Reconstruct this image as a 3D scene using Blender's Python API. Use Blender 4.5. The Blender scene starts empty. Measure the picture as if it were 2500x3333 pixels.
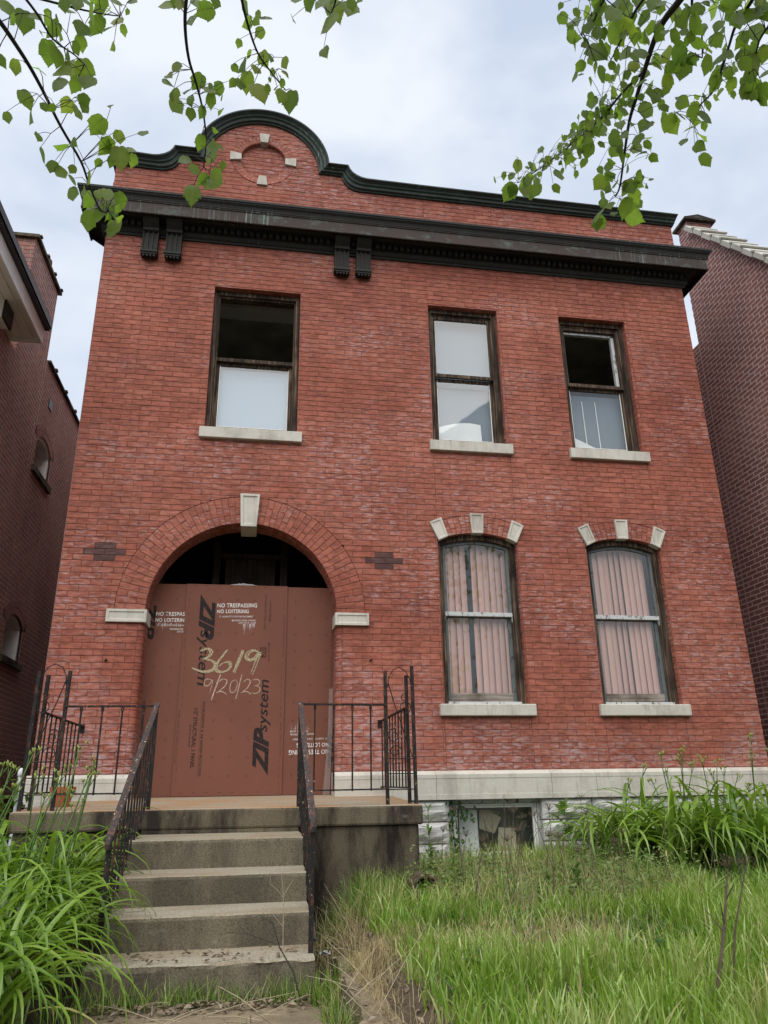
import bpy, bmesh, math, random
import numpy as np
from mathutils import Vector, Matrix, noise as mnoise

random.seed(11)
rng = np.random.default_rng(11)
S = bpy.context.scene
COL = S.collection

# ------------------------------------------------------------------ camera
CAM = np.array([2.0445, -7.8694, 1.0])
PITCH, ROLL, YAW = 0.354664, 0.016091, -0.168072
FPX = 2448.56                       # focal length for a 2500 x 3333 frame


def cam_axes():
    c, s = math.cos, math.sin
    rz = np.array([[c(YAW), -s(YAW), 0], [s(YAW), c(YAW), 0], [0, 0, 1]])
    rx = np.array([[1, 0, 0], [0, c(PITCH), -s(PITCH)], [0, s(PITCH), c(PITCH)]])
    ry = np.array([[c(ROLL), 0, s(ROLL)], [0, 1, 0], [-s(ROLL), 0, c(ROLL)]])
    return rz @ rx @ ry             # columns: right, forward, up


AX = cam_axes()
cd = bpy.data.cameras.new('camera')
cd.sensor_fit = 'VERTICAL'
cd.sensor_height = 36.0
cd.lens = FPX / 3333 * 36.0
cd.clip_start = 0.05
cd.clip_end = 2000
cam = bpy.data.objects.new('camera', cd)
COL.objects.link(cam)
M = Matrix.Identity(4)
for i in range(3):
    M[i][0], M[i][1], M[i][2], M[i][3] = AX[i, 0], AX[i, 2], -AX[i, 1], CAM[i]
cam.matrix_world = M
S.camera = cam

# ------------------------------------------------------------------ light
SUN_EL, SUN_AZ = math.radians(58), math.radians(200)     # azimuth measured from +y towards +x
EXPOSURE = 1.45
world = bpy.data.worlds.new('World')
S.world = world
world.use_nodes = True
wn, wl = world.node_tree.nodes, world.node_tree.links
wn.clear()
w_out = wn.new('ShaderNodeOutputWorld')
w_bg = wn.new('ShaderNodeBackground')
w_bg.inputs['Strength'].default_value = 0.1
w_sky = wn.new('ShaderNodeTexSky')
w_sky.sky_type = 'NISHITA'
w_sky.sun_disc = False
w_sky.sun_elevation = SUN_EL
w_sky.sun_rotation = SUN_AZ
w_tc = wn.new('ShaderNodeTexCoord')
w_map = wn.new('ShaderNodeMapping')
w_map.inputs['Scale'].default_value = (1.0, 1.0, 1.9)
w_map.inputs['Location'].default_value = (0.35, 0.1, 0.2)
w_n = wn.new('ShaderNodeTexNoise')
w_n.inputs['Scale'].default_value = 2.3
w_n.inputs['Detail'].default_value = 5.0
w_n.inputs['Roughness'].default_value = 0.52
w_n.inputs['Distortion'].default_value = 0.25
w_r = wn.new('ShaderNodeValToRGB')
w_r.color_ramp.elements[0].position = 0.40
w_r.color_ramp.elements[0].color = (0.575, 0.655, 0.795, 1)
w_r.color_ramp.elements[1].position = 0.61
w_r.color_ramp.elements[1].color = (0.86, 0.905, 0.965, 1)
w_mul = wn.new('ShaderNodeMix')
w_mul.data_type = 'RGBA'
w_mul.blend_type = 'MULTIPLY'
w_mul.inputs[0].default_value = 1.0
w_mul.inputs[7].default_value = (3.95, 3.95, 3.95, 1)
w_mix = wn.new('ShaderNodeMix')
w_mix.data_type = 'RGBA'
w_mix.inputs[0].default_value = 0.93
wl.new(w_tc.outputs['Generated'], w_map.inputs['Vector'])
wl.new(w_map.outputs[0], w_n.inputs['Vector'])
wl.new(w_n.outputs['Fac'], w_r.inputs['Fac'])
wl.new(w_r.outputs['Color'], w_mul.inputs[6])
wl.new(w_sky.outputs[0], w_mix.inputs[6])
wl.new(w_mul.outputs[2], w_mix.inputs[7])
wl.new(w_mix.outputs[2], w_bg.inputs['Color'])
wl.new(w_bg.outputs[0], w_out.inputs['Surface'])

sd = bpy.data.lights.new('sun', 'SUN')
sd.energy = 1.5
sd.angle = math.radians(80)
sd.color = (1.0, 0.97, 0.93)
sun = bpy.data.objects.new('sun', sd)
COL.objects.link(sun)
sv = Vector((math.sin(SUN_AZ) * math.cos(SUN_EL), math.cos(SUN_AZ) * math.cos(SUN_EL), math.sin(SUN_EL)))
sun.rotation_euler = sv.to_track_quat('Z', 'Y').to_euler()
sun.location = (2, -12, 14)

S.view_settings.view_transform = 'Standard'
S.view_settings.look = 'None'
S.view_settings.gamma = 1.0
S.view_settings.exposure = EXPOSURE
S.view_settings.use_curve_mapping = False
S.cycles.use_denoising = True
S.cycles.max_bounces = 8
S.cycles.transparent_max_bounces = 24
S.cycles.sample_clamp_indirect = 6.0

# ------------------------------------------------------------------ node helper
class NT:
    def __init__(self, name):
        self.m = bpy.data.materials.new(name)
        self.m.use_nodes = True
        self.t = self.m.node_tree
        self.t.nodes.clear()
        self.out = self.n('OutputMaterial')
        self._c = None

    def n(self, kind, **kw):
        nd = self.t.nodes.new('ShaderNode' + kind)
        for k, v in kw.items():
            setattr(nd, k, v)
        return nd

    def link(self, a, b):
        self.t.links.new(a, b)

    def put(self, sock, v):
        if isinstance(v, bpy.types.NodeSocket):
            self.link(v, sock)
        elif isinstance(v, (tuple, list)):
            v = tuple(v)
            if sock.type == 'RGBA' and len(v) == 3:
                v = v + (1,)
            sock.default_value = v
        else:
            sock.default_value = v

    def coord(self):
        if self._c is None:
            self._c = self.n('TexCoord').outputs['Object']
        return self._c

    def mapping(self, vec, scale=(1, 1, 1), loc=(0, 0, 0), rot=(0, 0, 0)):
        m = self.n('Mapping')
        self.link(vec, m.inputs['Vector'])
        self.put(m.inputs['Scale'], scale)
        self.put(m.inputs['Location'], loc)
        self.put(m.inputs['Rotation'], rot)
        return m.outputs[0]

    def noise(self, scale=5, detail=3, vec=None, sc=(1, 1, 1), rough=0.5, loc=(0, 0, 0), dist=0.0):
        vec = vec or self.coord()
        if sc != (1, 1, 1) or loc != (0, 0, 0):
            vec = self.mapping(vec, sc, loc)
        t = self.n('TexNoise')
        self.link(vec, t.inputs['Vector'])
        t.inputs['Scale'].default_value = scale
        t.inputs['Detail'].default_value = detail
        t.inputs['Roughness'].default_value = rough
        t.inputs['Distortion'].default_value = dist
        return t.outputs['Fac']

    def ramp(self, fac, stops):
        r = self.n('ValToRGB')
        self.link(fac, r.inputs['Fac'])
        e = r.color_ramp.elements
        while len(e) < len(stops):
            e.new(0.5)
        for el, (p, c) in zip(e, stops):
            el.position = p
            if not isinstance(c, (tuple, list)):
                c = (c, c, c)
            el.color = tuple(c) + (1,)
        return r.outputs['Color']

    def mix(self, fac, a, b, mode='MIX'):
        m = self.n('Mix', data_type='RGBA', blend_type=mode)
        self.put(m.inputs[0], fac)
        self.put(m.inputs[6], a)
        self.put(m.inputs[7], b)
        return m.outputs[2]

    def math(self, op, a, b=0.0, clamp=False):
        m = self.n('Math', operation=op, use_clamp=clamp)
        self.put(m.inputs[0], a)
        self.put(m.inputs[1], b)
        return m.outputs[0]

    def attr(self, name='rnd'):
        a = self.n('Attribute', attribute_name=name)
        return a.outputs['Fac']

    def bump(self, h, strength=0.3, dist=0.01):
        b = self.n('Bump')
        b.inputs['Strength'].default_value = strength
        b.inputs['Distance'].default_value = dist
        self.link(h, b.inputs['Height'])
        return b.outputs[0]

    def principled(self, col, rough=0.8, normal=None, metal=0.0, spec=0.4, **kw):
        p = self.n('BsdfPrincipled')
        self.put(p.inputs['Base Color'], col)
        self.put(p.inputs['Roughness'], rough)
        p.inputs['Metallic'].default_value = metal
        p.inputs['Specular IOR Level'].default_value = spec
        if normal is not None:
            self.link(normal, p.inputs['Normal'])
        self.bsdf = p
        self.link(p.outputs[0], self.out.inputs['Surface'])
        return self.m


# ------------------------------------------------------------------ materials
def m_brick(name, reds, smudge, bloom, bloom_amt, mask_loc, rough=0.8, damp=False):
    t = NT(name)
    r = t.attr()
    shift = t.n('CombineXYZ')
    t.link(t.math('MULTIPLY', r, 91.0), shift.inputs[0])
    t.link(t.math('MULTIPLY', r, 57.0), shift.inputs[1])
    t.link(t.math('MULTIPLY', r, 33.0), shift.inputs[2])
    va = t.n('VectorMath', operation='ADD')
    t.link(t.coord(), va.inputs[0])
    t.link(shift.outputs[0], va.inputs[1])
    pv = va.outputs[0]                                   # differs from brick to brick
    col = t.ramp(r, [(i / (len(reds) - 1), c) for i, c in enumerate(reds)])
    sm = t.noise(1.0, 3, pv, (9, 9, 30), 0.6)
    col = t.mix(t.ramp(sm, [(0.40, 0.0), (0.62, 0.80)]), col, smudge)
    big = t.noise(0.75, 3, None, (1, 1, 1.3), 0.55, mask_loc)
    col = t.mix(t.ramp(big, [(0.36, 0.0), (0.66, 0.7)]), col, t.mix(1.0, col, (0.62, 0.5, 0.48), 'MULTIPLY'))
    # salts: wipes of white on some bricks, in patches of the wall
    wipe = t.noise(1.0, 4, pv, (11, 11, 46), 0.62, (3, 1, 2))
    patch = t.noise(0.62, 3, None, (1, 1, 1.5), 0.6, (mask_loc[0] + 7.7, 2.0, mask_loc[2] + 3.1))
    if damp:                       # salts drawn up from the base
        sz = t.n('SeparateXYZ')
        t.link(t.coord(), sz.inputs[0])
        mr = t.n('MapRange')
        t.link(sz.outputs[2], mr.inputs[0])
        for i_, v_ in ((1, 1.2), (2, 2.9), (3, 0.11), (4, 0.0)):
            mr.inputs[i_].default_value = v_
        patch = t.math('ADD', patch, mr.outputs[0])
        wipe = t.math('ADD', wipe, t.math('MULTIPLY', mr.outputs[0], 0.6))
    w = t.math('MULTIPLY', t.ramp(wipe, [(0.50, 0.0), (0.72, 1.0)]), t.ramp(patch, [(0.47, 0.05), (0.60, 1.0)]))
    col = t.mix(t.math('MULTIPLY', w, bloom_amt), col, bloom)
    soot = t.noise(1.0, 4, None, (5, 5, 0.45), 0.6, (6, 2, 1))
    col = t.mix(t.ramp(soot, [(0.52, 0.0), (0.72, 0.28)]), col, t.mix(1.0, col, (0.5, 0.46, 0.46), 'MULTIPLY'))
    fine = t.noise(170, 2)
    col = t.mix(t.math('MULTIPLY', fine, 0.25), col, t.mix(1.0, col, (0.55, 0.5, 0.5), 'MULTIPLY'))
    h = t.math('ADD', t.math('MULTIPLY', t.noise(38, 3, pv), 0.8), t.math('MULTIPLY', fine, 0.35))
    return t.principled(col, rough, t.bump(h, 0.35, 0.004), spec=0.3)


BRICK = m_brick('pressed_red_brick', [(0.375, 0.119, 0.076), (0.41, 0.138, 0.090), (0.38, 0.117, 0.072), (0.44, 0.157, 0.104), (0.345, 0.106, 0.068), (0.415, 0.142, 0.094)],
                (0.20, 0.062, 0.039), (0.52, 0.43, 0.43), 0.62, (0.0, 0.0, 0.0), damp=True)
BRICK_DARK = m_brick('brown_glazed_brick', [(0.10, 0.045, 0.040), (0.13, 0.06, 0.052), (0.09, 0.045, 0.04)], (0.07, 0.035, 0.03), (0.3, 0.22, 0.2), 0.3, (4, 0, 1))
BRICK_LEFT = m_brick('sooty_red_brick', [(0.38, 0.185, 0.145), (0.33, 0.165, 0.135), (0.43, 0.20, 0.15), (0.29, 0.15, 0.125)], (0.20, 0.115, 0.10), (0.42, 0.33, 0.30), 0.25, (9, 3, 0))
BRICK_RIGHT = m_brick('plum_brick', [(0.27, 0.120, 0.104), (0.23, 0.10, 0.09), (0.30, 0.133, 0.112), (0.205, 0.092, 0.084)], (0.16, 0.075, 0.068), (0.42, 0.32, 0.32), 0.35, (2, 6, 4))


def m_mortar(name, a, b, scale=5.0):
    t = NT(name)
    col = t.mix(t.noise(scale, 4), a, b)
    return t.principled(col, 0.95, t.bump(t.noise(140, 2), 0.4, 0.003), spec=0.2)


MORTAR = m_mortar('tinted_mortar', (0.215, 0.076, 0.052), (0.35, 0.15, 0.108), 1.2)
MORTAR_LEFT = m_mortar('old_mortar', (0.46, 0.33, 0.28), (0.60, 0.46, 0.40), 2)
MORTAR_RIGHT = m_mortar('pale_mortar', (0.41, 0.285, 0.25), (0.50, 0.36, 0.32), 2)


def m_stone(name, a, b, stain, bump=0.3, scale=6):
    t = NT(name)
    col = t.mix(t.noise(scale, 5, None, (1, 1, 1), 0.65), a, b)
    st = t.noise(2.6, 5, None, (1, 1, 0.5), 0.7, (5, 2, 1))
    col = t.mix(t.ramp(st, [(0.48, 0.0), (0.72, 0.75)]), col, stain)
    dr = t.noise(1.0, 4, None, (26, 26, 2.2), 0.65, (8, 1, 3))
    col = t.mix(t.ramp(dr, [(0.56, 0.0), (0.72, 0.55)]), col, stain)
    sp = t.noise(90, 2)
    col = t.mix(t.ramp(sp, [(0.60, 0.0), (0.75, 0.45)]), col, t.mix(1.0, col, (0.6, 0.58, 0.55), 'MULTIPLY'))
    return t.principled(col, 0.85, t.bump(t.math('ADD', t.noise(60, 4), t.noise(14, 3)), bump, 0.004), spec=0.3)


LIME = m_stone('limestone', (0.56, 0.53, 0.46), (0.43, 0.40, 0.34), (0.25, 0.22, 0.18), 0.45)
ROCKFACE = m_stone('rockfaced_limestone', (0.56, 0.55, 0.52), (0.45, 0.44, 0.41), (0.35, 0.33, 0.30), 0.6)
TILE_PALE = m_stone('pale_coping_tile', (0.47, 0.45, 0.39), (0.36, 0.35, 0.31), (0.24, 0.23, 0.2), 0.3)


def m_copper(name, base, brown, green, gamt):
    t = NT(name)
    col = t.mix(t.noise(2.2, 4, None, (1, 1, 2)), base, brown)
    run = t.noise(1.0, 3, None, (38, 38, 0.9), 0.6)
    pat = t.noise(0.9, 3, None, (1, 1, 1), 0.6, (3, 3, 3))
    g = t.math('MULTIPLY', t.ramp(run, [(0.56, 0.0), (0.72, 1.0)]), t.ramp(pat, [(0.50, 0.03), (0.64, 1.0)]))
    blot = t.ramp(t.noise(5.5, 5, None, (1, 1, 1.2), 0.7, (1, 8, 2)), [(0.54, 0.0), (0.74, 0.55)])
    col = t.mix(t.math('MULTIPLY', g, gamt), col, green)
    col = t.mix(t.math('MULTIPLY', blot, gamt * 0.8), col, (green[0] * 0.55, green[1] * 0.62, green[2] * 0.58))
    return t.principled(col, 0.66, t.bump(t.noise(30, 3), 0.12, 0.004), spec=0.2)


COPPER = m_copper('blackened_copper', (0.016, 0.018, 0.016), (0.030, 0.025, 0.022), (0.13, 0.21, 0.18), 0.35)
COPPER_FASCIA = m_copper('brown_copper', (0.036, 0.029, 0.025), (0.055, 0.038, 0.031), (0.34, 0.44, 0.40), 0.8)
COPPER_GREEN = m_copper('verdigris_copper', (0.035, 0.055, 0.047), (0.030, 0.030, 0.026), (0.15, 0.25, 0.21), 0.9)


def m_wood(name, stops, axis=2, rough=0.85):
    t = NT(name)
    sc = [46, 46, 46]
    sc[axis] = 1.6
    g = t.noise(1.0, 5, None, tuple(sc), 0.65)
    col = t.ramp(g, stops)
    patch = t.noise(3.0, 3, None, (1, 1, 1), 0.6, (2, 1, 7))
    col = t.mix(t.ramp(patch, [(0.45, 0.0), (0.66, 0.8)]), col, t.mix(1.0, col, (0.28, 0.24, 0.21), 'MULTIPLY'))
    return t.principled(col, rough, t.bump(g, 0.5, 0.004), spec=0.25)


WOOD_OLD = m_wood('weathered_wood', [(0.30, (0.012, 0.010, 0.008)), (0.48, (0.045, 0.031, 0.022)), (0.60, (0.15, 0.10, 0.065)), (0.76, (0.34, 0.27, 0.20))])
WOOD_RAIL = m_wood('bleached_wood', [(0.25, (0.05, 0.04, 0.03)), (0.5, (0.20, 0.17, 0.14)), (0.75, (0.38, 0.35, 0.30))], 0)
WOOD_DARK = m_wood('dark_stained_wood', [(0.3, (0.018, 0.013, 0.011)), (0.7, (0.065, 0.042, 0.030))])


def m_chip(name, paint, under, amt, rough=0.6, scale=24):
    t = NT(name)
    n1 = t.noise(scale, 5, None, (1, 1, 0.5), 0.7)
    col = t.mix(t.ramp(n1, [(amt, 0.0), (amt + 0.06, 1.0)]), paint, under)
    return t.principled(col, rough, t.bump(n1, 0.4, 0.003), spec=0.35)


PAINT_PEEL = m_chip('peeling_grey_paint', (0.46, 0.47, 0.46), (0.13, 0.10, 0.075), 0.55)
PAINT_BLUE = m_chip('peeling_blue_grey_paint', (0.105, 0.122, 0.122), (0.05, 0.04, 0.03), 0.55)
PAINT_WHITE = m_chip('white_paint', (0.70, 0.69, 0.65), (0.34, 0.32, 0.28), 0.60)


def m_iron(name, amt, base=(0.014, 0.0145, 0.014), rust=(0.085, 0.036, 0.022)):
    t = NT(name)
    n1 = t.noise(26, 5, None, (1, 1, 0.45), 0.7)
    n2 = t.noise(70, 4, None, (1, 0.5, 0.5), 0.7, (4, 4, 4))
    col = t.mix(t.ramp(n1, [(0.50, 0.0), (0.66, 1.0)]), base, rust)
    col = t.mix(t.ramp(n2, [(amt, 0.0), (amt + 0.05, 1.0)]), col, (0.50, 0.40, 0.26))
    return t.principled(col, 0.78, t.bump(n2, 0.4, 0.002), spec=0.22)


IRON = m_iron('rusted_black_iron', 0.645)
IRON_WORN = m_iron('worn_rusty_handrail', 0.615, (0.040, 0.033, 0.032), (0.11, 0.050, 0.034))


def m_concrete(name, a, b, stain_amt, dark, rust=None):
    t = NT(name)
    col = t.mix(t.noise(3.2, 5, None, (1, 1, 1), 0.6), a, b)
    run = t.noise(1.0, 5, None, (2.6, 2.6, 0.7), 0.68, (2, 0, 0))
    col = t.mix(t.ramp(run, [(0.43, 0.0), (0.58, stain_amt)]), col, dark)
    if rust:
        geo = t.n('NewGeometry')
        sep = t.n('SeparateXYZ')
        t.link(geo.outputs['Normal'], sep.inputs[0])
        up = t.ramp(sep.outputs[2], [(0.6, 0.0), (0.9, 1.0)])
        rp = t.noise(1.0, 4, None, (1.6, 4.5, 1), 0.6, (1, 5, 0))
        top = t.mix(t.ramp(rp, [(0.40, 0.0), (0.60, 0.85)]), (0.31, 0.275, 0.21), rust)
        col = t.mix(up, col, top)
    sp = t.noise(120, 3)
    col = t.mix(t.ramp(sp, [(0.36, 0.7), (0.55, 0.0)]), col, t.mix(1.0, col, (0.45, 0.44, 0.4), 'MULTIPLY'))
    wh = t.noise(7.5, 4, None, (1, 1, 1.2), 0.6, (9, 1, 4))
    col = t.mix(t.ramp(wh, [(0.64, 0.0), (0.76, 0.35)]), col, (0.34, 0.32, 0.28))
    return t.principled(col, 0.92, t.bump(t.math('ADD', t.noise(85, 4), t.noise(11, 3)), 0.5, 0.004), spec=0.2)


CONC_STEP = m_concrete('worn_concrete', (0.21, 0.178, 0.125), (0.15, 0.126, 0.088), 0.7, (0.065, 0.056, 0.041), (0.255, 0.205, 0.135))
CONC_BASE = m_concrete('stained_concrete', (0.15, 0.125, 0.082), (0.085, 0.07, 0.048), 0.97, (0.020, 0.015, 0.012))
CONC_SLAB = m_concrete('porch_concrete', (0.18, 0.148, 0.098), (0.11, 0.09, 0.062), 0.95, (0.030, 0.024, 0.02), (0.36, 0.20, 0.095))
CONC_WALK = m_concrete('walk_concrete', (0.27, 0.215, 0.14), (0.19, 0.15, 0.10), 0.5, (0.10, 0.08, 0.05))


def m_plain(name, col, rough=0.7, var=0.15, scale=8, spec=0.35, bump=0.0):
    t = NT(name)
    n1 = t.noise(scale, 4)
    dk = tuple(c * (1 - var * 2) for c in col)
    c = t.mix(n1, dk, tuple(min(1, c * (1 + var)) for c in col))
    return t.principled(c, rough, t.bump(t.noise(scale * 7, 3), bump, 0.003) if bump else None, spec=spec)


PANEL = m_plain('brown_sheathing', (0.175, 0.069, 0.046), 0.72, 0.12, 2.2, 0.16, 0.05)
PLASTER = m_plain('grimy_plaster', (0.50, 0.48, 0.42), 0.9, 0.25, 1.5)
CEILING = m_plain('mouldy_ceiling', (0.45, 0.45, 0.36), 0.9, 0.4, 3.0)
SHADE = m_plain('sky_tinted_shade', (0.15, 0.19, 0.225), 0.9, 0.06, 2.5)  # blue-grey tint paints in the sky reflection of the upper panes
SHADE_BRIGHT = m_plain('milky_window_shade', (0.25, 0.335, 0.42), 0.9, 0.05, 2.5)  # bluish tint stands in for sky reflected in this pane
SCRAP = m_plain('grey_paper_scrap', (0.30, 0.30, 0.29), 0.9, 0.3, 40)
PAPER = m_plain('crumpled_paper', (0.74, 0.75, 0.74), 0.85, 0.05, 6)
CARD = m_plain('cardboard', (0.42, 0.37, 0.26), 0.9, 0.12, 5)
BLIND = m_plain('mauve_vinyl_slat', (0.58, 0.345, 0.29), 0.55, 0.06, 4)
BLACK_METAL = m_plain('black_gutter_metal', (0.012, 0.012, 0.013), 0.4, 0.2, 6, 0.5)
WHITE_TRIM = m_plain('white_trim_paint', (0.82, 0.82, 0.80), 0.6, 0.10, 5)
SOFFIT = m_plain('cream_soffit_boards', (0.80, 0.79, 0.73), 0.7, 0.10, 5)
TERRACOTTA = m_plain('terracotta', (0.42, 0.135, 0.06), 0.85, 0.12, 9)
PVC = m_plain('grey_white_plastic', (0.55, 0.57, 0.58), 0.5, 0.06, 9)
SOIL = m_plain('dark_soil', (0.085, 0.064, 0.042), 0.95, 0.35, 14, 0.2, 0.5)
ASPHALT = m_plain('asphalt', (0.05, 0.05, 0.052), 0.9, 0.2, 40, 0.3, 0.3)
ROOF = m_plain('roof_felt', (0.06, 0.06, 0.06), 0.9, 0.2, 6)
BARK = m_plain('maple_bark', (0.075, 0.060, 0.048), 0.9, 0.3, 30, 0.2, 0.4)
TWIG = m_plain('dark_twig', (0.030, 0.024, 0.022), 0.7, 0.25, 40)
DRY_STEM = m_plain('dried_stem', (0.11, 0.082, 0.055), 0.9, 0.3, 25)
DRY_PALE = m_plain('bleached_stem', (0.36, 0.30, 0.20), 0.9, 0.2, 25)
STUMP = m_plain('rotten_wood', (0.10, 0.072, 0.048), 0.95, 0.45, 26, 0.2, 0.8)


def m_glass():
    t = NT('old_window_glass')
    fr = t.n('Fresnel')
    fr.inputs['IOR'].default_value = 1.5
    nb = t.bump(t.noise(2.2, 2), 0.04, 0.02)
    t.link(nb, fr.inputs['Normal'])
    gl = t.n('BsdfGlossy')
    gl.inputs['Roughness'].default_value = 0.02
    gl.inputs['Color'].default_value = (1, 1, 1, 1)
    t.link(nb, gl.inputs['Normal'])
    tr = t.n('BsdfTransparent')
    tr.inputs['Color'].default_value = (0.97, 0.98, 0.975, 1)
    df = t.n('BsdfDiffuse')
    df.inputs['Color'].default_value = (0.60, 0.62, 0.62, 1)
    dirt = t.ramp(t.noise(5.0, 5, None, (1, 1, 0.6), 0.65), [(0.35, 0.004), (0.75, 0.035)])
    m1 = t.n('MixShader')
    t.link(dirt, m1.inputs[0])
    t.link(tr.outputs[0], m1.inputs[1])
    t.link(df.outputs[0], m1.inputs[2])
    m2 = t.n('MixShader')
    bf = t.n('NewGeometry').outputs['Backfacing']
    t.link(t.math('MULTIPLY', t.math('MULTIPLY', fr.outputs[0], 2.0), t.math('SUBTRACT', 1.0, bf), True), m2.inputs[0])
    t.link(m1.outputs[0], m2.inputs[1])
    t.link(gl.outputs[0], m2.inputs[2])
    t.link(m2.outputs[0], t.out.inputs['Surface'])
    return t.m


GLASS = m_glass()


def m_film():
    t = NT('clear_plastic_sheet')
    tr = t.n('BsdfTransparent')
    df = t.n('BsdfPrincipled')
    df.inputs['Base Color'].default_value = (0.45, 0.40, 0.38, 1)
    df.inputs['Roughness'].default_value = 0.25
    m1 = t.n('MixShader')
    m1.inputs[0].default_value = 0.2
    t.link(tr.outputs[0], m1.inputs[1])
    t.link(df.outputs[0], m1.inputs[2])
    t.link(m1.outputs[0], t.out.inputs['Surface'])
    return t.m


FILM = m_film()


def m_print(name, col, lo, hi, scale=40, most=1.0):
    """flat print whose wear lets the board show through"""
    t = NT(name)
    p = t.n('BsdfPrincipled')
    p.inputs['Base Color'].default_value = tuple(col) + (1,)
    p.inputs['Roughness'].default_value = 0.8
    p.inputs['Specular IOR Level'].default_value = 0.2
    tr = t.n('BsdfTransparent')
    m1 = t.n('MixShader')
    f = t.ramp(t.noise(scale, 5, None, (1, 1, 1), 0.7), [(lo, 0.0), (hi, most)])
    t.link(f, m1.inputs[0])
    t.link(tr.outputs[0], m1.inputs[1])
    t.link(p.outputs[0], m1.inputs[2])
    t.link(m1.outputs[0], t.out.inputs['Surface'])
    return t.m


INK = m_print('black_print', (0.020, 0.018, 0.018), 0.22, 0.50, 60, 0.88)
INK_FAINT = m_print('faded_print', (0.035, 0.022, 0.02), 0.25, 0.65, 60, 0.70)
STENCIL = m_print('white_stencil_paint', (0.70, 0.68, 0.64), 0.30, 0.46, 55)
CHALK = m_print('yellow_chalk', (0.50, 0.43, 0.27), 0.34, 0.60, 130, 0.85)
CHALK_PINK = m_print('pale_chalk', (0.56, 0.42, 0.32), 0.30, 0.56, 130, 0.9)


def m_leaf(name, cols, trans, tmix=0.45, rough=0.5, attr=False, spec=0.35, veins=False):
    t = NT(name)
    if attr:
        r = t.attr()
    else:
        r = t.n('ObjectInfo').outputs['Random']
    col = t.ramp(r, [(i / (len(cols) - 1), c) for i, c in enumerate(cols)])
    n1 = t.noise(26, 3)
    col = t.mix(t.math('MULTIPLY', n1, 0.5), col, t.mix(1.0, col, (0.6, 0.66, 0.5), 'MULTIPLY'))
    if veins:
        sp = t.n('SeparateXYZ')
        t.link(t.coord(), sp.inputs[0])
        ax = t.math('ABSOLUTE', sp.outputs[0])
        mid = t.ramp(ax, [(0.0, 1.0), (0.022, 0.0)])
        w = t.math('FRACT', t.math('MULTIPLY', t.math('SUBTRACT', sp.outputs[1], t.math('MULTIPLY', ax, 0.85)), 6.5))
        sidev = t.ramp(t.math('ABSOLUTE', t.math('SUBTRACT', w, 0.5)), [(0.0, 0.7), (0.07, 0.0)])
        vv = t.math('MAXIMUM', mid, sidev)
        col = t.mix(t.math('MULTIPLY', vv, 0.30), col, t.mix(1.0, col, (1.7, 1.6, 1.5), 'MULTIPLY'))
        spot = t.ramp(t.noise(9, 4, None, (1, 1, 1), 0.7), [(0.66, 0.0), (0.76, 0.5)])
        col = t.mix(spot, col, (0.20, 0.17, 0.04))
    p = t.n('BsdfPrincipled')
    t.link(col, p.inputs['Base Color'])
    p.inputs['Roughness'].default_value = rough
    p.inputs['Specular IOR Level'].default_value = spec
    tl = t.n('BsdfTranslucent')
    t.link(t.mix(1.0, col, trans, 'MULTIPLY'), tl.inputs['Color'])
    m1 = t.n('MixShader')
    m1.inputs[0].default_value = tmix
    t.link(p.outputs[0], m1.inputs[1])
    t.link(tl.outputs[0], m1.inputs[2])
    t.link(m1.outputs[0], t.out.inputs['Surface'])
    return t.m


MAPLE = m_leaf('maple_leaf', [(0.075, 0.115, 0.028), (0.10, 0.150, 0.034), (0.12, 0.170, 0.040), (0.15, 0.20, 0.045), (0.085, 0.13, 0.030), (0.19, 0.225, 0.05)], (2.5, 2.8, 1.2), 0.62, veins=True)
MAPLE_SMALL = m_leaf('small_maple_leaf', [(0.075, 0.115, 0.028), (0.10, 0.150, 0.034), (0.12, 0.170, 0.040), (0.15, 0.20, 0.045), (0.085, 0.13, 0.030), (0.19, 0.225, 0.05)], (2.5, 2.8, 1.2), 0.62)
LILY = m_leaf('daylily_leaf', [(0.09, 0.175, 0.02), (0.155, 0.265, 0.028), (0.21, 0.33, 0.042), (0.12, 0.215, 0.025), (0.27, 0.375, 0.085)], (1.3, 1.4, 0.8), 0.30, 0.36, spec=0.55)
SCAPE = m_leaf('daylily_stalk', [(0.055, 0.11, 0.018), (0.075, 0.135, 0.022)], (1, 1, 1), 0.05, 0.5)
BUD = m_leaf('daylily_bud', [(0.20, 0.27, 0.05), (0.28, 0.32, 0.08)], (1, 1, 1), 0.1, 0.5)
LILY_DRY = m_leaf('yellowed_daylily_leaf', [(0.42, 0.33, 0.12), (0.48, 0.42, 0.22), (0.38, 0.36, 0.10)], (1.1, 1.1, 0.9), 0.25, 0.6)
GRASS = m_leaf('lawn_grass', [(0.035, 0.085, 0.012), (0.10, 0.205, 0.020), (0.175, 0.30, 0.030), (0.25, 0.375, 0.05), (0.36, 0.44, 0.15), (0.50, 0.44, 0.21)], (1.2, 1.3, 0.8), 0.28, 0.36, True, spec=0.6)
STRAW = m_leaf('dead_straw', [(0.25, 0.19, 0.10), (0.42, 0.33, 0.17), (0.55, 0.45, 0.25), (0.30, 0.23, 0.13)], (1, 1, 0.9), 0.15, 0.8, True, 0.2)
LITTER = m_leaf('leaf_litter', [(0.15, 0.105, 0.075), (0.24, 0.18, 0.13), (0.33, 0.26, 0.20), (0.11, 0.08, 0.055)], (1, 0.9, 0.7), 0.15, 0.8, True, 0.2)
WEED = m_leaf('weed_leaf', [(0.065, 0.13, 0.026), (0.10, 0.18, 0.035), (0.14, 0.23, 0.05), (0.085, 0.15, 0.04)], (1.2, 1.3, 0.8), 0.35, 0.5)
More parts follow.
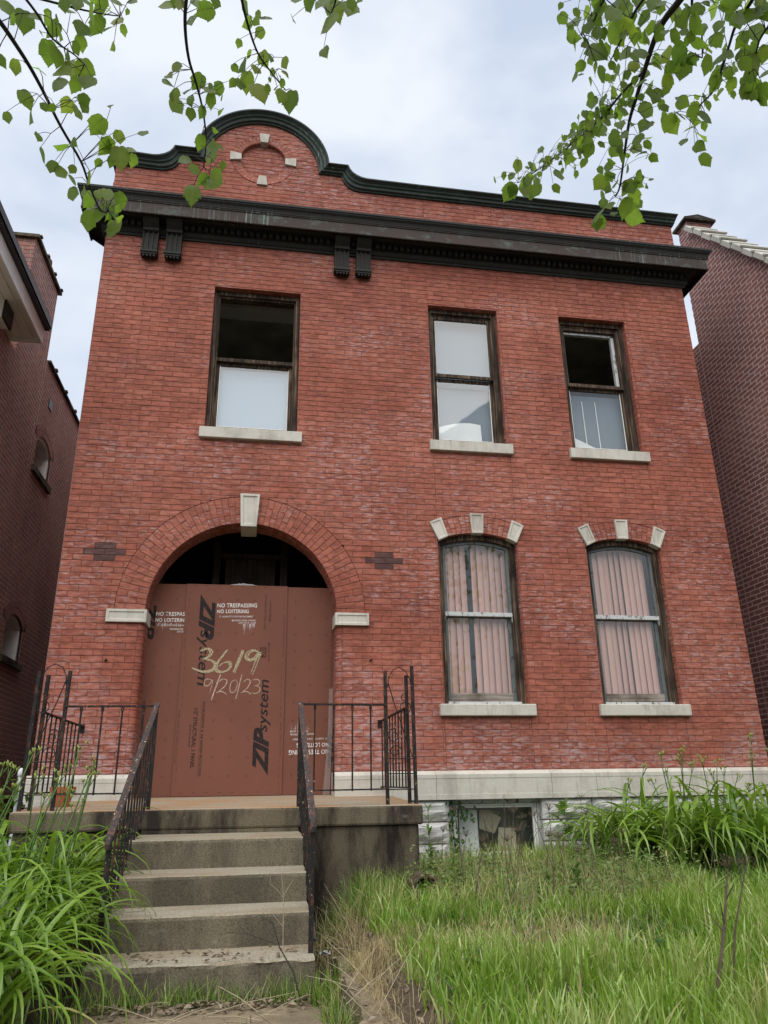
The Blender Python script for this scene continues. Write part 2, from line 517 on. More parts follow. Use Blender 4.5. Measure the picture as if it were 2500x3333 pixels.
WEED_MASS = m_leaf('low_weed_leaf', [(0.075, 0.135, 0.028), (0.12, 0.19, 0.04), (0.17, 0.245, 0.06), (0.19, 0.20, 0.085)], (1.2, 1.3, 0.8), 0.3, 0.55, True)
IVY = m_leaf('ivy_leaf', [(0.018, 0.05, 0.014), (0.03, 0.075, 0.02), (0.045, 0.095, 0.025)], (1, 1.2, 0.6), 0.2, 0.4)

# ------------------------------------------------------------------ mesh helper
I4 = Matrix.Identity(4)


class MB:
    """collects faces; build() links them as one mesh object"""

    def __init__(self):
        self.v, self.f, self.r = [], [], []

    def add(self, vs, fs, rnd=None):
        o = len(self.v)
        self.v.extend(vs)
        for q in fs:
            self.f.append([i + o for i in q])
            self.r.append(random.random() if rnd is None else rnd)
        return self

    def box(self, x0, x1, y0, y1, z0, z1, rnd=None):
        vs = [(x, y, z) for z in (z0, z1) for y in (y0, y1) for x in (x0, x1)]
        return self.add(vs, [(0, 2, 3, 1), (4, 5, 7, 6), (0, 1, 5, 4), (2, 6, 7, 3), (0, 4, 6, 2), (1, 3, 7, 5)], rnd)

    def obox(self, c, ax, half, rnd=None):
        """box with centre, three unit axes and half sizes"""
        c = Vector(c)
        vs = []
        for k in (-1, 1):
            for j in (-1, 1):
                for i in (-1, 1):
                    vs.append(tuple(c + ax[0] * (i * half[0]) + ax[1] * (j * half[1]) + ax[2] * (k * half[2])))
        return self.add(vs, [(0, 2, 3, 1), (4, 5, 7, 6), (0, 1, 5, 4), (2, 6, 7, 3), (0, 4, 6, 2), (1, 3, 7, 5)], rnd)

    def bar(self, a, b, w, h, up=(0, 0, 1)):
        """square bar from a to b, w across, h along up"""
        a, b = Vector(a), Vector(b)
        d = (b - a)
        L = d.length
        d.normalize()
        s = d.cross(Vector(up))
        if s.length < 1e-4:
            s = d.cross(Vector((0, 1, 0)))
        s.normalize()
        u = s.cross(d)
        return self.obox((a + b) / 2, (d, s, u), (L / 2, w / 2, h / 2))

    def prism(self, poly, y0, y1, rnd=None):
        """(x, z) polygon extruded from y0 to y1"""
        n = len(poly)
        vs = [(x, y0, z) for x, z in poly] + [(x, y1, z) for x, z in poly]
        fs = [tuple(range(n)), tuple(range(2 * n - 1, n - 1, -1))]
        fs += [(i, i + n, (i + 1) % n + n, (i + 1) % n) for i in range(n)]
        return self.add(vs, fs, rnd)

    def tube(self, pts, radii, seg=6, cap=True):
        pts = [Vector(p) for p in pts]
        n = len(pts)
        if not isinstance(radii, (list, tuple)):
            radii = [radii] * n
        vs, fs = [], []
        prev = None
        for i, p in enumerate(pts):
            d = (pts[min(i + 1, n - 1)] - pts[max(i - 1, 0)])
            if d.length < 1e-9:
                d = Vector((0, 0, 1))
            d.normalize()
            a = prev if prev is not None else (Vector((0, 0, 1)) if abs(d.z) < 0.9 else Vector((1, 0, 0)))
            a = (a - d * a.dot(d))
            if a.length < 1e-6:
                a = d.orthogonal()
            a.normalize()
            prev = a
            b = d.cross(a)
            for k in range(seg):
                t = 2 * math.pi * k / seg
                vs.append(tuple(p + (a * math.cos(t) + b * math.sin(t)) * radii[i]))
        for i in range(n - 1):
            for k in range(seg):
                k2 = (k + 1) % seg
                fs.append((i * seg + k, i * seg + k2, (i + 1) * seg + k2, (i + 1) * seg + k))
        if cap:
            fs.append(tuple(range(seg - 1, -1, -1)))
            fs.append(tuple(range((n - 1) * seg, n * seg)))
        return self.add(vs, fs)

    def lathe(self, prof, c, seg=20):
        vs, fs = [], []
        for r, z in prof:
            for k in range(seg):
                t = 2 * math.pi * k / seg
                vs.append((c[0] + r * math.cos(t), c[1] + r * math.sin(t), c[2] + z))
        for i in range(len(prof) - 1):
            for k in range(seg):
                k2 = (k + 1) % seg
                fs.append((i * seg + k, i * seg + k2, (i + 1) * seg + k2, (i + 1) * seg + k))
        return self.add(vs, fs)

    def build(self, name, mat, parent=None, smooth=False, kind=None, bevel=0, label=None):
        me = bpy.data.meshes.new(name)
        me.from_pydata(self.v, [], self.f)
        at = me.attributes.new('rnd', 'FLOAT', 'FACE')
        at.data.foreach_set('value', self.r)
        me.materials.append(mat)
        if smooth:
            me.polygons.foreach_set('use_smooth', [True] * len(me.polygons))
        me.update()
        return place(name, me, parent, kind, bevel, label)


def place(name, me, parent=None, kind=None, bevel=0, label=None, mw=None):
    o = bpy.data.objects.new(name, me)
    COL.objects.link(o)
    if mw is not None:
        o.matrix_basis = mw
    if parent is not None:
        o.parent = parent
        if parent.type == 'EMPTY':
            o.matrix_parent_inverse = Matrix.Translation(-parent.location)
    if kind:
        o['kind'] = kind
    if label:
        o['label'] = label
    if bevel:
        b = o.modifiers.new('edge', 'BEVEL')
        b.width = bevel
        b.segments = 2
        b.limit_method = 'ANGLE'
        b.angle_limit = math.radians(40)
    return o


def thing(name, label, cat, loc, group=None):
    o = bpy.data.objects.new(name, None)
    o.empty_display_size = 0.1
    o.location = loc
    COL.objects.link(o)
    o['label'] = label
    o['category'] = cat
    if group:
        o['group'] = group
    return o


def tag(o, label, cat, group=None):
    o['label'] = label
    o['category'] = cat
    if group:
        o['group'] = group
    return o


def mesh_np(name, V, F, mat, rnd=None, smooth=False):
    """large mesh from numpy arrays; F is (n, k)"""
    me = bpy.data.meshes.new(name)
    k = F.shape[1]
    me.vertices.add(len(V))
    me.vertices.foreach_set('co', np.ascontiguousarray(V, dtype=np.float32).ravel())
    me.loops.add(F.size)
    me.loops.foreach_set('vertex_index', np.ascontiguousarray(F, dtype=np.int32).ravel())
    me.polygons.add(len(F))
    me.polygons.foreach_set('loop_start', np.arange(len(F), dtype=np.int32) * k)
    me.polygons.foreach_set('loop_total', np.full(len(F), k, dtype=np.int32))
    if rnd is not None:
        at = me.attributes.new('rnd', 'FLOAT', 'FACE')
        at.data.foreach_set('value', np.ascontiguousarray(rnd, dtype=np.float32))
    me.materials.append(mat)
    me.update(calc_edges=True)
    me.validate()
    if smooth:
        me.polygons.foreach_set('use_smooth', np.ones(len(F), dtype=bool))
    return me


def seen(p):
    """pixel of a point in the 2500 x 3333 frame and its depth; only picks which pieces become objects of their own"""
    d = (np.asarray(p) - CAM) @ AX
    if d[1] < 0.1:
        return None
    u, v = 1250 + FPX * d[0] / d[1], 1666.5 - FPX * d[2] / d[1]
    if -20 < u < 2520 and -20 < v < 3350:
        return d[1]
    return None


# ------------------------------------------------------------------ brickwork
def clip(poly, a, b, c):
    """keeps a*x + b*z <= c of a convex polygon"""
    out = []
    n = len(poly)
    for i in range(n):
        p, q = poly[i], poly[(i + 1) % n]
        dp, dq = a * p[0] + b * p[1] - c, a * q[0] + b * q[1] - c
        if dp <= 0:
            out.append(p)
        if (dp < 0 < dq) or (dq < 0 < dp):
            t = dp / (dp - dq)
            out.append((p[0] + (q[0] - p[0]) * t, p[1] + (q[1] - p[1]) * t))
    return out


def area(poly):
    return 0.5 * sum(poly[i][0] * poly[(i + 1) % len(poly)][1] - poly[(i + 1) % len(poly)][0] * poly[i][1] for i in range(len(poly)))


def inset(poly, d):
    n = len(poly)
    out = poly
    cxp = sum(p[0] for p in poly) / n
    czp = sum(p[1] for p in poly) / n
    for i in range(n):
        p, q = poly[i], poly[(i + 1) % n]
        ex, ez = q[0] - p[0], q[1] - p[1]
        L = math.hypot(ex, ez)
        if L < 1e-5:
            continue
        nx, nz = ez / L, -ex / L            # outward for a counter-clockwise polygon
        out = clip(out, nx, nz, nx * p[0] + nz * p[1] - d)
        if len(out) < 3:
            return []
    return out


def tidy(poly):
    out = []
    for p in poly:
        if not out or math.hypot(p[0] - out[-1][0], p[1] - out[-1][1]) > 1e-4:
            out.append(p)
    if len(out) > 1 and math.hypot(out[0][0] - out[-1][0], out[0][1] - out[-1][1]) < 1e-4:
        out.pop()
    return out


def brick_shape(poly, fmap, joint=0.005, proud=0.003, back=0.012, cham=0.0025, off=0.0):
    a = tidy(inset(poly, joint / 2))
    if len(a) < 3 or abs(area(a)) < 2.5e-4:
        return None
    b = tidy(inset(a, cham))
    if len(b) != len(a):
        cxp = sum(p[0] for p in a) / len(a)
        czp = sum(p[1] for p in a) / len(a)
        b = [(p[0] + (cxp - p[0]) * 0.05, p[1] + (czp - p[1]) * 0.1) for p in a]
    n = len(a)
    vs = [fmap(x, z, off - back) for x, z in a] + [fmap(x, z, off + proud - cham * 0.8) for x, z in a] + [fmap(x, z, off + proud) for x, z in b]
    fs = []
    for i in range(n):
        j = (i + 1) % n
        fs.append((i, j, n + j, n + i))
        fs.append((n + i, n + j, 2 * n + j, 2 * n + i))
    fs.append(tuple(range(2 * n, 3 * n)))
    return vs, fs


def sub_rect(polys, x0, x1, z0, z1):
    out = []
    for p in polys:
        xs = [q[0] for q in p]
        zs = [q[1] for q in p]
        if max(xs) <= x0 or min(xs) >= x1 or max(zs) <= z0 or min(zs) >= z1:
            out.append(p)
            continue
        for q in (clip(p, 1, 0, x0), clip(p, -1, 0, -x1)):
            if len(q) > 2:
                out.append(q)
        m = clip(clip(p, -1, 0, -x0), 1, 0, x1)
        if len(m) > 2:
            for q in (clip(m, 0, 1, z0), clip(m, 0, -1, -z1)):
                if len(q) > 2:
                    out.append(q)
    return out


def sub_disk(polys, cx, cz, R, keep_in=False, zmin=-99, hw=99):
    out = []
    for p in polys:
        mx = sum(q[0] for q in p) / len(p)
        mz = sum(q[1] for q in p) / len(p)
        if mz < zmin or abs(mx - cx) > hw:
            if not keep_in:
                out.append(p)
            continue
        ds = [math.hypot(q[0] - cx, q[1] - cz) for q in p]
        if min(ds) >= R and math.hypot(mx - cx, mz - cz) >= R:
            if not keep_in:
                out.append(p)
            continue
        if max(ds) <= R:
            if keep_in:
                out.append(p)
            continue
        d = math.hypot(mx - cx, mz - cz) or 1e-6
        nx, nz = (mx - cx) / d, (mz - cz) / d
        c = nx * cx + nz * cz + R
        q = clip(p, nx, nz, c) if keep_in else clip(p, -nx, -nz, -c)
        if len(q) > 2:
            out.append(q)
    return out


def sub_arch(polys, xc, half, zc, R, zmin):
    outer, inner = [], []
    for q in polys:
        outer += [c for c in (clip(q, 1, 0, xc - half), clip(q, -1, 0, -(xc + half))) if len(c) > 2]
        c = clip(clip(q, -1, 0, -(xc - half)), 1, 0, xc + half)
        if len(c) > 2:
            inner.append(c)
    return outer + sub_disk(inner, xc, zc, R, zmin=zmin)


def courses(u0, u1, v0, v1, ch, bl, shape):
    """running bond; shape(poly) returns the pieces of a brick cell that are left"""
    cells = []
    k = 0
    v = v0
    while v < v1 - 1e-4:
        top = min(v + ch, v1)
        x = u0 - (bl / 2 if k % 2 else 0)
        while x < u1 - 1e-4:
            a = max(x + (random.uniform(-.004, .004) if x > u0 else 0), u0)
            b = min(x + bl, u1)
            # the next brick starts where this one ends: jitter only through the hash below
            a = max(u0, x + 0.004 * math.sin(x * 91.7 + k * 12.3)) if x > u0 else u0
            b = min(u1, x + bl + 0.004 * math.sin((x + bl) * 91.7 + k * 12.3)) if x + bl < u1 else u1
            if b - a > 0.01:
                for q in shape([(a, v), (b, v), (b, top), (a, top)]):
                    q = tidy(q)
                    if len(q) > 2 and area(q) > 3e-4:
                        cells.append((q, k))
            x += bl
        v += ch
        k += 1
    return cells


def lay_bricks(cells, fmap, brick_mat, parent, backing, n_single=300, joint=0.005, flip=False, depth_back=0.005, special=None, wander=0.0016, proud=0.003):
    """backing faces go to `backing`; the n_single bricks nearest the lens become objects, the rest one mesh"""
    rest = MB()
    cand = []
    for idx, (poly, k) in enumerate(cells):
        n = len(poly)
        bf = [fmap(x, z, -depth_back) for x, z in poly]
        backing.add(bf, [tuple(range(n - 1, -1, -1)) if flip else tuple(range(n))], 0.5)
        cxp = sum(p[0] for p in poly) / n
        czp = sum(p[1] for p in poly) / n
        g = brick_shape(poly, fmap, joint, proud + random.uniform(-wander, wander))
        if g is None:
            continue
        d = seen(fmap(cxp, czp, 0))
        cand.append((d if d is not None else 1e9, idx, g, cxp, czp, area(poly)))
    order = sorted(range(len(cand)), key=lambda i: cand[i][0] / max(cand[i][5], 1e-4) ** 0.5)
    single = set(i for i in order[:n_single] if cand[i][0] < 1e8)
    for i, (d, idx, (vs, fs), cxp, czp, ar) in enumerate(cand):
        if flip:
            fs = [tuple(reversed(q)) for q in fs]
        sp = special(cxp, czp) if special else None
        r = random.random()
        if sp is not None:
            mb = MB()
            mb.add(vs, fs, r)
            mb.build('dark_brick', sp, parent)
        elif i in single:
            mb = MB()
            mb.add(vs, fs, r)
            mb.build('brick', brick_mat, parent)
        else:
            rest.add(vs, fs, r)
    if rest.v:
        rest.build('brick_course', brick_mat, parent, kind='stuff')

# ================================================================== THE HOUSE
W = 7.6
ACX, ACZ, ARI, ARO = 1.865, 2.77, 0.985, 1.29         # entrance arch
PCX = 1.833                                           # centre of the stepped parapet
MCX, MCZ = 1.835, 8.86                                # medallion
CH, BL, Z0 = 0.0655, 0.2085, 1.172
UP_WIN = [(1.335, 2.375), (3.990, 4.897), (5.737, 6.658)]
LO_WIN = [(3.995, 4.914), (5.762, 6.687)]
LWR = 1.161
LWZ = 3.745 - LWR

house = thing('brick_house', 'two-storey red brick house with curved parapet, dark cornice and boarded-up arched doorway', 'house', (3.8, 0, 0))


def ztop(x):
    d = abs(x - PCX)
    z = 8.57
    if d < 0.80:
        z = 8.73 + math.sqrt(0.64 - d * d)
    if d < 1.09:
        z = max(z, 8.77)
    elif d < 1.33:
        t = (d - 1.09) / 0.24
        z = 8.57 + 0.2 * (1 - t) ** 2
    return z


def facade_shape(p):
    polys = [p]
    zmax = max(q[1] for q in p)
    xs = [q[0] for q in p]
    if zmax > 8.5:
        xa, xb = min(xs), max(xs)
        za, zb = ztop(xa), ztop(xb)
        L = math.hypot(xb - xa, zb - za)
        a, b = -(zb - za) / L, (xb - xa) / L
        polys = [clip(q, a, b, a * xa + b * za) for q in polys]
        polys = [q for q in polys if len(q) > 2]
    polys = sub_rect(polys, 0.828, 2.906, 0.0, 2.77)
    polys = sub_disk(polys, ACX, ACZ, ARO, zmin=2.76)
    for x0, x1 in UP_WIN:
        polys = sub_rect(polys, x0, x1, 4.86, 6.797)
    for x0, x1 in LO_WIN:
        polys = sub_rect(polys, x0, x1, 1.82, 3.62)
        xc = (x0 + x1) / 2
        if max(xs) > xc - 0.47 and min(xs) < xc + 0.47:
            polys = sub_arch(polys, xc, 0.47, LWZ, LWR + 0.205, 3.58)
    polys = sub_rect(polys, -1, 9, 7.47, 7.80)
    polys = sub_disk(polys, MCX, MCZ, 0.405)
    return polys


def F_FRONT(x, z, o):
    return (x, -o, z)


dark_cells = set()


def dark_special(cx, cz):
    for c0 in (0.421, 3.372):
        row = (cz - 3.282) / CH
        if 0 <= row < 3:
            hw = 0.215 if int(row) == 1 else 0.11
            if abs(cx - c0) < hw:
                return BRICK_DARK
    return None


ZB = 3.282 - 33 * CH + 0.0        # lay the courses so that the brown crosses fall on them
wall_mb = MB()
wall_holder = bpy.data.objects.new('wall', bpy.data.meshes.new('wall'))
COL.objects.link(wall_holder)
wall_holder.parent = house
wall_holder.matrix_parent_inverse = Matrix.Translation(-house.location)
cells = courses(0.0, W, ZB, 9.6, CH, BL, facade_shape)
cells = [(q, k) for q, k in cells if max(p[1] for p in q) > Z0 - 0.01]
# the two brown crosses: recut their courses so that the bricks fall as a cross
xs_cross = (0.421, 3.372)
keep = []
for q, k in cells:
    mz = sum(p[1] for p in q) / len(q)
    row = int((mz - 3.282) / CH) if mz > 3.282 else -1
    hit = False
    if 0 <= row < 3:
        for c0 in xs_cross:
            hw = BL if row == 1 else BL / 2
            if min(p[0] for p in q) < c0 + hw and max(p[0] for p in q) > c0 - hw:
                for r in sub_rect([q], c0 - hw, c0 + hw, 0, 9):
                    if len(r) > 2 and area(r) > 1e-3:
                        keep.append((r, k))
                hit = True
                break
    if not hit:
        keep.append((q, k))
for c0 in xs_cross:
    for row in range(3):
        z0, z1 = 3.282 + row * CH, 3.282 + (row + 1) * CH
        for a in ((-BL, 0), (0, BL)) if row == 1 else ((-BL / 2, BL / 2),):
            keep.append(([(c0 + a[0], z0), (c0 + a[1], z0), (c0 + a[1], z1), (c0 + a[0], z1)], 0))
lay_bricks(keep, F_FRONT, BRICK, wall_holder, wall_mb, 300, joint=0.0042, special=dark_special)

# the recessed disc of the medallion
rec_mb = MB()
disc_cells = courses(MCX - 0.42, MCX + 0.42, MCZ - 0.42, MCZ + 0.42, CH, BL, lambda p: sub_disk([p], MCX, MCZ, 0.305, keep_in=True))
med = MB()
med.add([(MCX + 0.32 * math.cos(t * math.pi / 20), 0.075, MCZ + 0.32 * math.sin(t * math.pi / 20)) for t in range(40)], [tuple(range(40))])
medo = med.build('medallion', MORTAR, house)
for q, k in disc_cells:
    g = brick_shape(q, lambda x, z, o: (x, 0.07 - o, z))
    if g:
        mb = MB()
        mb.add(g[0], g[1])
        mb.build('brick', BRICK, medo)
NR = 44
for i in range(NR):
    a0, a1 = 2 * math.pi * i / NR, 2 * math.pi * (i + 1) / NR
    am = (a0 + a1) / 2
    if min(abs((am - j * math.pi / 2 + math.pi) % (2 * math.pi) - math.pi) for j in range(4)) < 0.15:
        continue
    g = 0.008
    poly = [(MCX + r * math.cos(a), MCZ + r * math.sin(a)) for r, a in ((0.300, a0 + g), (0.405, a0 + g * .7), (0.405, a1 - g * .7), (0.300, a1 - g))]
    mb = MB()
    vs = [(x, -0.006, z) for x, z in poly] + [(x, 0.075, z) for x, z in poly]
    vs[0], vs[3] = (vs[0][0], 0.012, vs[0][2]), (vs[3][0], 0.012, vs[3][2])      # eased inner edge
    mb.add(vs, [(0, 1, 2, 3), (0, 4, 5, 1), (1, 5, 6, 2), (2, 6, 7, 3), (3, 7, 4, 0)])
    mb.build('ring_brick', BRICK, medo)
ring_back = MB()
for i in range(48):
    a0, a1 = 2 * math.pi * i / 48, 2 * math.pi * (i + 1) / 48
    ring_back.add([(MCX + r * math.cos(a), 0.008, MCZ + r * math.sin(a)) for r, a in ((0.31, a0), (0.415, a0), (0.415, a1), (0.31, a1))], [(0, 1, 2, 3)])
ring_back.build('mortar_ring', MORTAR, medo)
for j in range(4):
    a = j * math.pi / 2
    ca, sa = math.cos(a), math.sin(a)
    poly = []
    for r, h in ((0.285, -0.047), (0.432, -0.070), (0.432, 0.070), (0.285, 0.047)):
        poly.append((MCX + r * ca - h * sa, MCZ + r * sa + h * ca))
    mb = MB().prism(poly, -0.028, 0.08)
    mb.build('keystone', LIME, medo, bevel=0.004)

# ---- entrance arch: rings of rubbed bricks
arch = MB()
N_ARCH = 54
for i in range(64):
    a0, a1 = math.pi * i / 64, math.pi * (i + 1) / 64
    arch.add([(ACX + r * math.cos(a), 0.005, ACZ + r * math.sin(a)) for r, a in ((ARI, a0), (ARO + 0.02, a0), (ARO + 0.02, a1), (ARI, a1))], [(0, 1, 2, 3)])
    arch.add([(ACX + (ARI + 0.004) * math.cos(a), y, ACZ + (ARI + 0.004) * math.sin(a)) for a, y in ((a0, 0.0), (a1, 0.0), (a1, 0.32), (a0, 0.32))], [(0, 1, 2, 3)])
archo = arch.build('entrance_arch', MORTAR, house)
for i in range(N_ARCH):
    a0, a1 = math.pi * i / N_ARCH, math.pi * (i + 1) / N_ARCH
    cut = ARI + (0.2 if i % 2 else 0.1)
    for r0, r1 in ((ARI, cut), (cut, ARO)):
        poly = [(ACX + r * math.cos(a), ACZ + r * math.sin(a)) for r, a in ((r0, a0), (r1, a0), (r1, a1), (r0, a1))]
        g = brick_shape(poly, F_FRONT, 0.005, 0.003 + random.uniform(-.0015, .0015), back=0.105 if r0 == ARI else 0.012)
        if g:
            MB().add(*g, random.random()).build('arch_brick', BRICK, archo)
soff = MB()
for i in range(N_ARCH):
    a0, a1 = math.pi * i / N_ARCH, math.pi * (i + 1) / N_ARCH
    g = 0.0026
    for y0, y1 in (((0.108, 0.205), (0.21, 0.30)) if i % 2 else ((0.108, 0.15), (0.155, 0.255), (0.26, 0.30))):
        vs = [(ACX + r * math.cos(a), y, ACZ + r * math.sin(a)) for y in (y0, y1) for r, a in ((ARI - .001, a0 + g), (ARI + 0.05, a0 + g), (ARI + 0.05, a1 - g), (ARI - .001, a1 - g))]
        soff.add(vs, [(0, 1, 2, 3), (4, 7, 6, 5), (0, 3, 7, 4), (0, 4, 5, 1), (2, 6, 7, 3)], random.random())
soff.build('soffit_bricks', BRICK, archo, kind='stuff')


def panelled(mb, poly, y0, y1, inset_d=0.022, deep=0.010):
    """stone block with a sunk panel on its face"""
    n = len(poly)
    q = tidy(inset(poly, inset_d))
    q2 = tidy(inset(poly, inset_d + 0.008))
    vs = [(x, y1, z) for x, z in poly] + [(x, y0, z) for x, z in poly] + [(x, y0, z) for x, z in q] + [(x, y0 + deep, z) for x, z in q2]
    fs = []
    for i in range(n):
        j = (i + 1) % n
        fs += [(i, j, n + j, n + i), (n + i, n + j, 2 * n + j, 2 * n + i), (2 * n + i, 2 * n + j, 3 * n + j, 3 * n + i)]
    fs.append(tuple(range(3 * n, 4 * n)))
    mb.add(vs, fs, 0.5)


mb = MB()
panelled(mb, [(1.798, 3.702), (1.966, 3.702), (1.990, 4.080), (1.778, 4.080)], -0.065, 0.30, 0.026, 0.012)
mb.build('keystone', LIME, house, label='large pale keystone over the entrance arch')
for x0, x1, z0, z1, nm in ((0.508, 0.905, 2.642, 2.772, 'left'), (2.832, 3.194, 2.650, 2.782, 'right')):
    mb = MB()
    panelled(mb, [(x0, z0), (x1, z0), (x1, z1), (x0, z1)], -0.035, 0.30, 0.024, 0.010)
    mb.build('impost_block', LIME, house)

# ---- bullnose jambs and their reveals
k0 = int((Z0 - ZB) / CH)
for side, xj, sg in ((0, 0.888, 1), (1, 2.846, -1)):
    jm = MB()
    jm.box(min(xj - sg * 0.005, xj - sg * 0.06), max(xj - sg * 0.005, xj - sg * 0.06), 0.05, 0.31, 0.97, 2.66)
    jm.box(min(xj - sg * 0.075, xj - sg * 0.02), max(xj - sg * 0.075, xj - sg * 0.02), 0.02, 0.06, 1.1, 2.66)
    jo = jm.build('jamb', MORTAR, house)
    k = k0
    while ZB + k * CH < 2.64:
        za, zb = max(ZB + k * CH, 1.0) + 0.0025, ZB + (k + 1) * CH - 0.0025
        k += 1
        if zb < 1.18:
            continue
        mb = MB()
        prof = [(xj - sg * 0.06, -0.003)]
        for t in range(0, 7):
            a = t / 6 * math.pi / 2
            prof.append((xj - sg * 0.06 + sg * 0.06 * math.sin(a), 0.057 - 0.06 * math.cos(a)))
        prof.append((xj, 0.18 if k % 2 else 0.10))
        vs = [(x, y, za) for x, y in prof] + [(x, y, zb) for x, y in prof]
        n = len(prof)
        fs = [(i, i + 1, n + i + 1, n + i) if sg > 0 else (n + i, n + i + 1, i + 1, i) for i in range(n - 1)]
        bx, by = xj - sg * 0.06, 0.06
        vs += [(bx, by, za), (bx, by, zb)]
        fs += [tuple(list(range(n)) + [2 * n]), tuple(list(range(n, 2 * n)) + [2 * n + 1])]
        r = random.random()
        mb.add(vs, fs, r)
        mb.box(min(xj - sg * .03, xj), max(xj - sg * .03, xj), (0.185 if k % 2 else 0.105), 0.30, za, zb, random.random())
        mb.build('bullnose_brick', BRICK, jo)

# ---- window reveals, course by course
rev = MB()


def reveal(x0, x1, z0, z1, arc=None):
    z = ZB
    while z < z1:
        a, b = max(z, z0) + 0.0025, min(z + CH, z1) - 0.0025
        if b - a > 0.01:
            r = random.random()
            rev.box(x0 - 0.03, x0 - 0.0015, 0.013, 0.11, a, b, r)
            rev.box(x1 + 0.0015, x1 + 0.03, 0.013, 0.11, a, b, r)
        z += CH
    if arc is None:
        x = x0
        while x < x1 - 0.01:
            b = min(x + 0.205, x1)
            rev.box(x + 0.002, b - 0.002, 0.013, 0.11, z1 + 0.002, z1 + 0.03, random.random())
            x += 0.205


for x0, x1 in UP_WIN:
    reveal(x0, x1, 4.86, 6.797)
for x0, x1 in LO_WIN:
    reveal(x0, x1, 1.82, 3.66, True)
rev.build('reveal_bricks', BRICK, wall_holder, kind='stuff')


def ring_of(xc, zc, r0, r1, a_from, a_to, n, parent, holder=None):
    for i in range(n):
        a0, a1 = a_from + (a_to - a_from) * i / n, a_from + (a_to - a_from) * (i + 1) / n
        cutr = r0 + (0.13 if i % 2 else 0.075)
        for ra, rb in ((r0, cutr), (cutr, r1)):
            poly = [(xc + r * math.cos(a), zc + r * math.sin(a)) for r, a in ((ra, a0), (rb, a0), (rb, a1), (ra, a1))]
            g = brick_shape(poly, F_FRONT, 0.005, 0.003 + random.uniform(-.001, .001), back=0.11 if ra == r0 else 0.012)
            if g:
                MB().add(*g, random.random()).build('arch_brick', BRICK, parent)


def stone_quad(pts, parent, name='keystone'):
    mb = MB()
    panelled(mb, pts, -0.032, 0.06, 0.020, 0.009)
    mb.build(name, LIME, parent)


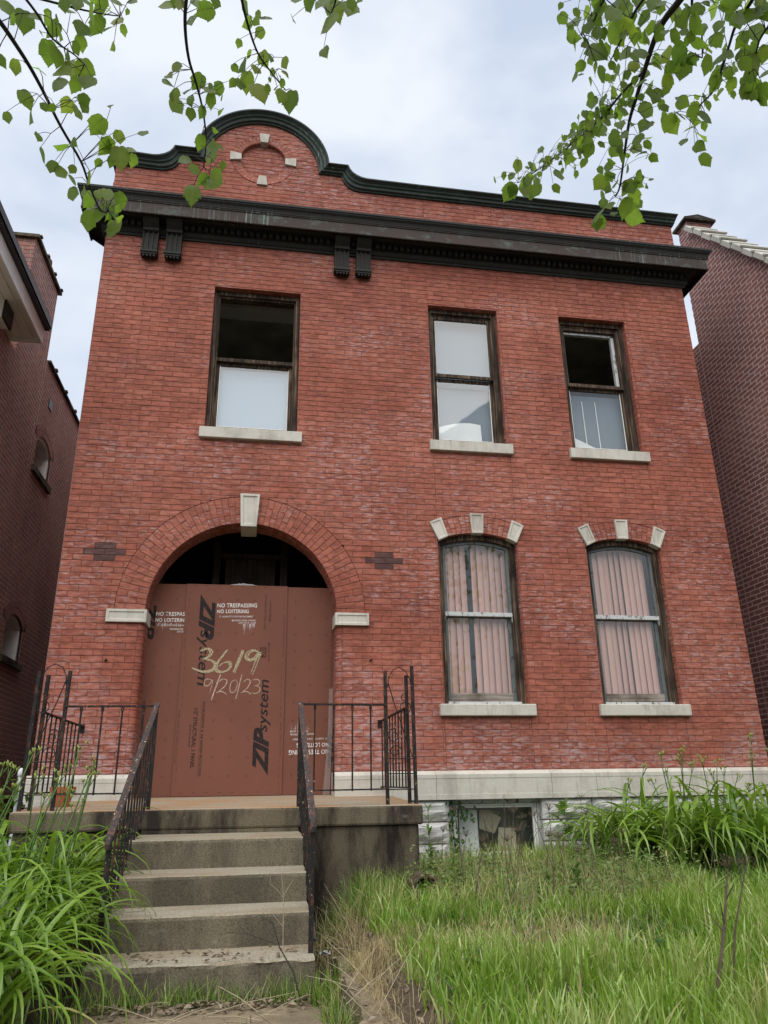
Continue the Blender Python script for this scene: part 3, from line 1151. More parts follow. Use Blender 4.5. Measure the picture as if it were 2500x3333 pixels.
# ---- sash windows
def window_upper(x0, x1, kind):
    zs, zt = 4.878, 6.797
    f = MB()
    fw = 0.052
    for a, b in ((x0 + 0.002, x0 + fw), (x1 - fw, x1 - 0.002)):
        f.box(a, b, 0.075, 0.215, zs, zt - 0.002)
    for a, b in ((x0 + fw, x0 + fw + 0.018), (x1 - fw - 0.018, x1 - fw)):
        f.box(a, b, 0.105, 0.215, zs, zt - 0.06)
    f.box(x0 + fw, x1 - fw, 0.075, 0.215, zt - 0.06, zt - 0.003)
    f.box(x0 + fw + .018, x1 - fw - .018, 0.105, 0.215, zt - 0.082, zt - 0.06)
    fr = f.build('window', WOOD_OLD, house, bevel=0.003)
    s = MB().box(x0 - 0.052, x1 + 0.058, -0.055, 0.10, 4.748, 4.876)
    s.build('sill', LIME, fr, bevel=0.006)
    sub = MB().box(x0 + fw, x1 - fw, 0.07, 0.20, 4.8765, 4.905)
    sub.build('wooden_sill', WOOD_RAIL, fr, bevel=0.003)
    xi0, xi1 = x0 + fw + 0.018, x1 - fw - 0.018
    zm = 5.80
    st = 0.042
    # lower sash (inner track)
    lo = MB()
    ya, yb = 0.158, 0.194
    lo.box(xi0, xi0 + st, ya, yb, 4.906, zm + 0.035)
    lo.box(xi1 - st, xi1, ya, yb, 4.906, zm + 0.035)
    lo.box(xi0 + st, xi1 - st, ya, yb, 4.906, 4.985)
    lo.box(xi0 + st, xi1 - st, ya, yb, zm - 0.005, zm + 0.035)
    lo.build('lower_sash', WOOD_OLD, fr, bevel=0.003)
    MB().box(xi0 + st, xi1 - st, 0.174, 0.178, 4.985, zm - 0.005).build('pane', GLASS, fr)
    putty = MB()
    for a, b in ((xi0 + st, xi0 + st + 0.008), (xi1 - st - 0.008, xi1 - st)):
        putty.box(a, b, 0.164, 0.1735, 4.985, zm - 0.006)
    putty.box(xi0 + st + 0.008, xi1 - st - 0.008, 0.164, 0.1735, 4.985, 4.995)
    putty.build('putty_bead', PAINT_WHITE, fr)
    # upper sash (outer track)
    up = MB()
    ya, yb = 0.112, 0.148
    up.box(xi0 - .004, xi1 + .004, ya, yb, zm - 0.005 + 0.036, zm + 0.078)
    if kind != 'open':
        up.box(xi0, xi0 + st * .8, ya, yb, zm + 0.078, zt - 0.083)
        up.box(xi1 - st * .8, xi1, ya, yb, zm + 0.078, zt - 0.083)
        up.box(xi0 + st * .8, xi1 - st * .8, ya, yb, zt - 0.125, zt - 0.083)
    up.build('upper_sash', WOOD_OLD, fr, bevel=0.003)
    if kind == 'glazed':
        MB().box(xi0 + st * .8, xi1 - st * .8, 0.128, 0.132, zm + 0.078, zt - 0.125).build('pane', GLASS, fr)
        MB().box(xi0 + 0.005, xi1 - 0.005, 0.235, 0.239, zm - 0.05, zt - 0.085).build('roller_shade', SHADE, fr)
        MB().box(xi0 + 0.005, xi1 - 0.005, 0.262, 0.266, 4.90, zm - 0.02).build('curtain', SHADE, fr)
        pts = [(xi0 + .03, 4.93)]
        for i in range(9):
            t = i / 8
            pts.append((xi0 + 0.03 + 0.56 * t, 5.17 + 0.09 * math.sin(t * 2.2)))
        pts.append((xi0 + 0.60, 4.93))
        MB().prism(pts[::-1], 0.215, 0.222).build('paper_sheet', PAPER, fr)
    elif kind == 'open':
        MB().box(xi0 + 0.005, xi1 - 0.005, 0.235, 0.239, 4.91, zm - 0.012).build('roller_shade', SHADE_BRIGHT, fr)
    else:
        b = MB()
        b.box(xi1 - 0.075, xi1 - 0.035, 0.15, 0.2, zm + 0.06, zt - 0.14)
        b.box(xi0, xi1 - 0.03, 0.15, 0.2, zt - 0.16, zt - 0.13)
        b.build('storm_frame', PAINT_PEEL, fr)
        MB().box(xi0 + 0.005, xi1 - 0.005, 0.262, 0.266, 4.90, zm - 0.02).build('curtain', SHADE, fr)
        MB().prism([(xi0 + .04, 4.95), (xi0 + .5, 4.95), (xi0 + .25, 5.06), (xi0 + .04, 5.16)], 0.215, 0.222).build('paper_sheet', PAPER, fr)
        for xx in (xi0 + 0.24, xi0 + 0.42):
            MB().prism([(xx, 5.02), (xx + 0.012, 5.02), (xx + 0.004, 5.70), (xx - 0.006, 5.70)], 0.25, 0.255).build('drape_edge', PAPER, fr)
    return fr


window_upper(*UP_WIN[0], 'open')
window_upper(*UP_WIN[1], 'glazed')
window_upper(*UP_WIN[2], 'broken')


def arc_pts(xc, zc, R, xa, xb, n=12):
    return [(x, zc + math.sqrt(max(R * R - (x - xc) ** 2, 0))) for x in [xa + (xb - xa) * i / n for i in range(n + 1)]]


def window_lower(x0, x1, gap_at):
    xc = (x0 + x1) / 2
    zs = 1.84
    f = MB()
    fw = 0.055
    zj = LWZ + math.sqrt(LWR ** 2 - (x0 - xc) ** 2)
    for a, b in ((x0 + 0.002, x0 + fw), (x1 - fw, x1 - 0.002)):
        f.box(a, b, 0.075, 0.215, zs, zj - 0.01)
    for a, b in ((x0 + fw, x0 + fw + 0.018), (x1 - fw - 0.018, x1 - fw)):
        f.box(a, b, 0.105, 0.215, zs, zj - 0.03)
    top = arc_pts(xc, LWZ, LWR, x0 + 0.002, x1 - 0.002)
    bot = arc_pts(xc, LWZ - 0.06, LWR, x0 + 0.002, x1 - 0.002)
    for i in range(12):
        f.prism([bot[i], bot[i + 1], top[i + 1], top[i]], 0.07, 0.215)
    fr = f.build('window', WOOD_OLD, house)
    MB().box(x0 - 0.062, x1 + 0.062, -0.06, 0.10, 1.716, 1.838).build('sill', LIME, fr, bevel=0.010)
    MB().box(x0 + fw, x1 - fw, 0.06, 0.20, 1.8385, 1.872).build('wooden_sill', PAINT_PEEL, fr, bevel=0.003)
    xi0, xi1 = x0 + fw + 0.018, x1 - fw - 0.018
    zm, st = 2.82, 0.040
    lo = MB()
    ya, yb = 0.158, 0.194
    lo.box(xi0, xi0 + st, ya, yb, 1.873, zm + 0.02)
    lo.box(xi1 - st, xi1, ya, yb, 1.873, zm + 0.02)
    lo.box(xi0 + st, xi1 - st, ya, yb, zm - 0.02, zm + 0.02)
    lo.build('lower_sash', PAINT_BLUE, fr, bevel=0.003)
    MB().box(xi0 + st, xi1 - st, ya - 0.002, yb, 1.873, 1.972).build('bottom_rail', WOOD_RAIL, fr, bevel=0.003)
    MB().box(xi0 + st, xi1 - st, 0.174, 0.178, 1.972, zm - 0.02).build('pane', GLASS, fr)
    up = MB()
    ya, yb = 0.112, 0.148
    up.box(xi0, xi0 + st * .8, ya, yb, zm + 0.03, zj - 0.06)
    up.box(xi1 - st * .8, xi1, ya, yb, zm + 0.03, zj - 0.06)
    t2 = arc_pts(xc, LWZ - 0.0615, LWR, xi0, xi1)
    b2 = arc_pts(xc, LWZ - 0.098, LWR, xi0, xi1)
    for i in range(12):
        up.prism([b2[i], b2[i + 1], t2[i + 1], t2[i]], ya - .002, yb)
    up.build('upper_sash', PAINT_BLUE, fr)
    mr = MB().box(xi0 - .01, xi1 + .01, ya - 0.006, yb, zm - 0.015, zm + 0.030)
    for xx in (xi0 - 0.012, xi1 - 0.008):
        mr.prism([(xx, zm - 0.015), (xx + .02, zm - 0.015), (xx + .014, zm - 0.075), (xx + .006, zm - 0.075)], ya, yb - 0.002)
    mr.build('meeting_rail', PAINT_PEEL, fr, bevel=0.003)
    a3 = arc_pts(xc, LWZ - 0.098, LWR, xi0 + st * .8, xi1 - st * .8)
    MB().prism([(xi0 + st * .8, zm + 0.03), (xi1 - st * .8, zm + 0.03)] + a3[::-1], 0.128, 0.132).build('pane', GLASS, fr)
    # vertical blind
    x = xi0 + 0.005
    i = 0
    while x < xi1 - 0.02:
        if gap_at and abs(x + 0.035 - gap_at) < 0.042:
            x += 0.03
            continue
        w = 0.083
        a = math.radians(random.uniform(8, 26))
        if not gap_at and x > xi1 - 0.105:
            break
        c, s = math.cos(a), math.sin(a)
        lean = random.uniform(-.004, .004)
        slat = MB()
        vs = []
        for z, dx in ((1.955, lean), (3.66, 0)):
            for t, bow in ((0, 0), (.25, .004), (.5, .006), (.75, .004), (1, 0)):
                for th_ in (0, 0.0015):
                    vs.append((x + dx + w * t * c - (bow + th_) * s, 0.205 + w * t * s - (bow + th_) * c, z))
        fs = []
        for q in range(4):
            b = q * 2
            fs += [(b, b + 2, b + 12, b + 10), (b + 1, b + 11, b + 13, b + 3)]
        fs += [(0, 10, 11, 1), (8, 9, 19, 18)]
        slat.add(vs, fs)
        slat.build('blind_slat', BLIND, fr)
        x += 0.0715
        i += 1
    MB().box(xi0, xi1, 0.197, 0.25, 3.66, 3.70).build('blind_headrail', WHITE_TRIM, fr)
    # arch over the opening
    hold = MB()
    a_l = math.acos((x0 - 0.005 - xc) / (LWR))
    aa, ab = math.pi - a_l, a_l
    aa, ab = aa - 0.0, ab + 0.0
    for i in range(14):
        t0, t1 = aa + (ab - aa) * i / 14, aa + (ab - aa) * (i + 1) / 14
        hold.add([(xc + r * math.cos(t), 0.005, LWZ + r * math.sin(t)) for r, t in ((LWR, t0), (LWR + .22, t0), (LWR + .22, t1), (LWR, t1))], [(0, 1, 2, 3)])
        hold.add([(xc + (LWR + .003) * math.cos(t), y, LWZ + (LWR + .003) * math.sin(t)) for t, y in ((t0, 0), (t1, 0), (t1, .12), (t0, .12))], [(0, 1, 2, 3)])
    ho = hold.build('window_arch', MORTAR, house)
    ring_of(xc, LWZ, LWR, LWR + 0.205, aa, ab, 16, ho)
    d = xc - 4.4545
    for sgn in (-1, 1):
        pts = [(xc + sgn * 0.457, 3.640), (xc + sgn * 0.348, 3.692), (xc + sgn * 0.420, 3.912), (xc + sgn * 0.556, 3.851)]
        stone_quad(pts if sgn < 0 else pts[::-1], ho, 'springer_stone')
    stone_quad([(xc - 0.066, 3.738), (xc + 0.066, 3.738), (xc + 0.082, 3.977), (xc - 0.082, 3.977)], ho)
    return fr


window_lower(*LO_WIN[0], 4.405)
window_lower(*LO_WIN[1], None)

wme = wall_holder.data
wme.from_pydata(wall_mb.v, [], wall_mb.f)
wme.materials.append(MORTAR)
wme.update()

# ---- parapet coping
half = []
for i in range(25):
    a = math.pi / 2 * (1 - i / 24)
    half.append((0.735 * math.cos(a), 8.73 + 0.735 * math.sin(a), 0.872 * math.cos(a), 8.73 + 0.872 * math.sin(a)))
half[-1] = (0.735, 8.722, 0.872, 8.815)
half += [(1.04, 8.715, 1.12, 8.815), (1.055, 8.66, 1.145, 8.755), (1.085, 8.60, 1.18, 8.705), (1.13, 8.545, 1.235, 8.663), (1.20, 8.505, 1.30, 8.635), (1.28, 8.49, 1.37, 8.622)]
left = [(PCX - a, b, PCX - c, d) for a, b, c, d in half[::-1]]
right = [(PCX + a, b, PCX + c, d) for a, b, c, d in half[1:]]
path = [(-0.04, 8.51, -0.06, 8.645)] + left + right + [(3.9, 8.485, 3.95, 8.615), (5.5, 8.485, 5.5, 8.61), (7.625, 8.49, 7.66, 8.61)]
prof = [(0, 0.0), (0, 0.028), (0.13, 0.032), (0.19, 0.058), (0.44, 0.064), (0.52, 0.085), (0.66, 0.092), (0.80, 0.118), (0.86, 0.135), (1.0, 0.135), (1.06, 0.0), (1.06, -0.30), (0, -0.30)]
mb = MB()
vs, fs = [], []
for xl, zl, xu, zu in path:
    for t, o in prof:
        vs.append((xl + (xu - xl) * t, -o, zl + (zu - zl) * t))
m = len(prof)
for i in range(len(path) - 1):
    for j in range(m - 1):
        fs.append((i * m + j, (i + 1) * m + j, (i + 1) * m + j + 1, i * m + j + 1))
fs += [tuple(range(m)), tuple(range((len(path) - 1) * m + m - 1, (len(path) - 1) * m - 1, -1))]
mb.add(vs, fs)
mb.build('parapet_coping', COPPER_GREEN, house)


# ---- cornice
def sweep_front(mb, prof, yl=0.34, yr=0.55):
    m = len(prof)
    vs, fs = [], []
    for o, z in prof:
        vs += [(-o, yl, z), (-o, -o, z), (W + o, -o, z), (W + o, yr, z)]
    for j in range(m - 1):
        for i in range(3):
            fs.append((j * 4 + i, j * 4 + i + 1, (j + 1) * 4 + i + 1, (j + 1) * 4 + i))
    fs.append(tuple(j * 4 for j in range(m)))
    fs.append(tuple(j * 4 + 3 for j in range(m - 1, -1, -1)))
    mb.add(vs, fs)


mb = MB()
sweep_front(mb, [(0.0, 7.428), (0.026, 7.428), (0.030, 7.452), (0.046, 7.460), (0.060, 7.482), (0.064, 7.505), (0.066, 7.598), (0.128, 7.602), (0.132, 7.616), (0.160, 7.632), (0.166, 7.645), (0.249, 7.645), (0.249, 7.60)])
corn = mb.build('cornice', COPPER, house)
mb = MB()
sweep_front(mb, [(0.249, 7.575), (0.2495, 7.572), (0.266, 7.572), (0.270, 7.58), (0.264, 7.588), (0.264, 7.728), (0.276, 7.736), (0.276, 7.748), (0.2, 7.75)])
mb.build('fascia', COPPER_FASCIA, corn)
mb = MB()
sweep_front(mb, [(0.2, 7.7485), (0.282, 7.7485), (0.286, 7.765), (0.278, 7.77), (0.290, 7.80), (0.312, 7.822), (0.316, 7.838), (0.326, 7.842), (0.326, 7.872), (0.31, 7.878), (0.0, 7.94)])
mb.build('crown_moulding', COPPER, corn)
x = 0.05
while x < W - 0.03:
    if not any(c - 0.11 < x + 0.02 < c + 0.11 for c in (0.535, 0.812, 2.878, 3.153)):
        MB().box(x, x + 0.046, -0.122, -0.06, 7.516, 7.590).build('dentil', COPPER, corn)
    x += 0.0795


def bracket(xc):
    h = 0.098
    b = MB()
    # scroll block under the soffit, side profile extruded across
    prof = [(0.0, 7.655), (0.238, 7.655), (0.245, 7.62), (0.225, 7.60), (0.215, 7.57), (0.17, 7.52), (0.125, 7.485), (0.118, 7.455), (0.0, 7.455)]
    n = len(prof)
    vs = [(xc - h * .96, -o, z) for o, z in prof] + [(xc + h * .96, -o, z) for o, z in prof]
    fs = [tuple(range(n)), tuple(range(2 * n - 1, n - 1, -1))] + [(i, n + i, n + (i + 1) % n, (i + 1) % n) for i in range(n)]
    b.add(vs, fs)
    b.box(xc - h - .012, xc + h + .012, -0.258, 0, 7.6555, 7.672)
    bo = b.build('bracket', COPPER, house)
    s = MB()
    s.box(xc - h * .93, xc + h * .93, -0.080, 0.0, 7.165, 7.4545)
    for t in (-0.93, -0.34, 0.22, 0.80):
        s.box(xc + h * t, xc + h * (t + 0.13), -0.098, -0.0795, 7.175, 7.445)
    s.box(xc - h * .93, xc + h * .93, -0.098, -0.0795, 7.4455, 7.4545)
    s.build('shaft', COPPER, bo)
    q = MB()
    q.box(xc - h * 1.02, xc + h * 1.02, -0.120, 0.0, 7.138, 7.1645)
    q.box(xc - h * .94, xc + h * .94, -0.108, 0.0, 7.112, 7.1375)
    for t in (-0.62, -0.2, 0.22, 0.64):
        q.prism([(xc + h * t - .016, 7.1115), (xc + h * t + .016, 7.1115), (xc + h * t + .009, 7.085), (xc + h * t - .009, 7.085)][::-1], -0.10, -0.03)
    q.build('foot', COPPER, bo)


for xc in (0.535, 0.812, 2.878, 3.153):
    bracket(xc)

# ---- water table and rock-faced foundation
WT = [(0.0, 1.180), (0.034, 1.176), (0.080, 1.143), (0.080, 1.106), (0.0765, 1.1045), (0.0765, 0.9565), (0.080, 0.955), (0.080, 0.906), (-0.05, 0.906), (-0.05, 1.18)]


def wt_block(xa, xb, parent, back=None):
    m = len(WT)
    xa, xb = xa + 0.002, xb - 0.002
    vs = [(xa, -o, z) for o, z in WT] + [(xb, -o, z) for o, z in WT]
    if back:
        vs = [(x, back if y > 0.01 else y, z) for x, y, z in vs]
    fs = [(i, m + i, m + (i + 1) % m, (i + 1) % m) for i in range(m)] + [tuple(range(m)), tuple(range(2 * m - 1, m - 1, -1))]
    return MB().add(vs, fs, 0.5).build('stone', LIME, parent)


fb = MB()
fb.box(0.0, 3.99, 0.012, 0.3, -0.5, 0.905)
fb.box(4.99, W, 0.012, 0.3, -0.5, 0.905)
fb.box(3.99, 4.99, 0.012, 0.3, -0.5, 0.34)
fb.box(0.0, 0.86, 0.02, 0.3, 0.9055, 1.16)
fb.box(2.88, W, 0.02, 0.3, 0.9055, 1.16)
found = fb.build('foundation', MORTAR_LEFT, house)
for xa, xb, bk in ((-0.03, 0.9, 0.3), (2.835, 3.853, 0.3), (3.853, 5.064, None), (5.064, 5.551, None), (5.551, 6.62, None), (6.62, 7.635, None)):
    wt_block(xa, xb, found, bk)


def rock(xa, xb, za, zb, parent):
    nx, nz = max(6, int((xb - xa) / 0.045)), 9
    vs, fs = [], []
    sd = random.uniform(0, 50)
    for j in range(nz + 1):
        for i in range(nx + 1):
            x, z = xa + .006 + (xb - xa - .012) * i / nx, za + .005 + (zb - za - .010) * j / nz
            e = min(i, nx - i, j, nz - j)
            o = 0.008
            if e > 0:
                n1 = mnoise.noise(Vector((x * 6 + sd, z * 9, sd)))
                n2 = abs(mnoise.noise(Vector((x * 8, z * 12 + sd, 3))))
                o = 0.045 + 0.026 * n1 - 0.03 * n2 + (0.012 if e > 1 else -0.012)
                o *= 1.0 if j > 2 else 0.75
            vs.append((x, -0.012 - o, z))
    for j in range(nz):
        for i in range(nx):
            a = j * (nx + 1) + i
            fs.append((a, a + 1, a + nx + 2, a + nx + 1))
    n = len(vs)
    ring = [i for i in range(nx + 1)] + [(j + 1) * (nx + 1) - 1 for j in range(1, nz + 1)] + [nz * (nx + 1) + i for i in range(nx - 1, -1, -1)] + [j * (nx + 1) for j in range(nz - 1, 0, -1)]
    for i in ring:
        vs.append((vs[i][0], 0.03, vs[i][2]))
    for q in range(len(ring)):
        r2 = (q + 1) % len(ring)
        fs.append((ring[q], n + q, n + r2, ring[r2]))
    MB().add(vs, fs, 0.5).build('rock_stone', ROCKFACE, parent)


rows = [(0.702, 0.904, [(-0.02, 0.34), (3.35, 3.99), (4.95, 5.50), (5.50, 6.35), (6.35, 7.0), (7.0, 7.62)]),
        (0.502, 0.700, [(-0.02, 0.34), (3.35, 3.98), (4.95, 5.22), (5.22, 5.95), (5.95, 6.7), (6.7, 7.62)]),
        (0.30, 0.500, [(-0.02, 0.34), (3.35, 3.78), (3.78, 3.98), (4.95, 5.45), (5.45, 6.2), (6.2, 7.0), (7.0, 7.62)]),
        (0.10, 0.298, [(3.35, 4.1), (4.1, 4.9), (4.9, 5.7)])]
for za, zb, ss in rows:
    for xa, xb in ss:
        rock(xa, xb, za, zb, found)

# ---- basement window
f = MB()
bx0, bx1, bz0, bz1 = 4.000, 4.985, 0.33, 0.904
f.box(bx0, bx0 + .055, 0.05, 0.16, bz0, bz1)
f.box(bx1 - .055, bx1, 0.05, 0.16, bz0, bz1)
f.box(bx0 + .055, bx1 - .055, 0.05, 0.16, bz1 - 0.04, bz1)
f.box(bx0 + .055, bx1 - .055, 0.04, 0.16, bz0, bz0 + 0.04)
bw = f.build('basement_window', PAINT_PEEL, house, bevel=0.003)
g = MB()
for k, (d, y) in enumerate(((0.0, 0.07), (0.02, 0.085))):
    a0, a1, c0, c1 = bx0 + .058 + d, bx1 - .058 - d, bz0 + .042 + d, bz1 - .045 - d
    g.box(a0, a0 + .018, y, y + .03, c0, c1)
    g.box(a1 - .018, a1, y, y + .03, c0, c1)
    g.box(a0 + .018, a1 - .018, y, y + .03, c1 - .018, c1)
    g.box(a0 + .018, a1 - .018, y, y + .03, c0, c0 + .018)
g.build('storm_sash', PAINT_WHITE, bw)
MB().box(bx0 + .09, bx1 - .09, 0.097, 0.101, bz0 + .07, bz1 - .08).build('pane', GLASS, bw)
MB().prism([(4.14, .40), (4.34, .40), (4.33, .80), (4.14, .81)], 0.20, 0.206).build('paper_sheet', PAPER, bw)
MB().prism([(4.36, .62), (4.52, .57), (4.60, .72), (4.46, .80), (4.37, .79)], 0.24, 0.246).build('paper_sheet', CARD, bw)
MB().prism([(4.53, .40), (4.73, .40), (4.73, .62), (4.55, .63)], 0.19, 0.196).build('paper_sheet', CARD, bw)

# ---- body behind the front, roof and rooms
side = MB()
side.box(-0.012, 0.30, 0.02, 13.0, -0.4, 8.25)
side.box(W - 0.30, W + 0.012, 0.02, 13.0, -0.4, 8.25)
side.box(0.30, W - 0.30, 12.7, 13.0, -0.4, 8.25)
side.box(0.03, W - .03, 0.02, 0.28, 7.90, 8.48)
side.build('side_wall', BRICK_LEFT, house)
MB().box(0.30, W - 0.30, 0.28, 12.7, 7.75, 7.9).build('roof', ROOF, house)


def room(x0, x1, y0, y1, z0, z1, wall, ceil, name='room'):
    mb = MB()
    mb.add([(x0, y0, z0), (x0, y1, z0), (x0, y1, z1), (x0, y0, z1), (x1, y0, z0), (x1, y1, z0), (x1, y1, z1), (x1, y0, z1)],
           [(0, 1, 2, 3), (7, 6, 5, 4), (1, 5, 6, 2), (0, 4, 5, 1)])
    o = mb.build(name, wall, house)
    MB().add([(x0, y0, z1), (x1, y0, z1), (x1, y1, z1), (x0, y1, z1)], [(0, 1, 2, 3)]).build('room_ceiling', ceil, o)
    return o


r2 = room(0.31, 3.2, 0.22, 4.6, 4.5, 7.22, PLASTER, CEILING)
mb = MB()
for y0, y1, dz in ((0.92, 1.06, .05), (1.06, 1.17, .035), (1.17, 1.25, .02)):
    mb.box(0.31, 3.2, y0, y1, 7.219 - dz, 7.219)
mb.build('ceiling_moulding', SOFFIT, r2)
room(3.25, 7.29, 0.22, 4.6, 4.5, 7.22, PLASTER, CEILING)
room(3.25, 7.29, 0.22, 4.6, 0.95, 4.3, PLASTER, CEILING)
room(3.6, 5.4, 0.17, 2.2, -0.3, 0.92, PLASTER, CEILING)
vest = room(0.4, 3.24, 0.31, 1.7, 0.93, 4.3, WOOD_DARK, WOOD_DARK, 'vestibule')
mb = MB()
for x0, x1 in ((1.48, 1.56), (2.26, 2.34), (0.86, 0.93), (2.84, 2.91)):
    mb.box(x0, x1, 0.80, 0.90, 0.95, 4.2)
mb.box(1.56, 2.26, 0.82, 0.90, 3.98, 4.08)
mb.box(1.56, 2.26, 0.82, 0.90, 3.60, 3.66)
mb.box(1.62, 2.20, 0.86, 0.90, 3.0, 3.60)
mb.box(0.4, 3.24, 0.78, 0.92, 4.12, 4.29)
mb.build('door_surround', WOOD_DARK, vest)
for x, z in ((0.556, 2.252), (3.209, 2.282)):
    mb = MB()
    mb.tube([(x, 0.01, z), (x, -0.035, z), (x + .006, -0.05, z + .012)], 0.006, 6)
    mb.tube([(x - .014, -0.022, z - .006), (x + .014, -0.022, z + .006)], 0.008, 6)
    mb.build('wall_hook', IRON, house)

# ================================================================== BOARDED DOORWAY
def floor_z(y):
    return 0.971 - (0.31 - y) * 0.0430


board = thing('door_boarding', 'brown sheathing panels boarding up the arched doorway, with stencilled warnings and chalk numbers', 'boarding', (1.86, 0.28, 0.97))
PY = {}


def panel(x0, x1, y0, y1, ztop_):
    o = MB().box(x0, x1, y0, y1, 0.974, ztop_).build('panel', PANEL, board, bevel=0.0015)
    PY[o.name] = y0 - 0.0012
    return o


p_left = panel(0.79, 1.262, 0.2835, 0.2955, 3.128)
p_mid = panel(1.252, 2.334, 0.268, 0.280, 3.131)
p_right = panel(2.325, 2.94, 0.2835, 0.2955, 3.126)


def lettering(s, p0, d, w, h, mat, parent, bold=0.0, shear=0.0, name='lettering', lift=0.0, space=1.0):
    """flat print: baseline starts at p0 = (x, z), runs along d for width w, letters h tall"""
    cu = bpy.data.curves.new('text', 'FONT')
    cu.body = s
    cu.size = 1.0
    cu.offset = bold
    cu.shear = shear
    cu.space_character = space
    cu.resolution_u = 3
    cu.fill_mode = 'FRONT'
    ob = bpy.data.objects.new('text', cu)
    COL.objects.link(ob)
    dg = bpy.context.evaluated_depsgraph_get()
    me = bpy.data.meshes.new_from_object(ob.evaluated_get(dg))
    bpy.data.objects.remove(ob)
    n = len(me.vertices)
    co = np.empty(n * 3, dtype=np.float32)
    me.vertices.foreach_get('co', co)
    co = co.reshape(-1, 3)
    x0, x1 = co[:, 0].min(), co[:, 0].max()
    z0, z1 = co[:, 1].min(), co[:, 1].max()
    a = (co[:, 0] - x0) / (x1 - x0) * w
    b = (co[:, 1] - z0) / (z1 - z0) * h
    ux, uz = -d[1], d[0]
    out = np.stack([p0[0] + a * d[0] + b * ux, np.full(n, PY[parent.name] - lift), p0[1] + a * d[1] + b * uz], 1)
    me.vertices.foreach_set('co', out.astype(np.float32).ravel())
    me.name = name
    me.materials.clear()
    me.materials.append(mat)
    me.update()
    return place(name, me, parent)


R_, D_, U_, L_ = (1, 0), (0, -1), (0, 1), (-1, 0)
# large printed marks
lettering('ZIP', (1.405, 3.02), D_, 0.495, 0.165, INK, p_mid, 0.05, 0.35)
lettering('system', (1.395, 2.625), D_, 0.575, 0.125, INK, p_mid, 0.012, 0.2)
lettering('ZIP', (2.190, 1.160), U_, 0.47, 0.160, INK, p_mid, 0.05, 0.35)
lettering('system', (2.200, 1.585), U_, 0.53, 0.120, INK, p_mid, 0.012, 0.2)
lettering('ZIP', (0.815, 2.965), D_, 0.44, 0.140, INK, p_left, 0.03, 0.35)
lettering('ZIP', (2.925, 1.16), U_, 0.40, 0.13, INK, p_right, 0.03, 0.35)
lettering('WATER-RESISTIVE  &  AIR BARRIER PROTECTION', (1.502, 1.893), D_, 0.73, 0.026, INK, p_mid, 0.01)
lettering('1/2" STRUCTURAL 1 PANEL', (1.418, 1.820), D_, 0.583, 0.042, INK, p_mid, 0.02)
lettering('02-04-23 02:38 BE', (1.386, 1.66), D_, 0.223, 0.017, INK, p_mid, 0.01)
lettering('PARA APLICAR USE EL RODILLO', (1.262, 1.799), D_, 0.511, 0.026, INK_FAINT, p_mid, 0.0)
lettering('ROLL THE TAPE', (1.262, 2.65), D_, 0.235, 0.026, INK_FAINT, p_mid, 0.0)
lettering('Join the revolution.', (2.122, 2.645), U_, 0.393, 0.040, INK_FAINT, p_mid, 0.012)
lettering('#zipsystem', (2.172, 2.732), U_, 0.225, 0.036, INK_FAINT, p_mid, 0.012)
lettering('YEAR SYSTEM', (2.168, 2.295), U_, 0.21, 0.024, INK_FAINT, p_mid, 0.012)
lettering('PARA APLICAR USE EL RODILLO', (2.318, 2.35), U_, 0.46, 0.022, INK_FAINT, p_mid, 0.0)
lettering('ROLL THE TAPE', (2.318, 1.35), U_, 0.33, 0.022, INK_FAINT, p_mid, 0.0)
lettering('WATER-RESISTIVE  &  AIR BARRIER', (2.845, 2.05), U_, 0.62, 0.026, INK_FAINT, p_right, 0.01)
lettering('WATER-RESISTIVE  &  AIR BARRIER', (0.905, 1.90), D_, 0.70, 0.026, INK, p_left, 0.01)
mb = MB().add([(2.06, PY[p_mid.name], 2.345), (2.128, PY[p_mid.name], 2.345), (2.128, PY[p_mid.name], 2.455), (2.06, PY[p_mid.name], 2.455)], [(0, 1, 2, 3)])
mb.build('printed_square', INK_FAINT, p_mid)
lettering('3', (2.118, 2.358), U_, 0.040, 0.046, PANEL, p_mid, 0.02, lift=0.001)
lettering('0', (2.118, 2.402), U_, 0.040, 0.046, PANEL, p_mid, 0.02, lift=0.001)
mb = MB()
ym = PY[p_mid.name]
mb.add([(1.493, ym, 1.89), (1.496, ym, 1.89), (1.496, ym, 1.163), (1.493, ym, 1.163)], [(0, 1, 2, 3)])
for x, zz in ((1.290, (3.05, 2.68, .075)), (1.290, (2.40, 1.83, .075)), (1.290, (1.25, 1.05, .1)), (2.296, (3.05, 2.85, .075)), (2.296, (2.3, 1.75, .075)), (2.296, (1.32, 1.0, .075))):
    z = zz[0]
    while z > zz[1]:
        mb.add([(x, ym, z), (x + .004, ym, z), (x + .004, ym, z - .04), (x, ym, z - .04)], [(0, 1, 2, 3)])
        z -= zz[2]
for x in np.arange(1.33, 2.3, 0.125):
    for z in (3.112, 1.003):
        mb.add([(x, ym, z), (x + .03, ym, z), (x + .03, ym, z + .006), (x, ym, z + .006)], [(0, 1, 2, 3)])
mb.build('printed_dashes', INK_FAINT, p_mid, kind='stuff')
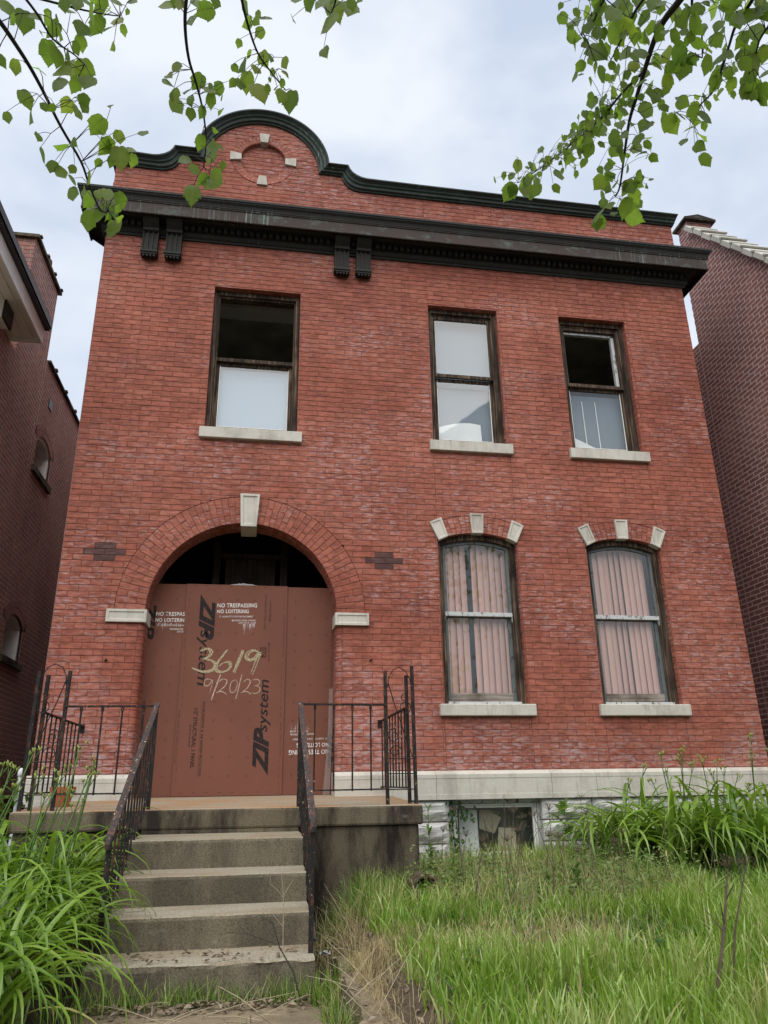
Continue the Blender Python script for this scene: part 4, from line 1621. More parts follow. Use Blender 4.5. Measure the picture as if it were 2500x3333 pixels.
for pn, cols in ((p_left, (0.977, 1.154)), (p_mid, (1.621, 1.80, 1.977)), (p_right, (2.43, 2.60, 2.77))):
    mb = MB()
    y = PY[pn.name]
    for i, z in enumerate((2.96, 2.78, 2.601, 2.42, 2.24, 2.058, 1.886, 1.70, 1.52, 1.34, 1.158)):
        for x in cols:
            sq = i % 3 == 2
            n = 4 if sq else 12
            r0, r1 = (0.0125, 0.0175) if sq else (0.0085, 0.0125)
            jx, jz = random.uniform(-.004, .004), random.uniform(-.004, .004)
            for k in range(n):
                a0, a1 = 2 * math.pi * k / n + math.pi / 4, 2 * math.pi * (k + 1) / n + math.pi / 4
                mb.add([(x + jx + r * math.cos(a), y, z + jz + r * math.sin(a)) for r, a in ((r0, a0), (r1, a0), (r1, a1), (r0, a1))], [(0, 1, 2, 3)])
    mb.build('nail_marks', INK_FAINT, pn, kind='stuff')
# stencilled warnings
ST = [('NO TRESPASSING', 0.0, 0.420, 0.045), ('NO LOITERING', -0.064, 0.334, 0.042), ('ST. LOUIS CITY CODE ENFORCEMENT', -0.109, 0.362, 0.018)]
for s, dz, w, h in ST:
    lettering(s, (1.589 + (0.024 if dz < -.1 else 0), 2.878 + dz), (1, 0.02), w, h, STENCIL, p_mid, 0.012 if h > .03 else 0.006, space=1.08)
lettering('BUILDING CODE OFFICIAL', (1.750, 2.729), (1, 0.02), 0.254, 0.018, STENCIL, p_mid, 0.006, space=1.08)
lettering('CITY OF ST. LOUIS', (1.823, 2.703), (1, 0.02), 0.183, 0.018, STENCIL, p_mid, 0.006, space=1.08)
for s, x, z, w, h in (('NO TRESPAS', 0.957, 2.776, 0.296, 0.043), ('NO LOITERIN', 0.954, 2.712, 0.296, 0.041), ('ST. LOUIS CITY CODE ENFOR', 0.976, 2.667, 0.277, 0.018), ('BUILDING COD', 1.114, 2.628, 0.139, 0.018), ('CITY OF', 1.186, 2.601, 0.066, 0.018)):
    lettering(s, (x, z), (1, 0.01), w, h, STENCIL, p_left, 0.012 if h > .03 else 0.006, space=1.08)
for s, x, z, w, h in (('NO TRESPASSING', 2.805, 1.412, 0.41, 0.046), ('NO LOITERING', 2.804, 1.478, 0.33, 0.041), ('ST. LOUIS CITY CODE ENFORCEMENT', 2.787, 1.527, 0.36, 0.018), ('BUILDING CODE OFFICIAL', 2.655, 1.573, 0.252, 0.018), ('CITY OF ST. LOUIS', 2.59, 1.602, 0.187, 0.018)):
    lettering(s, (x, z), (-1, -0.02), w, h, STENCIL, p_right, 0.012 if h > .03 else 0.006, space=1.08)
for pn, xa, xb, z, sg, n in ((p_mid, 1.86, 2.0, 2.70, -1, 26), (p_left, 0.98, 1.22, 2.70, -1, 22), (p_right, 2.41, 2.60, 1.61, 1, 20)):
    mb = MB()
    y = PY[pn.name] - 0.0008
    for k in range(n):
        x, L, w = random.uniform(xa, xb), random.uniform(.02, .13) * (1 if random.random() < .6 else .4), random.uniform(.0012, .003)
        mb.add([(x, y, z), (x + w, y, z), (x + w * .5 + .002, y, z + sg * L)], [(0, 1, 2)])
    mb.build('paint_runs', STENCIL, pn, kind='stuff')


def strokes(lines, mat, parent, width, passes, spread):
    mb = MB()
    y = PY[parent.name] - 0.0016
    for ln in lines:
        # smooth the polyline
        P = [Vector((x, z, 0)) for x, z in ln]
        Q = []
        for i in range(len(P) - 1):
            p0, p1, p2, p3 = P[max(i - 1, 0)], P[i], P[i + 1], P[min(i + 2, len(P) - 1)]
            for k in range(8):
                t = k / 8
                Q.append(0.5 * ((2 * p1) + (p2 - p0) * t + (2 * p0 - 5 * p1 + 4 * p2 - p3) * t * t + (3 * p1 - p0 - 3 * p2 + p3) * t ** 3))
        Q.append(P[-1])
        for ps in range(passes):
            ox, oz = random.uniform(-spread, spread), random.uniform(-spread, spread) * 0.5
            vs = []
            for i, q in enumerate(Q):
                d = Q[min(i + 1, len(Q) - 1)] - Q[max(i - 1, 0)]
                d.normalize()
                w = width * (0.35 + 0.65 * math.sin(math.pi * min(1, (i + 2) / (len(Q) + 2)))) * random.uniform(.8, 1.2)
                nx, nz = -d.y * w / 2, d.x * w / 2
                wob = random.uniform(-1, 1) * spread * 0.2
                vs += [(q.x + ox + wob + nx, y - ps * 0.00004, q.y + oz + nz), (q.x + ox + wob - nx, y - ps * 0.00004, q.y + oz - nz)]
            mb.add(vs, [(2 * i, 2 * i + 1, 2 * i + 3, 2 * i + 2) for i in range(len(Q) - 1)])
    return mb.build('chalk_number', mat, parent)


NUM = [[(1.44, 2.40), (1.50, 2.43), (1.55, 2.40), (1.53, 2.35), (1.48, 2.325)], [(1.48, 2.325), (1.56, 2.31), (1.60, 2.27), (1.58, 2.21), (1.50, 2.19), (1.43, 2.205), (1.375, 2.225)],
       [(1.72, 2.42), (1.68, 2.36), (1.63, 2.29), (1.615, 2.24), (1.63, 2.20), (1.69, 2.19), (1.75, 2.22), (1.765, 2.265), (1.74, 2.295), (1.69, 2.285), (1.65, 2.25)],
       [(1.885, 2.42), (1.85, 2.32), (1.80, 2.185)],
       [(2.06, 2.395), (1.99, 2.42), (1.935, 2.385), (1.925, 2.34), (1.96, 2.315), (2.02, 2.345), (2.06, 2.40), (2.03, 2.30), (1.985, 2.17)]]
for ln in ([NUM[0], NUM[1]], [NUM[2]], [NUM[3]], [NUM[4]]):
    strokes(ln, CHALK, p_mid, 0.013, 5, 0.017)
DATE = [[(1.58, 2.105), (1.53, 2.118), (1.502, 2.085), (1.512, 2.05), (1.55, 2.052), (1.588, 2.105), (1.565, 1.975)], [(1.663, 2.165), (1.585, 1.905)],
        [(1.655, 2.09), (1.69, 2.118), (1.735, 2.10), (1.71, 2.04), (1.635, 1.975)], [(1.635, 1.978), (1.69, 1.99), (1.74, 1.962)],
        [(1.825, 2.11), (1.785, 2.09), (1.768, 2.02), (1.785, 1.978), (1.825, 2.0), (1.842, 2.07), (1.825, 2.112)], [(1.885, 2.165), (1.835, 1.910)],
        [(1.905, 2.09), (1.94, 2.118), (1.975, 2.095), (1.945, 2.03), (1.88, 1.975)], [(1.88, 1.978), (1.94, 1.99), (1.985, 1.962)],
        [(2.0, 2.11), (2.05, 2.115), (2.075, 2.085), (2.045, 2.055), (2.02, 2.05)], [(2.03, 2.052), (2.075, 2.03), (2.07, 1.99), (2.03, 1.97), (1.99, 1.982)]]
for ln in ([DATE[0]], [DATE[1]], [DATE[2], DATE[3]], [DATE[4]], [DATE[5]], [DATE[6], DATE[7]], [DATE[8], DATE[9]]):
    strokes(ln, CHALK_PINK, p_mid, 0.0075, 2, 0.004)
# torn scrap of paper on top of the middle panel
mb = MB()
n = 16
top = [(1.69 + 0.36 * i / n, 3.134 + 0.026 * math.sin(math.pi * min(1, i / n * 1.1)) * (0.6 + 0.5 * random.random())) for i in range(n + 1)]
for i in range(n):
    mb.add([(top[i][0], 0.274 + .006 * math.sin(i), 3.1315), (top[i + 1][0], 0.274 + .006 * math.sin(i + 1), 3.1315), (top[i + 1][0], 0.29 + .01 * random.random(), top[i + 1][1]), (top[i][0], 0.29, top[i][1])], [(0, 1, 2, 3)])
tag(mb.build('paper_scrap', SCRAP, None), 'torn grey paper scrap on top of the middle boarding panel', 'paper')
mb = MB()
mb.prism([(2.745, floor_z(.2) + .004), (2.815, floor_z(.2) + .004), (2.835, 1.55), (2.842, 2.02), (2.800, 2.02), (2.790, 1.5)], 0.232, 0.236)
tag(mb.build('plastic_strip', FILM, None), 'clear plastic strip leaning upright at the right side of the boarded doorway', 'plastic strip')

# ================================================================== PORCH AND STEPS
porch = thing('concrete_porch', 'stained concrete porch slab with worn steps leading up to the arched doorway', 'porch', (1.84, -1.5, 0))
prof = [(0.31, floor_z(.31)), (-1.55, floor_z(-1.55)), (-1.55, 0.744), (0.31, 0.744)]
vs = [(0.285, y, z) for y, z in prof] + [(3.395, y, z) for y, z in prof]
MB().add(vs, [(0, 1, 2, 3), (7, 6, 5, 4), (0, 4, 5, 1), (1, 5, 6, 2), (2, 6, 7, 3), (3, 7, 4, 0)], 0.5).build('slab', CONC_SLAB, porch, bevel=0.018)
MB().box(0.32, 3.362, -1.518, -0.02, -0.3, 0.7438).build('base', CONC_BASE, porch, bevel=0.01)
MB().box(1.2365, 2.4075, -1.546, -1.40, 0.69, 0.7437).build('top_riser', CONC_SLAB, porch)
NOSE = [(-1.55, 0.891), (-2.19, 0.711), (-2.587, 0.525), (-2.965, 0.352), (-3.325, 0.176)]


def step(i):
    y0, z1 = NOSE[i]
    z0 = NOSE[i + 1][1] + 0.0 if i < 4 else -0.15
    yb = NOSE[i - 1][0] + 0.15
    nx, vs, fs = 40, [], []
    prof = [(y0 + 0.012, z0), (y0 + 0.006, z0 + (z1 - z0) * .45), (y0, z1 - 0.022), (y0 + 0.004, z1 - 0.007), (y0 + 0.016, z1), (y0 + 0.10, z1 + 0.001), (y0 + 0.3, z1 + 0.004), (yb, z1 + 0.006)]
    m = len(prof)
    amp = 0.012 if i == 4 else 0.0035
    for a in range(nx + 1):
        x = 1.236 + (2.408 - 1.236) * a / nx
        for j, (y, z) in enumerate(prof):
            nn = mnoise.noise(Vector((x * 7, i * 3.3 + j * 0.7, 1.0)))
            n2 = mnoise.noise(Vector((x * 23, i * 5.3 + j * 1.7, 4.0)))
            k = (1.0 if 1 < j < 5 else 0.4) * (0 if j == 0 else 1)
            vs.append((x, y + amp * k * (nn + .5 * n2), z + (amp * 0.8 * k * nn if j > 1 else 0)))
    for a in range(nx):
        for j in range(m - 1):
            fs.append((a * m + j, (a + 1) * m + j, (a + 1) * m + j + 1, a * m + j + 1))
    base = len(vs)
    vs += [(1.236, yb, z0), (2.408, yb, z0)]
    fs += [tuple(range(m)) + (base,), tuple(range(nx * m + m - 1, nx * m - 1, -1)) + (base + 1,)]
    MB().add(vs, fs, 0.5).build('step', CONC_STEP, porch, smooth=False)


for i in (1, 2, 3, 4):
    step(i)


# ================================================================== IRON RAILINGS
def spiral(c, r0, r1, turns, start, ax=(1, 0, 0), n=26):
    pts = []
    a = Vector(ax)
    for i in range(n + 1):
        t = i / n
        r = r0 + (r1 - r0) * t
        an = start + turns * 2 * math.pi * t
        pts.append(Vector(c) + a * (r * math.cos(an)) + Vector((0, 0, r * math.sin(an))))
    return pts


def railing(name, label, sx, x_newel, x_stair, xb, newel, wall_pt, top_z, stair):
    """sx: +1 for the rail right of the steps, -1 left of it"""
    r = thing(name, label, 'railing', (x_newel, -1.47, floor_z(-1.47)))
    fz = floor_z(-1.47) - 0.004
    for x, y, zt_, lean in newel:
        MB().bar((x, y, fz), (x + lean, y, zt_), 0.027, 0.027, (0, 1, 0)).build('post', IRON, r)
    a, b, c = newel
    # rail across the porch front
    MB().bar((a[0], -1.49, top_z), (x_stair, -1.50, top_z + .004), 0.026, 0.014).build('top_rail', IRON, r)
    MB().bar((a[0], -1.49, 1.012), (x_stair + sx * 0.0, -1.50, 1.008), 0.022, 0.012).build('bottom_rail', IRON, r)
    for x in xb:
        mb = MB().bar((x, -1.495, 1.0), (x, -1.495, top_z), 0.0125, 0.0125, (0, 1, 0))
        mb.obox((x, -1.495, top_z - .022), (Vector((1, 0, 0)), Vector((0, 1, 0)), Vector((0, 0, 1))), (0.011, 0.011, 0.012))
        mb.build('baluster', IRON, r)
    # rail back to the wall
    MB().bar((b[0], b[1], wall_pt[2] + .002), wall_pt, 0.026, 0.012).build('top_rail', IRON, r)
    MB().bar((b[0], b[1], 1.02), (wall_pt[0], 0, 1.036), 0.022, 0.012).build('bottom_rail', IRON, r)
    MB().box(wall_pt[0] - .02, wall_pt[0] + .02, -0.012, 0.01, wall_pt[2] - .06, wall_pt[2] + .02).build('wall_bracket', IRON, r)
    for k in range(9):
        t = (k + 1) / 10
        x, y = b[0] + (wall_pt[0] - b[0]) * t, b[1] * (1 - t)
        MB().bar((x, y, 1.022), (x, y, wall_pt[2]), 0.0115, 0.0115, (0, 1, 0)).build('baluster', IRON, r)
    # scroll panel between the newel posts
    P, Q = Vector((a[0], a[1], 0)), Vector((c[0], c[1], 0))
    w = (Q - P)
    wd = w.normalized()

    def at(t, z):
        return P + w * t + Vector((0, 0, z))
    arc = [at(0.06, 1.82), at(0.10, 1.90), at(0.25, 1.965), at(0.48, 1.990), at(0.72, 1.965), at(0.90, 1.88), at(0.94, 1.80)]
    MB().tube(arc, 0.0045, 5).build('scroll', IRON, r)
    MB().tube([at(0.08, 1.86), at(0.30, 1.68), at(0.62, 1.46), at(0.92, 1.255)], 0.0048, 5).build('scroll', IRON, r)
    MB().tube(spiral(at(0.66, 1.735), 0.03, 0.022, 0.75, 0.6, wd), 0.004, 5).build('scroll', IRON, r)
    MB().tube(spiral(at(0.70, 1.655), 0.047, 0.043, 1.0, 0.0, wd), 0.004, 5).build('scroll', IRON, r)
    MB().tube(spiral(at(0.26, 1.425), 0.060, 0.012, 1.5, 1.2, wd), 0.004, 5).build('scroll', IRON, r)
    MB().tube(spiral(at(0.30, 1.30), 0.012, 0.055, -1.2, 1.6, wd), 0.004, 5).build('scroll', IRON, r)
    for z in (1.245, 1.128, 1.008):
        MB().tube([at(0, z), at(1, z)], 0.005, 5).build('cross_rod', IRON, r)
    # sloping stair rail
    (yt, zt_), (yb_, zb_) = stair
    xs = x_stair
    hr = MB()
    A, B = Vector((xs, yt, zt_)), Vector((xs - sx * 0.008, yb_, zb_))
    hr.bar(A, B, 0.040, 0.020)
    hr.tube([B + (A - B).normalized() * 0.01, B + Vector((0, -0.018, -0.012)), B + Vector((0, -0.026, -0.030)), B + Vector((0, -0.022, -0.055))], [0.019, 0.019, 0.018, 0.015], 8)
    hr.build('handrail', IRON_WORN, r)
    MB().bar(A + Vector((0, 0, -.014)), B + Vector((0, 0, -.014)), 0.022, 0.012).build('under_rail', IRON, r)
    MB().bar((xs, -1.515, floor_z(-1.515) - .004), (xs, -1.515, zt_), 0.024, 0.024, (0, 1, 0)).build('post', IRON, r)
    MB().bar((B.x, yb_ + 0.01, NOSE[4][1] - .004), (B.x, yb_ + 0.01, zb_ - 0.005), 0.026, 0.026, (0, 1, 0)).build('post', IRON, r)
    L0, L1 = Vector((xs + sx * .012, -1.53, 0.935)), Vector((xs + sx * .012, yb_ + .03, 0.20))
    # the sloped lower rail keeps clear of the nosings
    L0.z, L1.z = 0.965, 0.235
    MB().bar(L0, L1, 0.020, 0.013).build('lower_rail', IRON_WORN, r)
    nb = 13
    for k in range(1, nb):
        t = k / nb
        lo, hi = L0.lerp(L1, t), A.lerp(B, t)
        lo.x = hi.x = xs
        lo.y = hi.y
        lo.z = L0.z + (L1.z - L0.z) * ((hi.y - L0.y) / (L1.y - L0.y))
        mb = MB().bar(lo, hi, 0.0125, 0.0125, (0, 1, 0))
        if k in (5, 6):
            mb.tube(spiral(lo.lerp(hi, 0.45), 0.028, 0.024, 1.0, 0, (0, 1, 0)), 0.0038, 5)
        mb.build('baluster', IRON, r)
    return r


railing('iron_railing', 'rusty black iron railing with scrolled newel right of the steps', 1, 3.12, 2.402, (2.524, 2.68, 2.833, 2.986),
        [(3.122, -1.475, 1.955, -0.006), (3.318, -1.400, 1.930, -0.008), (3.362, -1.445, 2.002, -0.008)], (3.298, -0.004, 1.661), 1.672, ((-1.505, 1.690), (-3.20, 0.842)))
railing('iron_railing', 'rusty black iron railing with scrolled newel left of the steps, among daylilies', -1, 0.56, 1.268, (0.694, 0.853, 1.004, 1.165),
        [(0.566, -1.475, 1.933, 0.004), (0.386, -1.400, 1.910, 0.006), (0.324, -1.445, 1.935, 0.010)], (0.408, -0.004, 1.620), 1.655, ((-1.505, 1.676), (-3.16, 0.775)))

# flower pot and vent pipe
pot = thing('flower_pot', 'empty terracotta flower pot on the porch behind the left railing', 'flower pot', (0.505, -0.93, floor_z(-.93)))
mb = MB()
mb.lathe([(0.0, 0.0), (0.062, 0.0), (0.083, 0.105), (0.081, 0.105), (0.0, 0.10)], (0.505, -0.93, floor_z(-.93)), 24)
mb.build('body', TERRACOTTA, pot, smooth=False)
mb = MB().lathe([(0.082, 0.104), (0.098, 0.104), (0.104, 0.150), (0.096, 0.152), (0.088, 0.104)], (0.505, -0.93, floor_z(-.93)), 24)
mb.build('rim', TERRACOTTA, pot)
pipe = thing('vent_pipe', 'white plastic vent pipe with domed cap standing left of the porch', 'pipe', (0.125, -0.8, 0.3))
MB().lathe([(0.018, 0.0), (0.018, 0.86)], (0.125, -0.8, 0.3), 14).build('tube', PVC, pipe, smooth=True)
MB().lathe([(0.018, 0.855), (0.025, 0.857), (0.025, 0.885), (0.020, 0.91), (0.010, 0.922), (0.0, 0.925)], (0.125, -0.8, 0.3), 14).build('cap', PVC, pipe, smooth=True)

# ================================================================== NEIGHBOURING HOUSES
def neighbour_bricks(root, cells, fmap, mat, mortar, flip, joint, back, proud, wander):
    holder = bpy.data.objects.new('side_wall', bpy.data.meshes.new('side_wall'))
    COL.objects.link(holder)
    holder.parent = root
    holder.matrix_parent_inverse = Matrix.Translation(-root.location)
    bk = MB()
    lay_bricks(cells, fmap, mat, holder, bk, 300, joint=joint, flip=flip, wander=wander, depth_back=back, proud=proud)
    holder.data.from_pydata(bk.v, [], bk.f)
    holder.data.materials.append(mortar)
    holder.data.update()
    return holder


XL = -1.35
lh = thing('brick_house', 'dark red brick house at the left edge with white eave and small arched windows', 'house', (-3.0, 1.0, 0))
LWIN = [(2.979, 3.804, 5.572, 6.018), (2.890, 3.693, 2.784, 3.252)]
LR_ = 0.659


def F_LEFT(y, z, o):
    return (XL + o, y, z)


def left_shape(p):
    mx = sum(q[0] for q in p) / len(p)
    zt_ = 6.62 if mx < 1.574 else (8.504 if mx < 2.856 else 7.277)
    polys = [clip(p, 0, 1, zt_)]
    polys = [q for q in polys if len(q) > 2]
    for y0, y1, z0, z1 in LWIN:
        polys = sub_rect(polys, y0, y1, z0 - 0.1, z1)
        c = (y0 + y1) / 2
        polys = sub_arch(polys, c, 0.418 * (LR_ + .2) / LR_, z1 + 0.145 - LR_, LR_ + .2, z1 - 0.02) if max(q[1] for q in p) > z1 - 0.05 and abs(mx - c) < 0.8 else polys
    return polys


cl = courses(0.6, 1.574, 1.0, 6.62, 0.068, 0.215, left_shape) + courses(1.574, 2.856, 1.0, 8.504, 0.068, 0.215, left_shape) + courses(2.856, 7.2, 1.0, 7.277, 0.068, 0.215, left_shape)
lsw = neighbour_bricks(lh, cl, F_LEFT, BRICK_LEFT, MORTAR_LEFT, False, 0.010, 0.0006, 0.0008, 0.0005)
for y0, y1, z0, z1 in LWIN:
    c = (y0 + y1) / 2
    zc = z1 + 0.145 - LR_
    f = MB()
    for a, b in ((y0, y0 + 0.05), (y1 - 0.05, y1)):
        f.box(XL - 0.34, XL - 0.03, a, b, z0, z1 + 0.05)
    n = 10
    ys = [y0 + (y1 - y0) * i / n for i in range(n + 1)]
    for i in range(n):
        za, zb = zc + math.sqrt(LR_ ** 2 - (ys[i] - c) ** 2), zc + math.sqrt(LR_ ** 2 - (ys[i + 1] - c) ** 2)
        vs = [(x, y, z) for x in (XL - .34, XL - .03) for y, z in ((ys[i], za - .05), (ys[i + 1], zb - .05), (ys[i + 1], zb), (ys[i], za))]
        f.add(vs, [(0, 1, 2, 3), (7, 6, 5, 4), (0, 4, 5, 1), (1, 5, 6, 2), (2, 6, 7, 3), (3, 7, 4, 0)])
    f.box(XL - 0.26, XL - 0.22, y0 + .05, y1 - .05, z0, z0 + .05)
    f.box(XL - 0.26, XL - 0.22, y0 + .05, y0 + .09, z0 + .05, z1 + .06)
    fo = f.build('window', PAINT_WHITE, lh)
    MB().box(XL - 0.245, XL - 0.24, y0 + .05, y1 - .05, z0, z1 + .1).build('pane', GLASS, fo)
    MB().box(XL - 0.40, XL - 0.345, y0 - .1, y1 + .1, z0 - .1, z1 + .25).build('dark_backing_board', WOOD_DARK, fo)  # dark board close behind the pane, painted shade for the unlit room
    MB().box(XL - 0.10, XL + 0.045, y0 - .07, y1 + .09, z0 - .10, z0 - .002).build('sill', CONC_BASE, fo, bevel=0.006)
    ao = MB()
    a_l = math.acos(-0.418 / LR_)
    for i in range(12):
        t0, t1 = math.pi - a_l + (2 * a_l - math.pi) * i / 12, math.pi - a_l + (2 * a_l - math.pi) * (i + 1) / 12
        ao.add([F_LEFT(c + r * math.cos(t), zc + r * math.sin(t), -.006) for r, t in ((LR_, t0), (LR_ + .22, t0), (LR_ + .22, t1), (LR_, t1))], [(0, 1, 2, 3)])
    aho = ao.build('window_arch', MORTAR_LEFT, lh)
    for i in range(15):
        t0, t1 = math.pi - a_l + (2 * a_l - math.pi) * i / 15, math.pi - a_l + (2 * a_l - math.pi) * (i + 1) / 15
        for r0, r1 in ((LR_, LR_ + .1), (LR_ + .1, LR_ + .2)):
            g = brick_shape([(c + r * math.cos(t), zc + r * math.sin(t)) for r, t in ((r0, t0), (r1, t0), (r1, t1), (r0, t1))], F_LEFT, 0.006, 0.004)
            if g:
                MB().add(*g, random.random()).build('arch_brick', BRICK_LEFT, aho)
MB().box(XL - .05, XL + .012, 3.246, 3.425, 6.687, 6.843).build('wall_vent', BLACK_METAL, lh)
body = MB()
body.box(-6.0, XL - 0.42, 1.62, 11.0, -0.4, 7.2)
body.box(-6.0, XL - 0.02, 0.62, 1.57, -0.4, 6.6)
body.box(XL - .42, XL - .02, 7.2, 11.0, -.4, 7.2)
body.build('wall', MORTAR_LEFT, lh)
# raised end of the parapet: its street-facing side is brick too
hold = bpy.data.objects.new('parapet_end', bpy.data.meshes.new('parapet_end'))
COL.objects.link(hold)
hold.parent = lh
hold.matrix_parent_inverse = Matrix.Translation(-lh.location)
bk = MB()
ce = courses(-2.8, XL, 6.4, 8.504, 0.068, 0.215, lambda p: [p])
rest = MB()
for q, k in ce:
    bk.add([(x, 1.579, z) for x, z in q], [tuple(range(len(q)))], .5)
    g = brick_shape(q, lambda x, z, o: (x, 1.574 - o, z), 0.009, 0.002)
    if g:
        MB().add(*g, random.random()).build('brick', BRICK_LEFT, hold) if q[0][0] > -2.2 and q[0][1] > 7.5 else rest.add(*g, random.random())
rest.build('brick_course', BRICK_LEFT, hold, kind='stuff')
hold.data.from_pydata(bk.v, [], bk.f)
hold.data.materials.append(MORTAR_LEFT)
MB().box(-2.8, XL - .01, 1.585, 2.85, 7.0, 8.5).build('parapet_core', MORTAR_LEFT, lh)
cp = MB()
cp.box(-2.85, XL + 0.05, 1.52, 1.85, 8.506, 8.553)
cp.box(XL - .3, XL + 0.05, 1.85, 2.91, 8.506, 8.553)
for y in (1.60, 2.02, 2.44, 2.85):
    cp.box(XL - .3, XL + 0.07, y - .03, y + .03, 8.554, 8.58)
cp.box(XL - .32, XL + 0.045, 2.91, 7.2, 7.28, 7.316)
for y in np.arange(3.25, 7.0, 0.69):
    cp.box(XL - .32, XL + 0.06, y - .035, y + .035, 7.317, 7.355)
cp.build('coping', CONC_BASE, lh)
mb = MB().lathe([(0.10, -.1), (0.11, 0.02), (0.14, 0.05), (0.14, 0.10), (0.10, 0.12), (0.0, 0.12)], (XL - .12, 2.30, 8.60), 14)
mb.build('flue_pot', CONC_BASE, lh)
# eave over the neighbour's front
ev = MB()
ev.box(-3.2, -0.97, -2.6, 1.266, 6.683, 6.717)
eo = ev.build('eave', SOFFIT, lh)
MB().box(-0.9699, -0.945, -2.6, 1.29, 6.609, 6.886).build('fascia_board', WHITE_TRIM, eo)
MB().box(-3.2, -0.97, 1.2665, 1.292, 6.609, 6.886).build('fascia_board', WHITE_TRIM, eo)
gt = MB()
gt.box(-0.9445, -0.865, -2.6, 1.31, 6.85, 6.935)
gt.box(-0.9445, -0.88, -2.6, 1.31, 6.82, 6.8495)
gt.build('gutter', BLACK_METAL, eo)
MB().box(-3.2, -0.875, -2.6, 1.31, 6.9355, 6.965).build('roof_edge', ROOF, eo)
for x in np.arange(-3.1, -1.08, 0.12):
    MB().box(x, x + 0.112, -2.55, 1.26, 6.667, 6.6825).build('soffit_board', SOFFIT, eo)
MB().box(-3.2, -1.18, 0.45, 0.72, 6.43, 6.6665).build('beam', WHITE_TRIM, eo)
MB().box(-1.1795, -1.15, 0.44, 0.73, 6.42, 6.6665).build('beam_end', BLACK_METAL, eo)
MB().box(-2.3, -1.32, 0.51, 0.66, 6.30, 6.4295).build('beam_block', WHITE_TRIM, eo)
MB().box(-1.3195, -1.295, 0.50, 0.67, 6.29, 6.4295).build('beam_end', BLACK_METAL, eo)

XR = 8.5
rh = thing('brick_house', 'plum-coloured brick house wall at the right edge with sloped pale tile coping', 'house', (11.0, 1.0, 0))


def F_RIGHT(y, z, o):
    return (XR - o, y, z)


SL = 1.21


def right_shape(p):
    mx = sum(q[0] for q in p) / len(p)
    if mx > 1.12:
        polys = [clip(p, 0, 1, 7.35)]
    else:
        # below the slope z = 9.23 + SL * (y - 0.84)
        polys = [clip(clip(p, -SL, 1, 9.23 - SL * 0.84), 0, 1, 9.45 if mx > 0.86 else 9.23)]
    return [q for q in polys if len(q) > 2]


cr = courses(-1.7, 1.12, 1.0, 9.45, 0.0655, 0.2085, right_shape) + courses(1.12, 3.4, 1.0, 7.35, 0.0655, 0.2085, right_shape)
neighbour_bricks(rh, cr, F_RIGHT, BRICK_RIGHT, MORTAR_RIGHT, True, 0.013, 0.0004, 0.0006, 0.0003)
body = MB()
pl = [(-1.7, -.4), (3.4, -.4), (3.4, 7.34), (1.115, 7.34), (1.115, 9.2), (0.84, 9.2), (-1.7, 9.2 - SL * 2.54)]
vs = [(XR + .02, y, z) for y, z in pl] + [(XR + .30, y, z) for y, z in pl]
n = len(pl)
body.add(vs, [tuple(range(n)), tuple(range(2 * n - 1, n - 1, -1))] + [(i, n + i, n + (i + 1) % n, (i + 1) % n) for i in range(n)])
body.box(XR + .30, 13.5, -1.6, 9.0, -.4, 6.0)
body.build('wall', MORTAR_RIGHT, rh)
ch = MB()
ch.box(XR + .002, XR + 0.42, 0.865, 1.112, 8.9, 9.46)
cho = ch.build('chimney', MORTAR_RIGHT, rh)
cc = courses(XR, XR + .42, 8.9, 9.45, 0.0655, 0.2085, lambda p: [p])
for q, k in cc:
    g = brick_shape(q, lambda x, z, o: (x, 0.86 - o, z), 0.0085, 0.003)
    if g:
        MB().add(*g, random.random()).build('brick', BRICK_RIGHT, cho)
cap = MB()
x0, x1, y0, y1 = XR - .06, XR + .48, 0.80, 1.18
vs = [(x0, y0, 9.462), (x1, y0, 9.462), (x1, y1, 9.462), (x0, y1, 9.462), (x0, y0, 9.50), (x1, y0, 9.50), (x1, y1, 9.50), (x0, y1, 9.50), ((x0 + x1) / 2, y0 + .03, 9.60), ((x0 + x1) / 2, y1 - .03, 9.60)]
cap.add(vs, [(0, 3, 2, 1), (0, 1, 5, 4), (1, 2, 6, 5), (2, 3, 7, 6), (3, 0, 4, 7), (4, 5, 8), (5, 6, 9, 8), (6, 7, 9), (7, 4, 8, 9)])
cap.build('chimney_cap', CONC_BASE, cho)
dl = math.hypot(1, SL)
dv = Vector((0, -1 / dl, -SL / dl))
nv = Vector((0, -SL / dl, 1 / dl))
xv = Vector((1, 0, 0))
for k in range(9):
    c = Vector((XR + 0.10, 0.84, 9.23)) + dv * (0.13 + k * 0.29) + nv * (0.05 + 0.012 * (k % 2))
    mb = MB().obox(c, (xv, dv, nv), (0.20, 0.140, 0.038))
    mb.obox(c + dv * 0.115 + nv * .046, (xv, dv, nv), (0.212, 0.030, 0.016))
    mb.build('coping_tile', TILE_PALE, rh, bevel=0.008)

# ================================================================== GROUND
def sstep(a, b, t):
    t = min(1, max(0, (t - a) / (b - a)))
    return t * t * (3 - 2 * t)


def hz(x, y):
    right = 0.325 + 0.035 * min(y, 0.5) - 0.05 * sstep(-3.2, -4.8, y) * 0
    left = 0.345 - 0.145 * min(max(-1.5 - y, 0), 2.2)
    mid = -0.05
    z = left + (mid - left) * sstep(1.02, 1.22, x)
    z = z + (right - z) * sstep(2.44, 2.92, x)
    z = z + (-0.45 - z) * sstep(-5.6, -6.7, y)
    z += 0.018 * mnoise.noise(Vector((x * 2.1, y * 2.1, 0)))
    return z


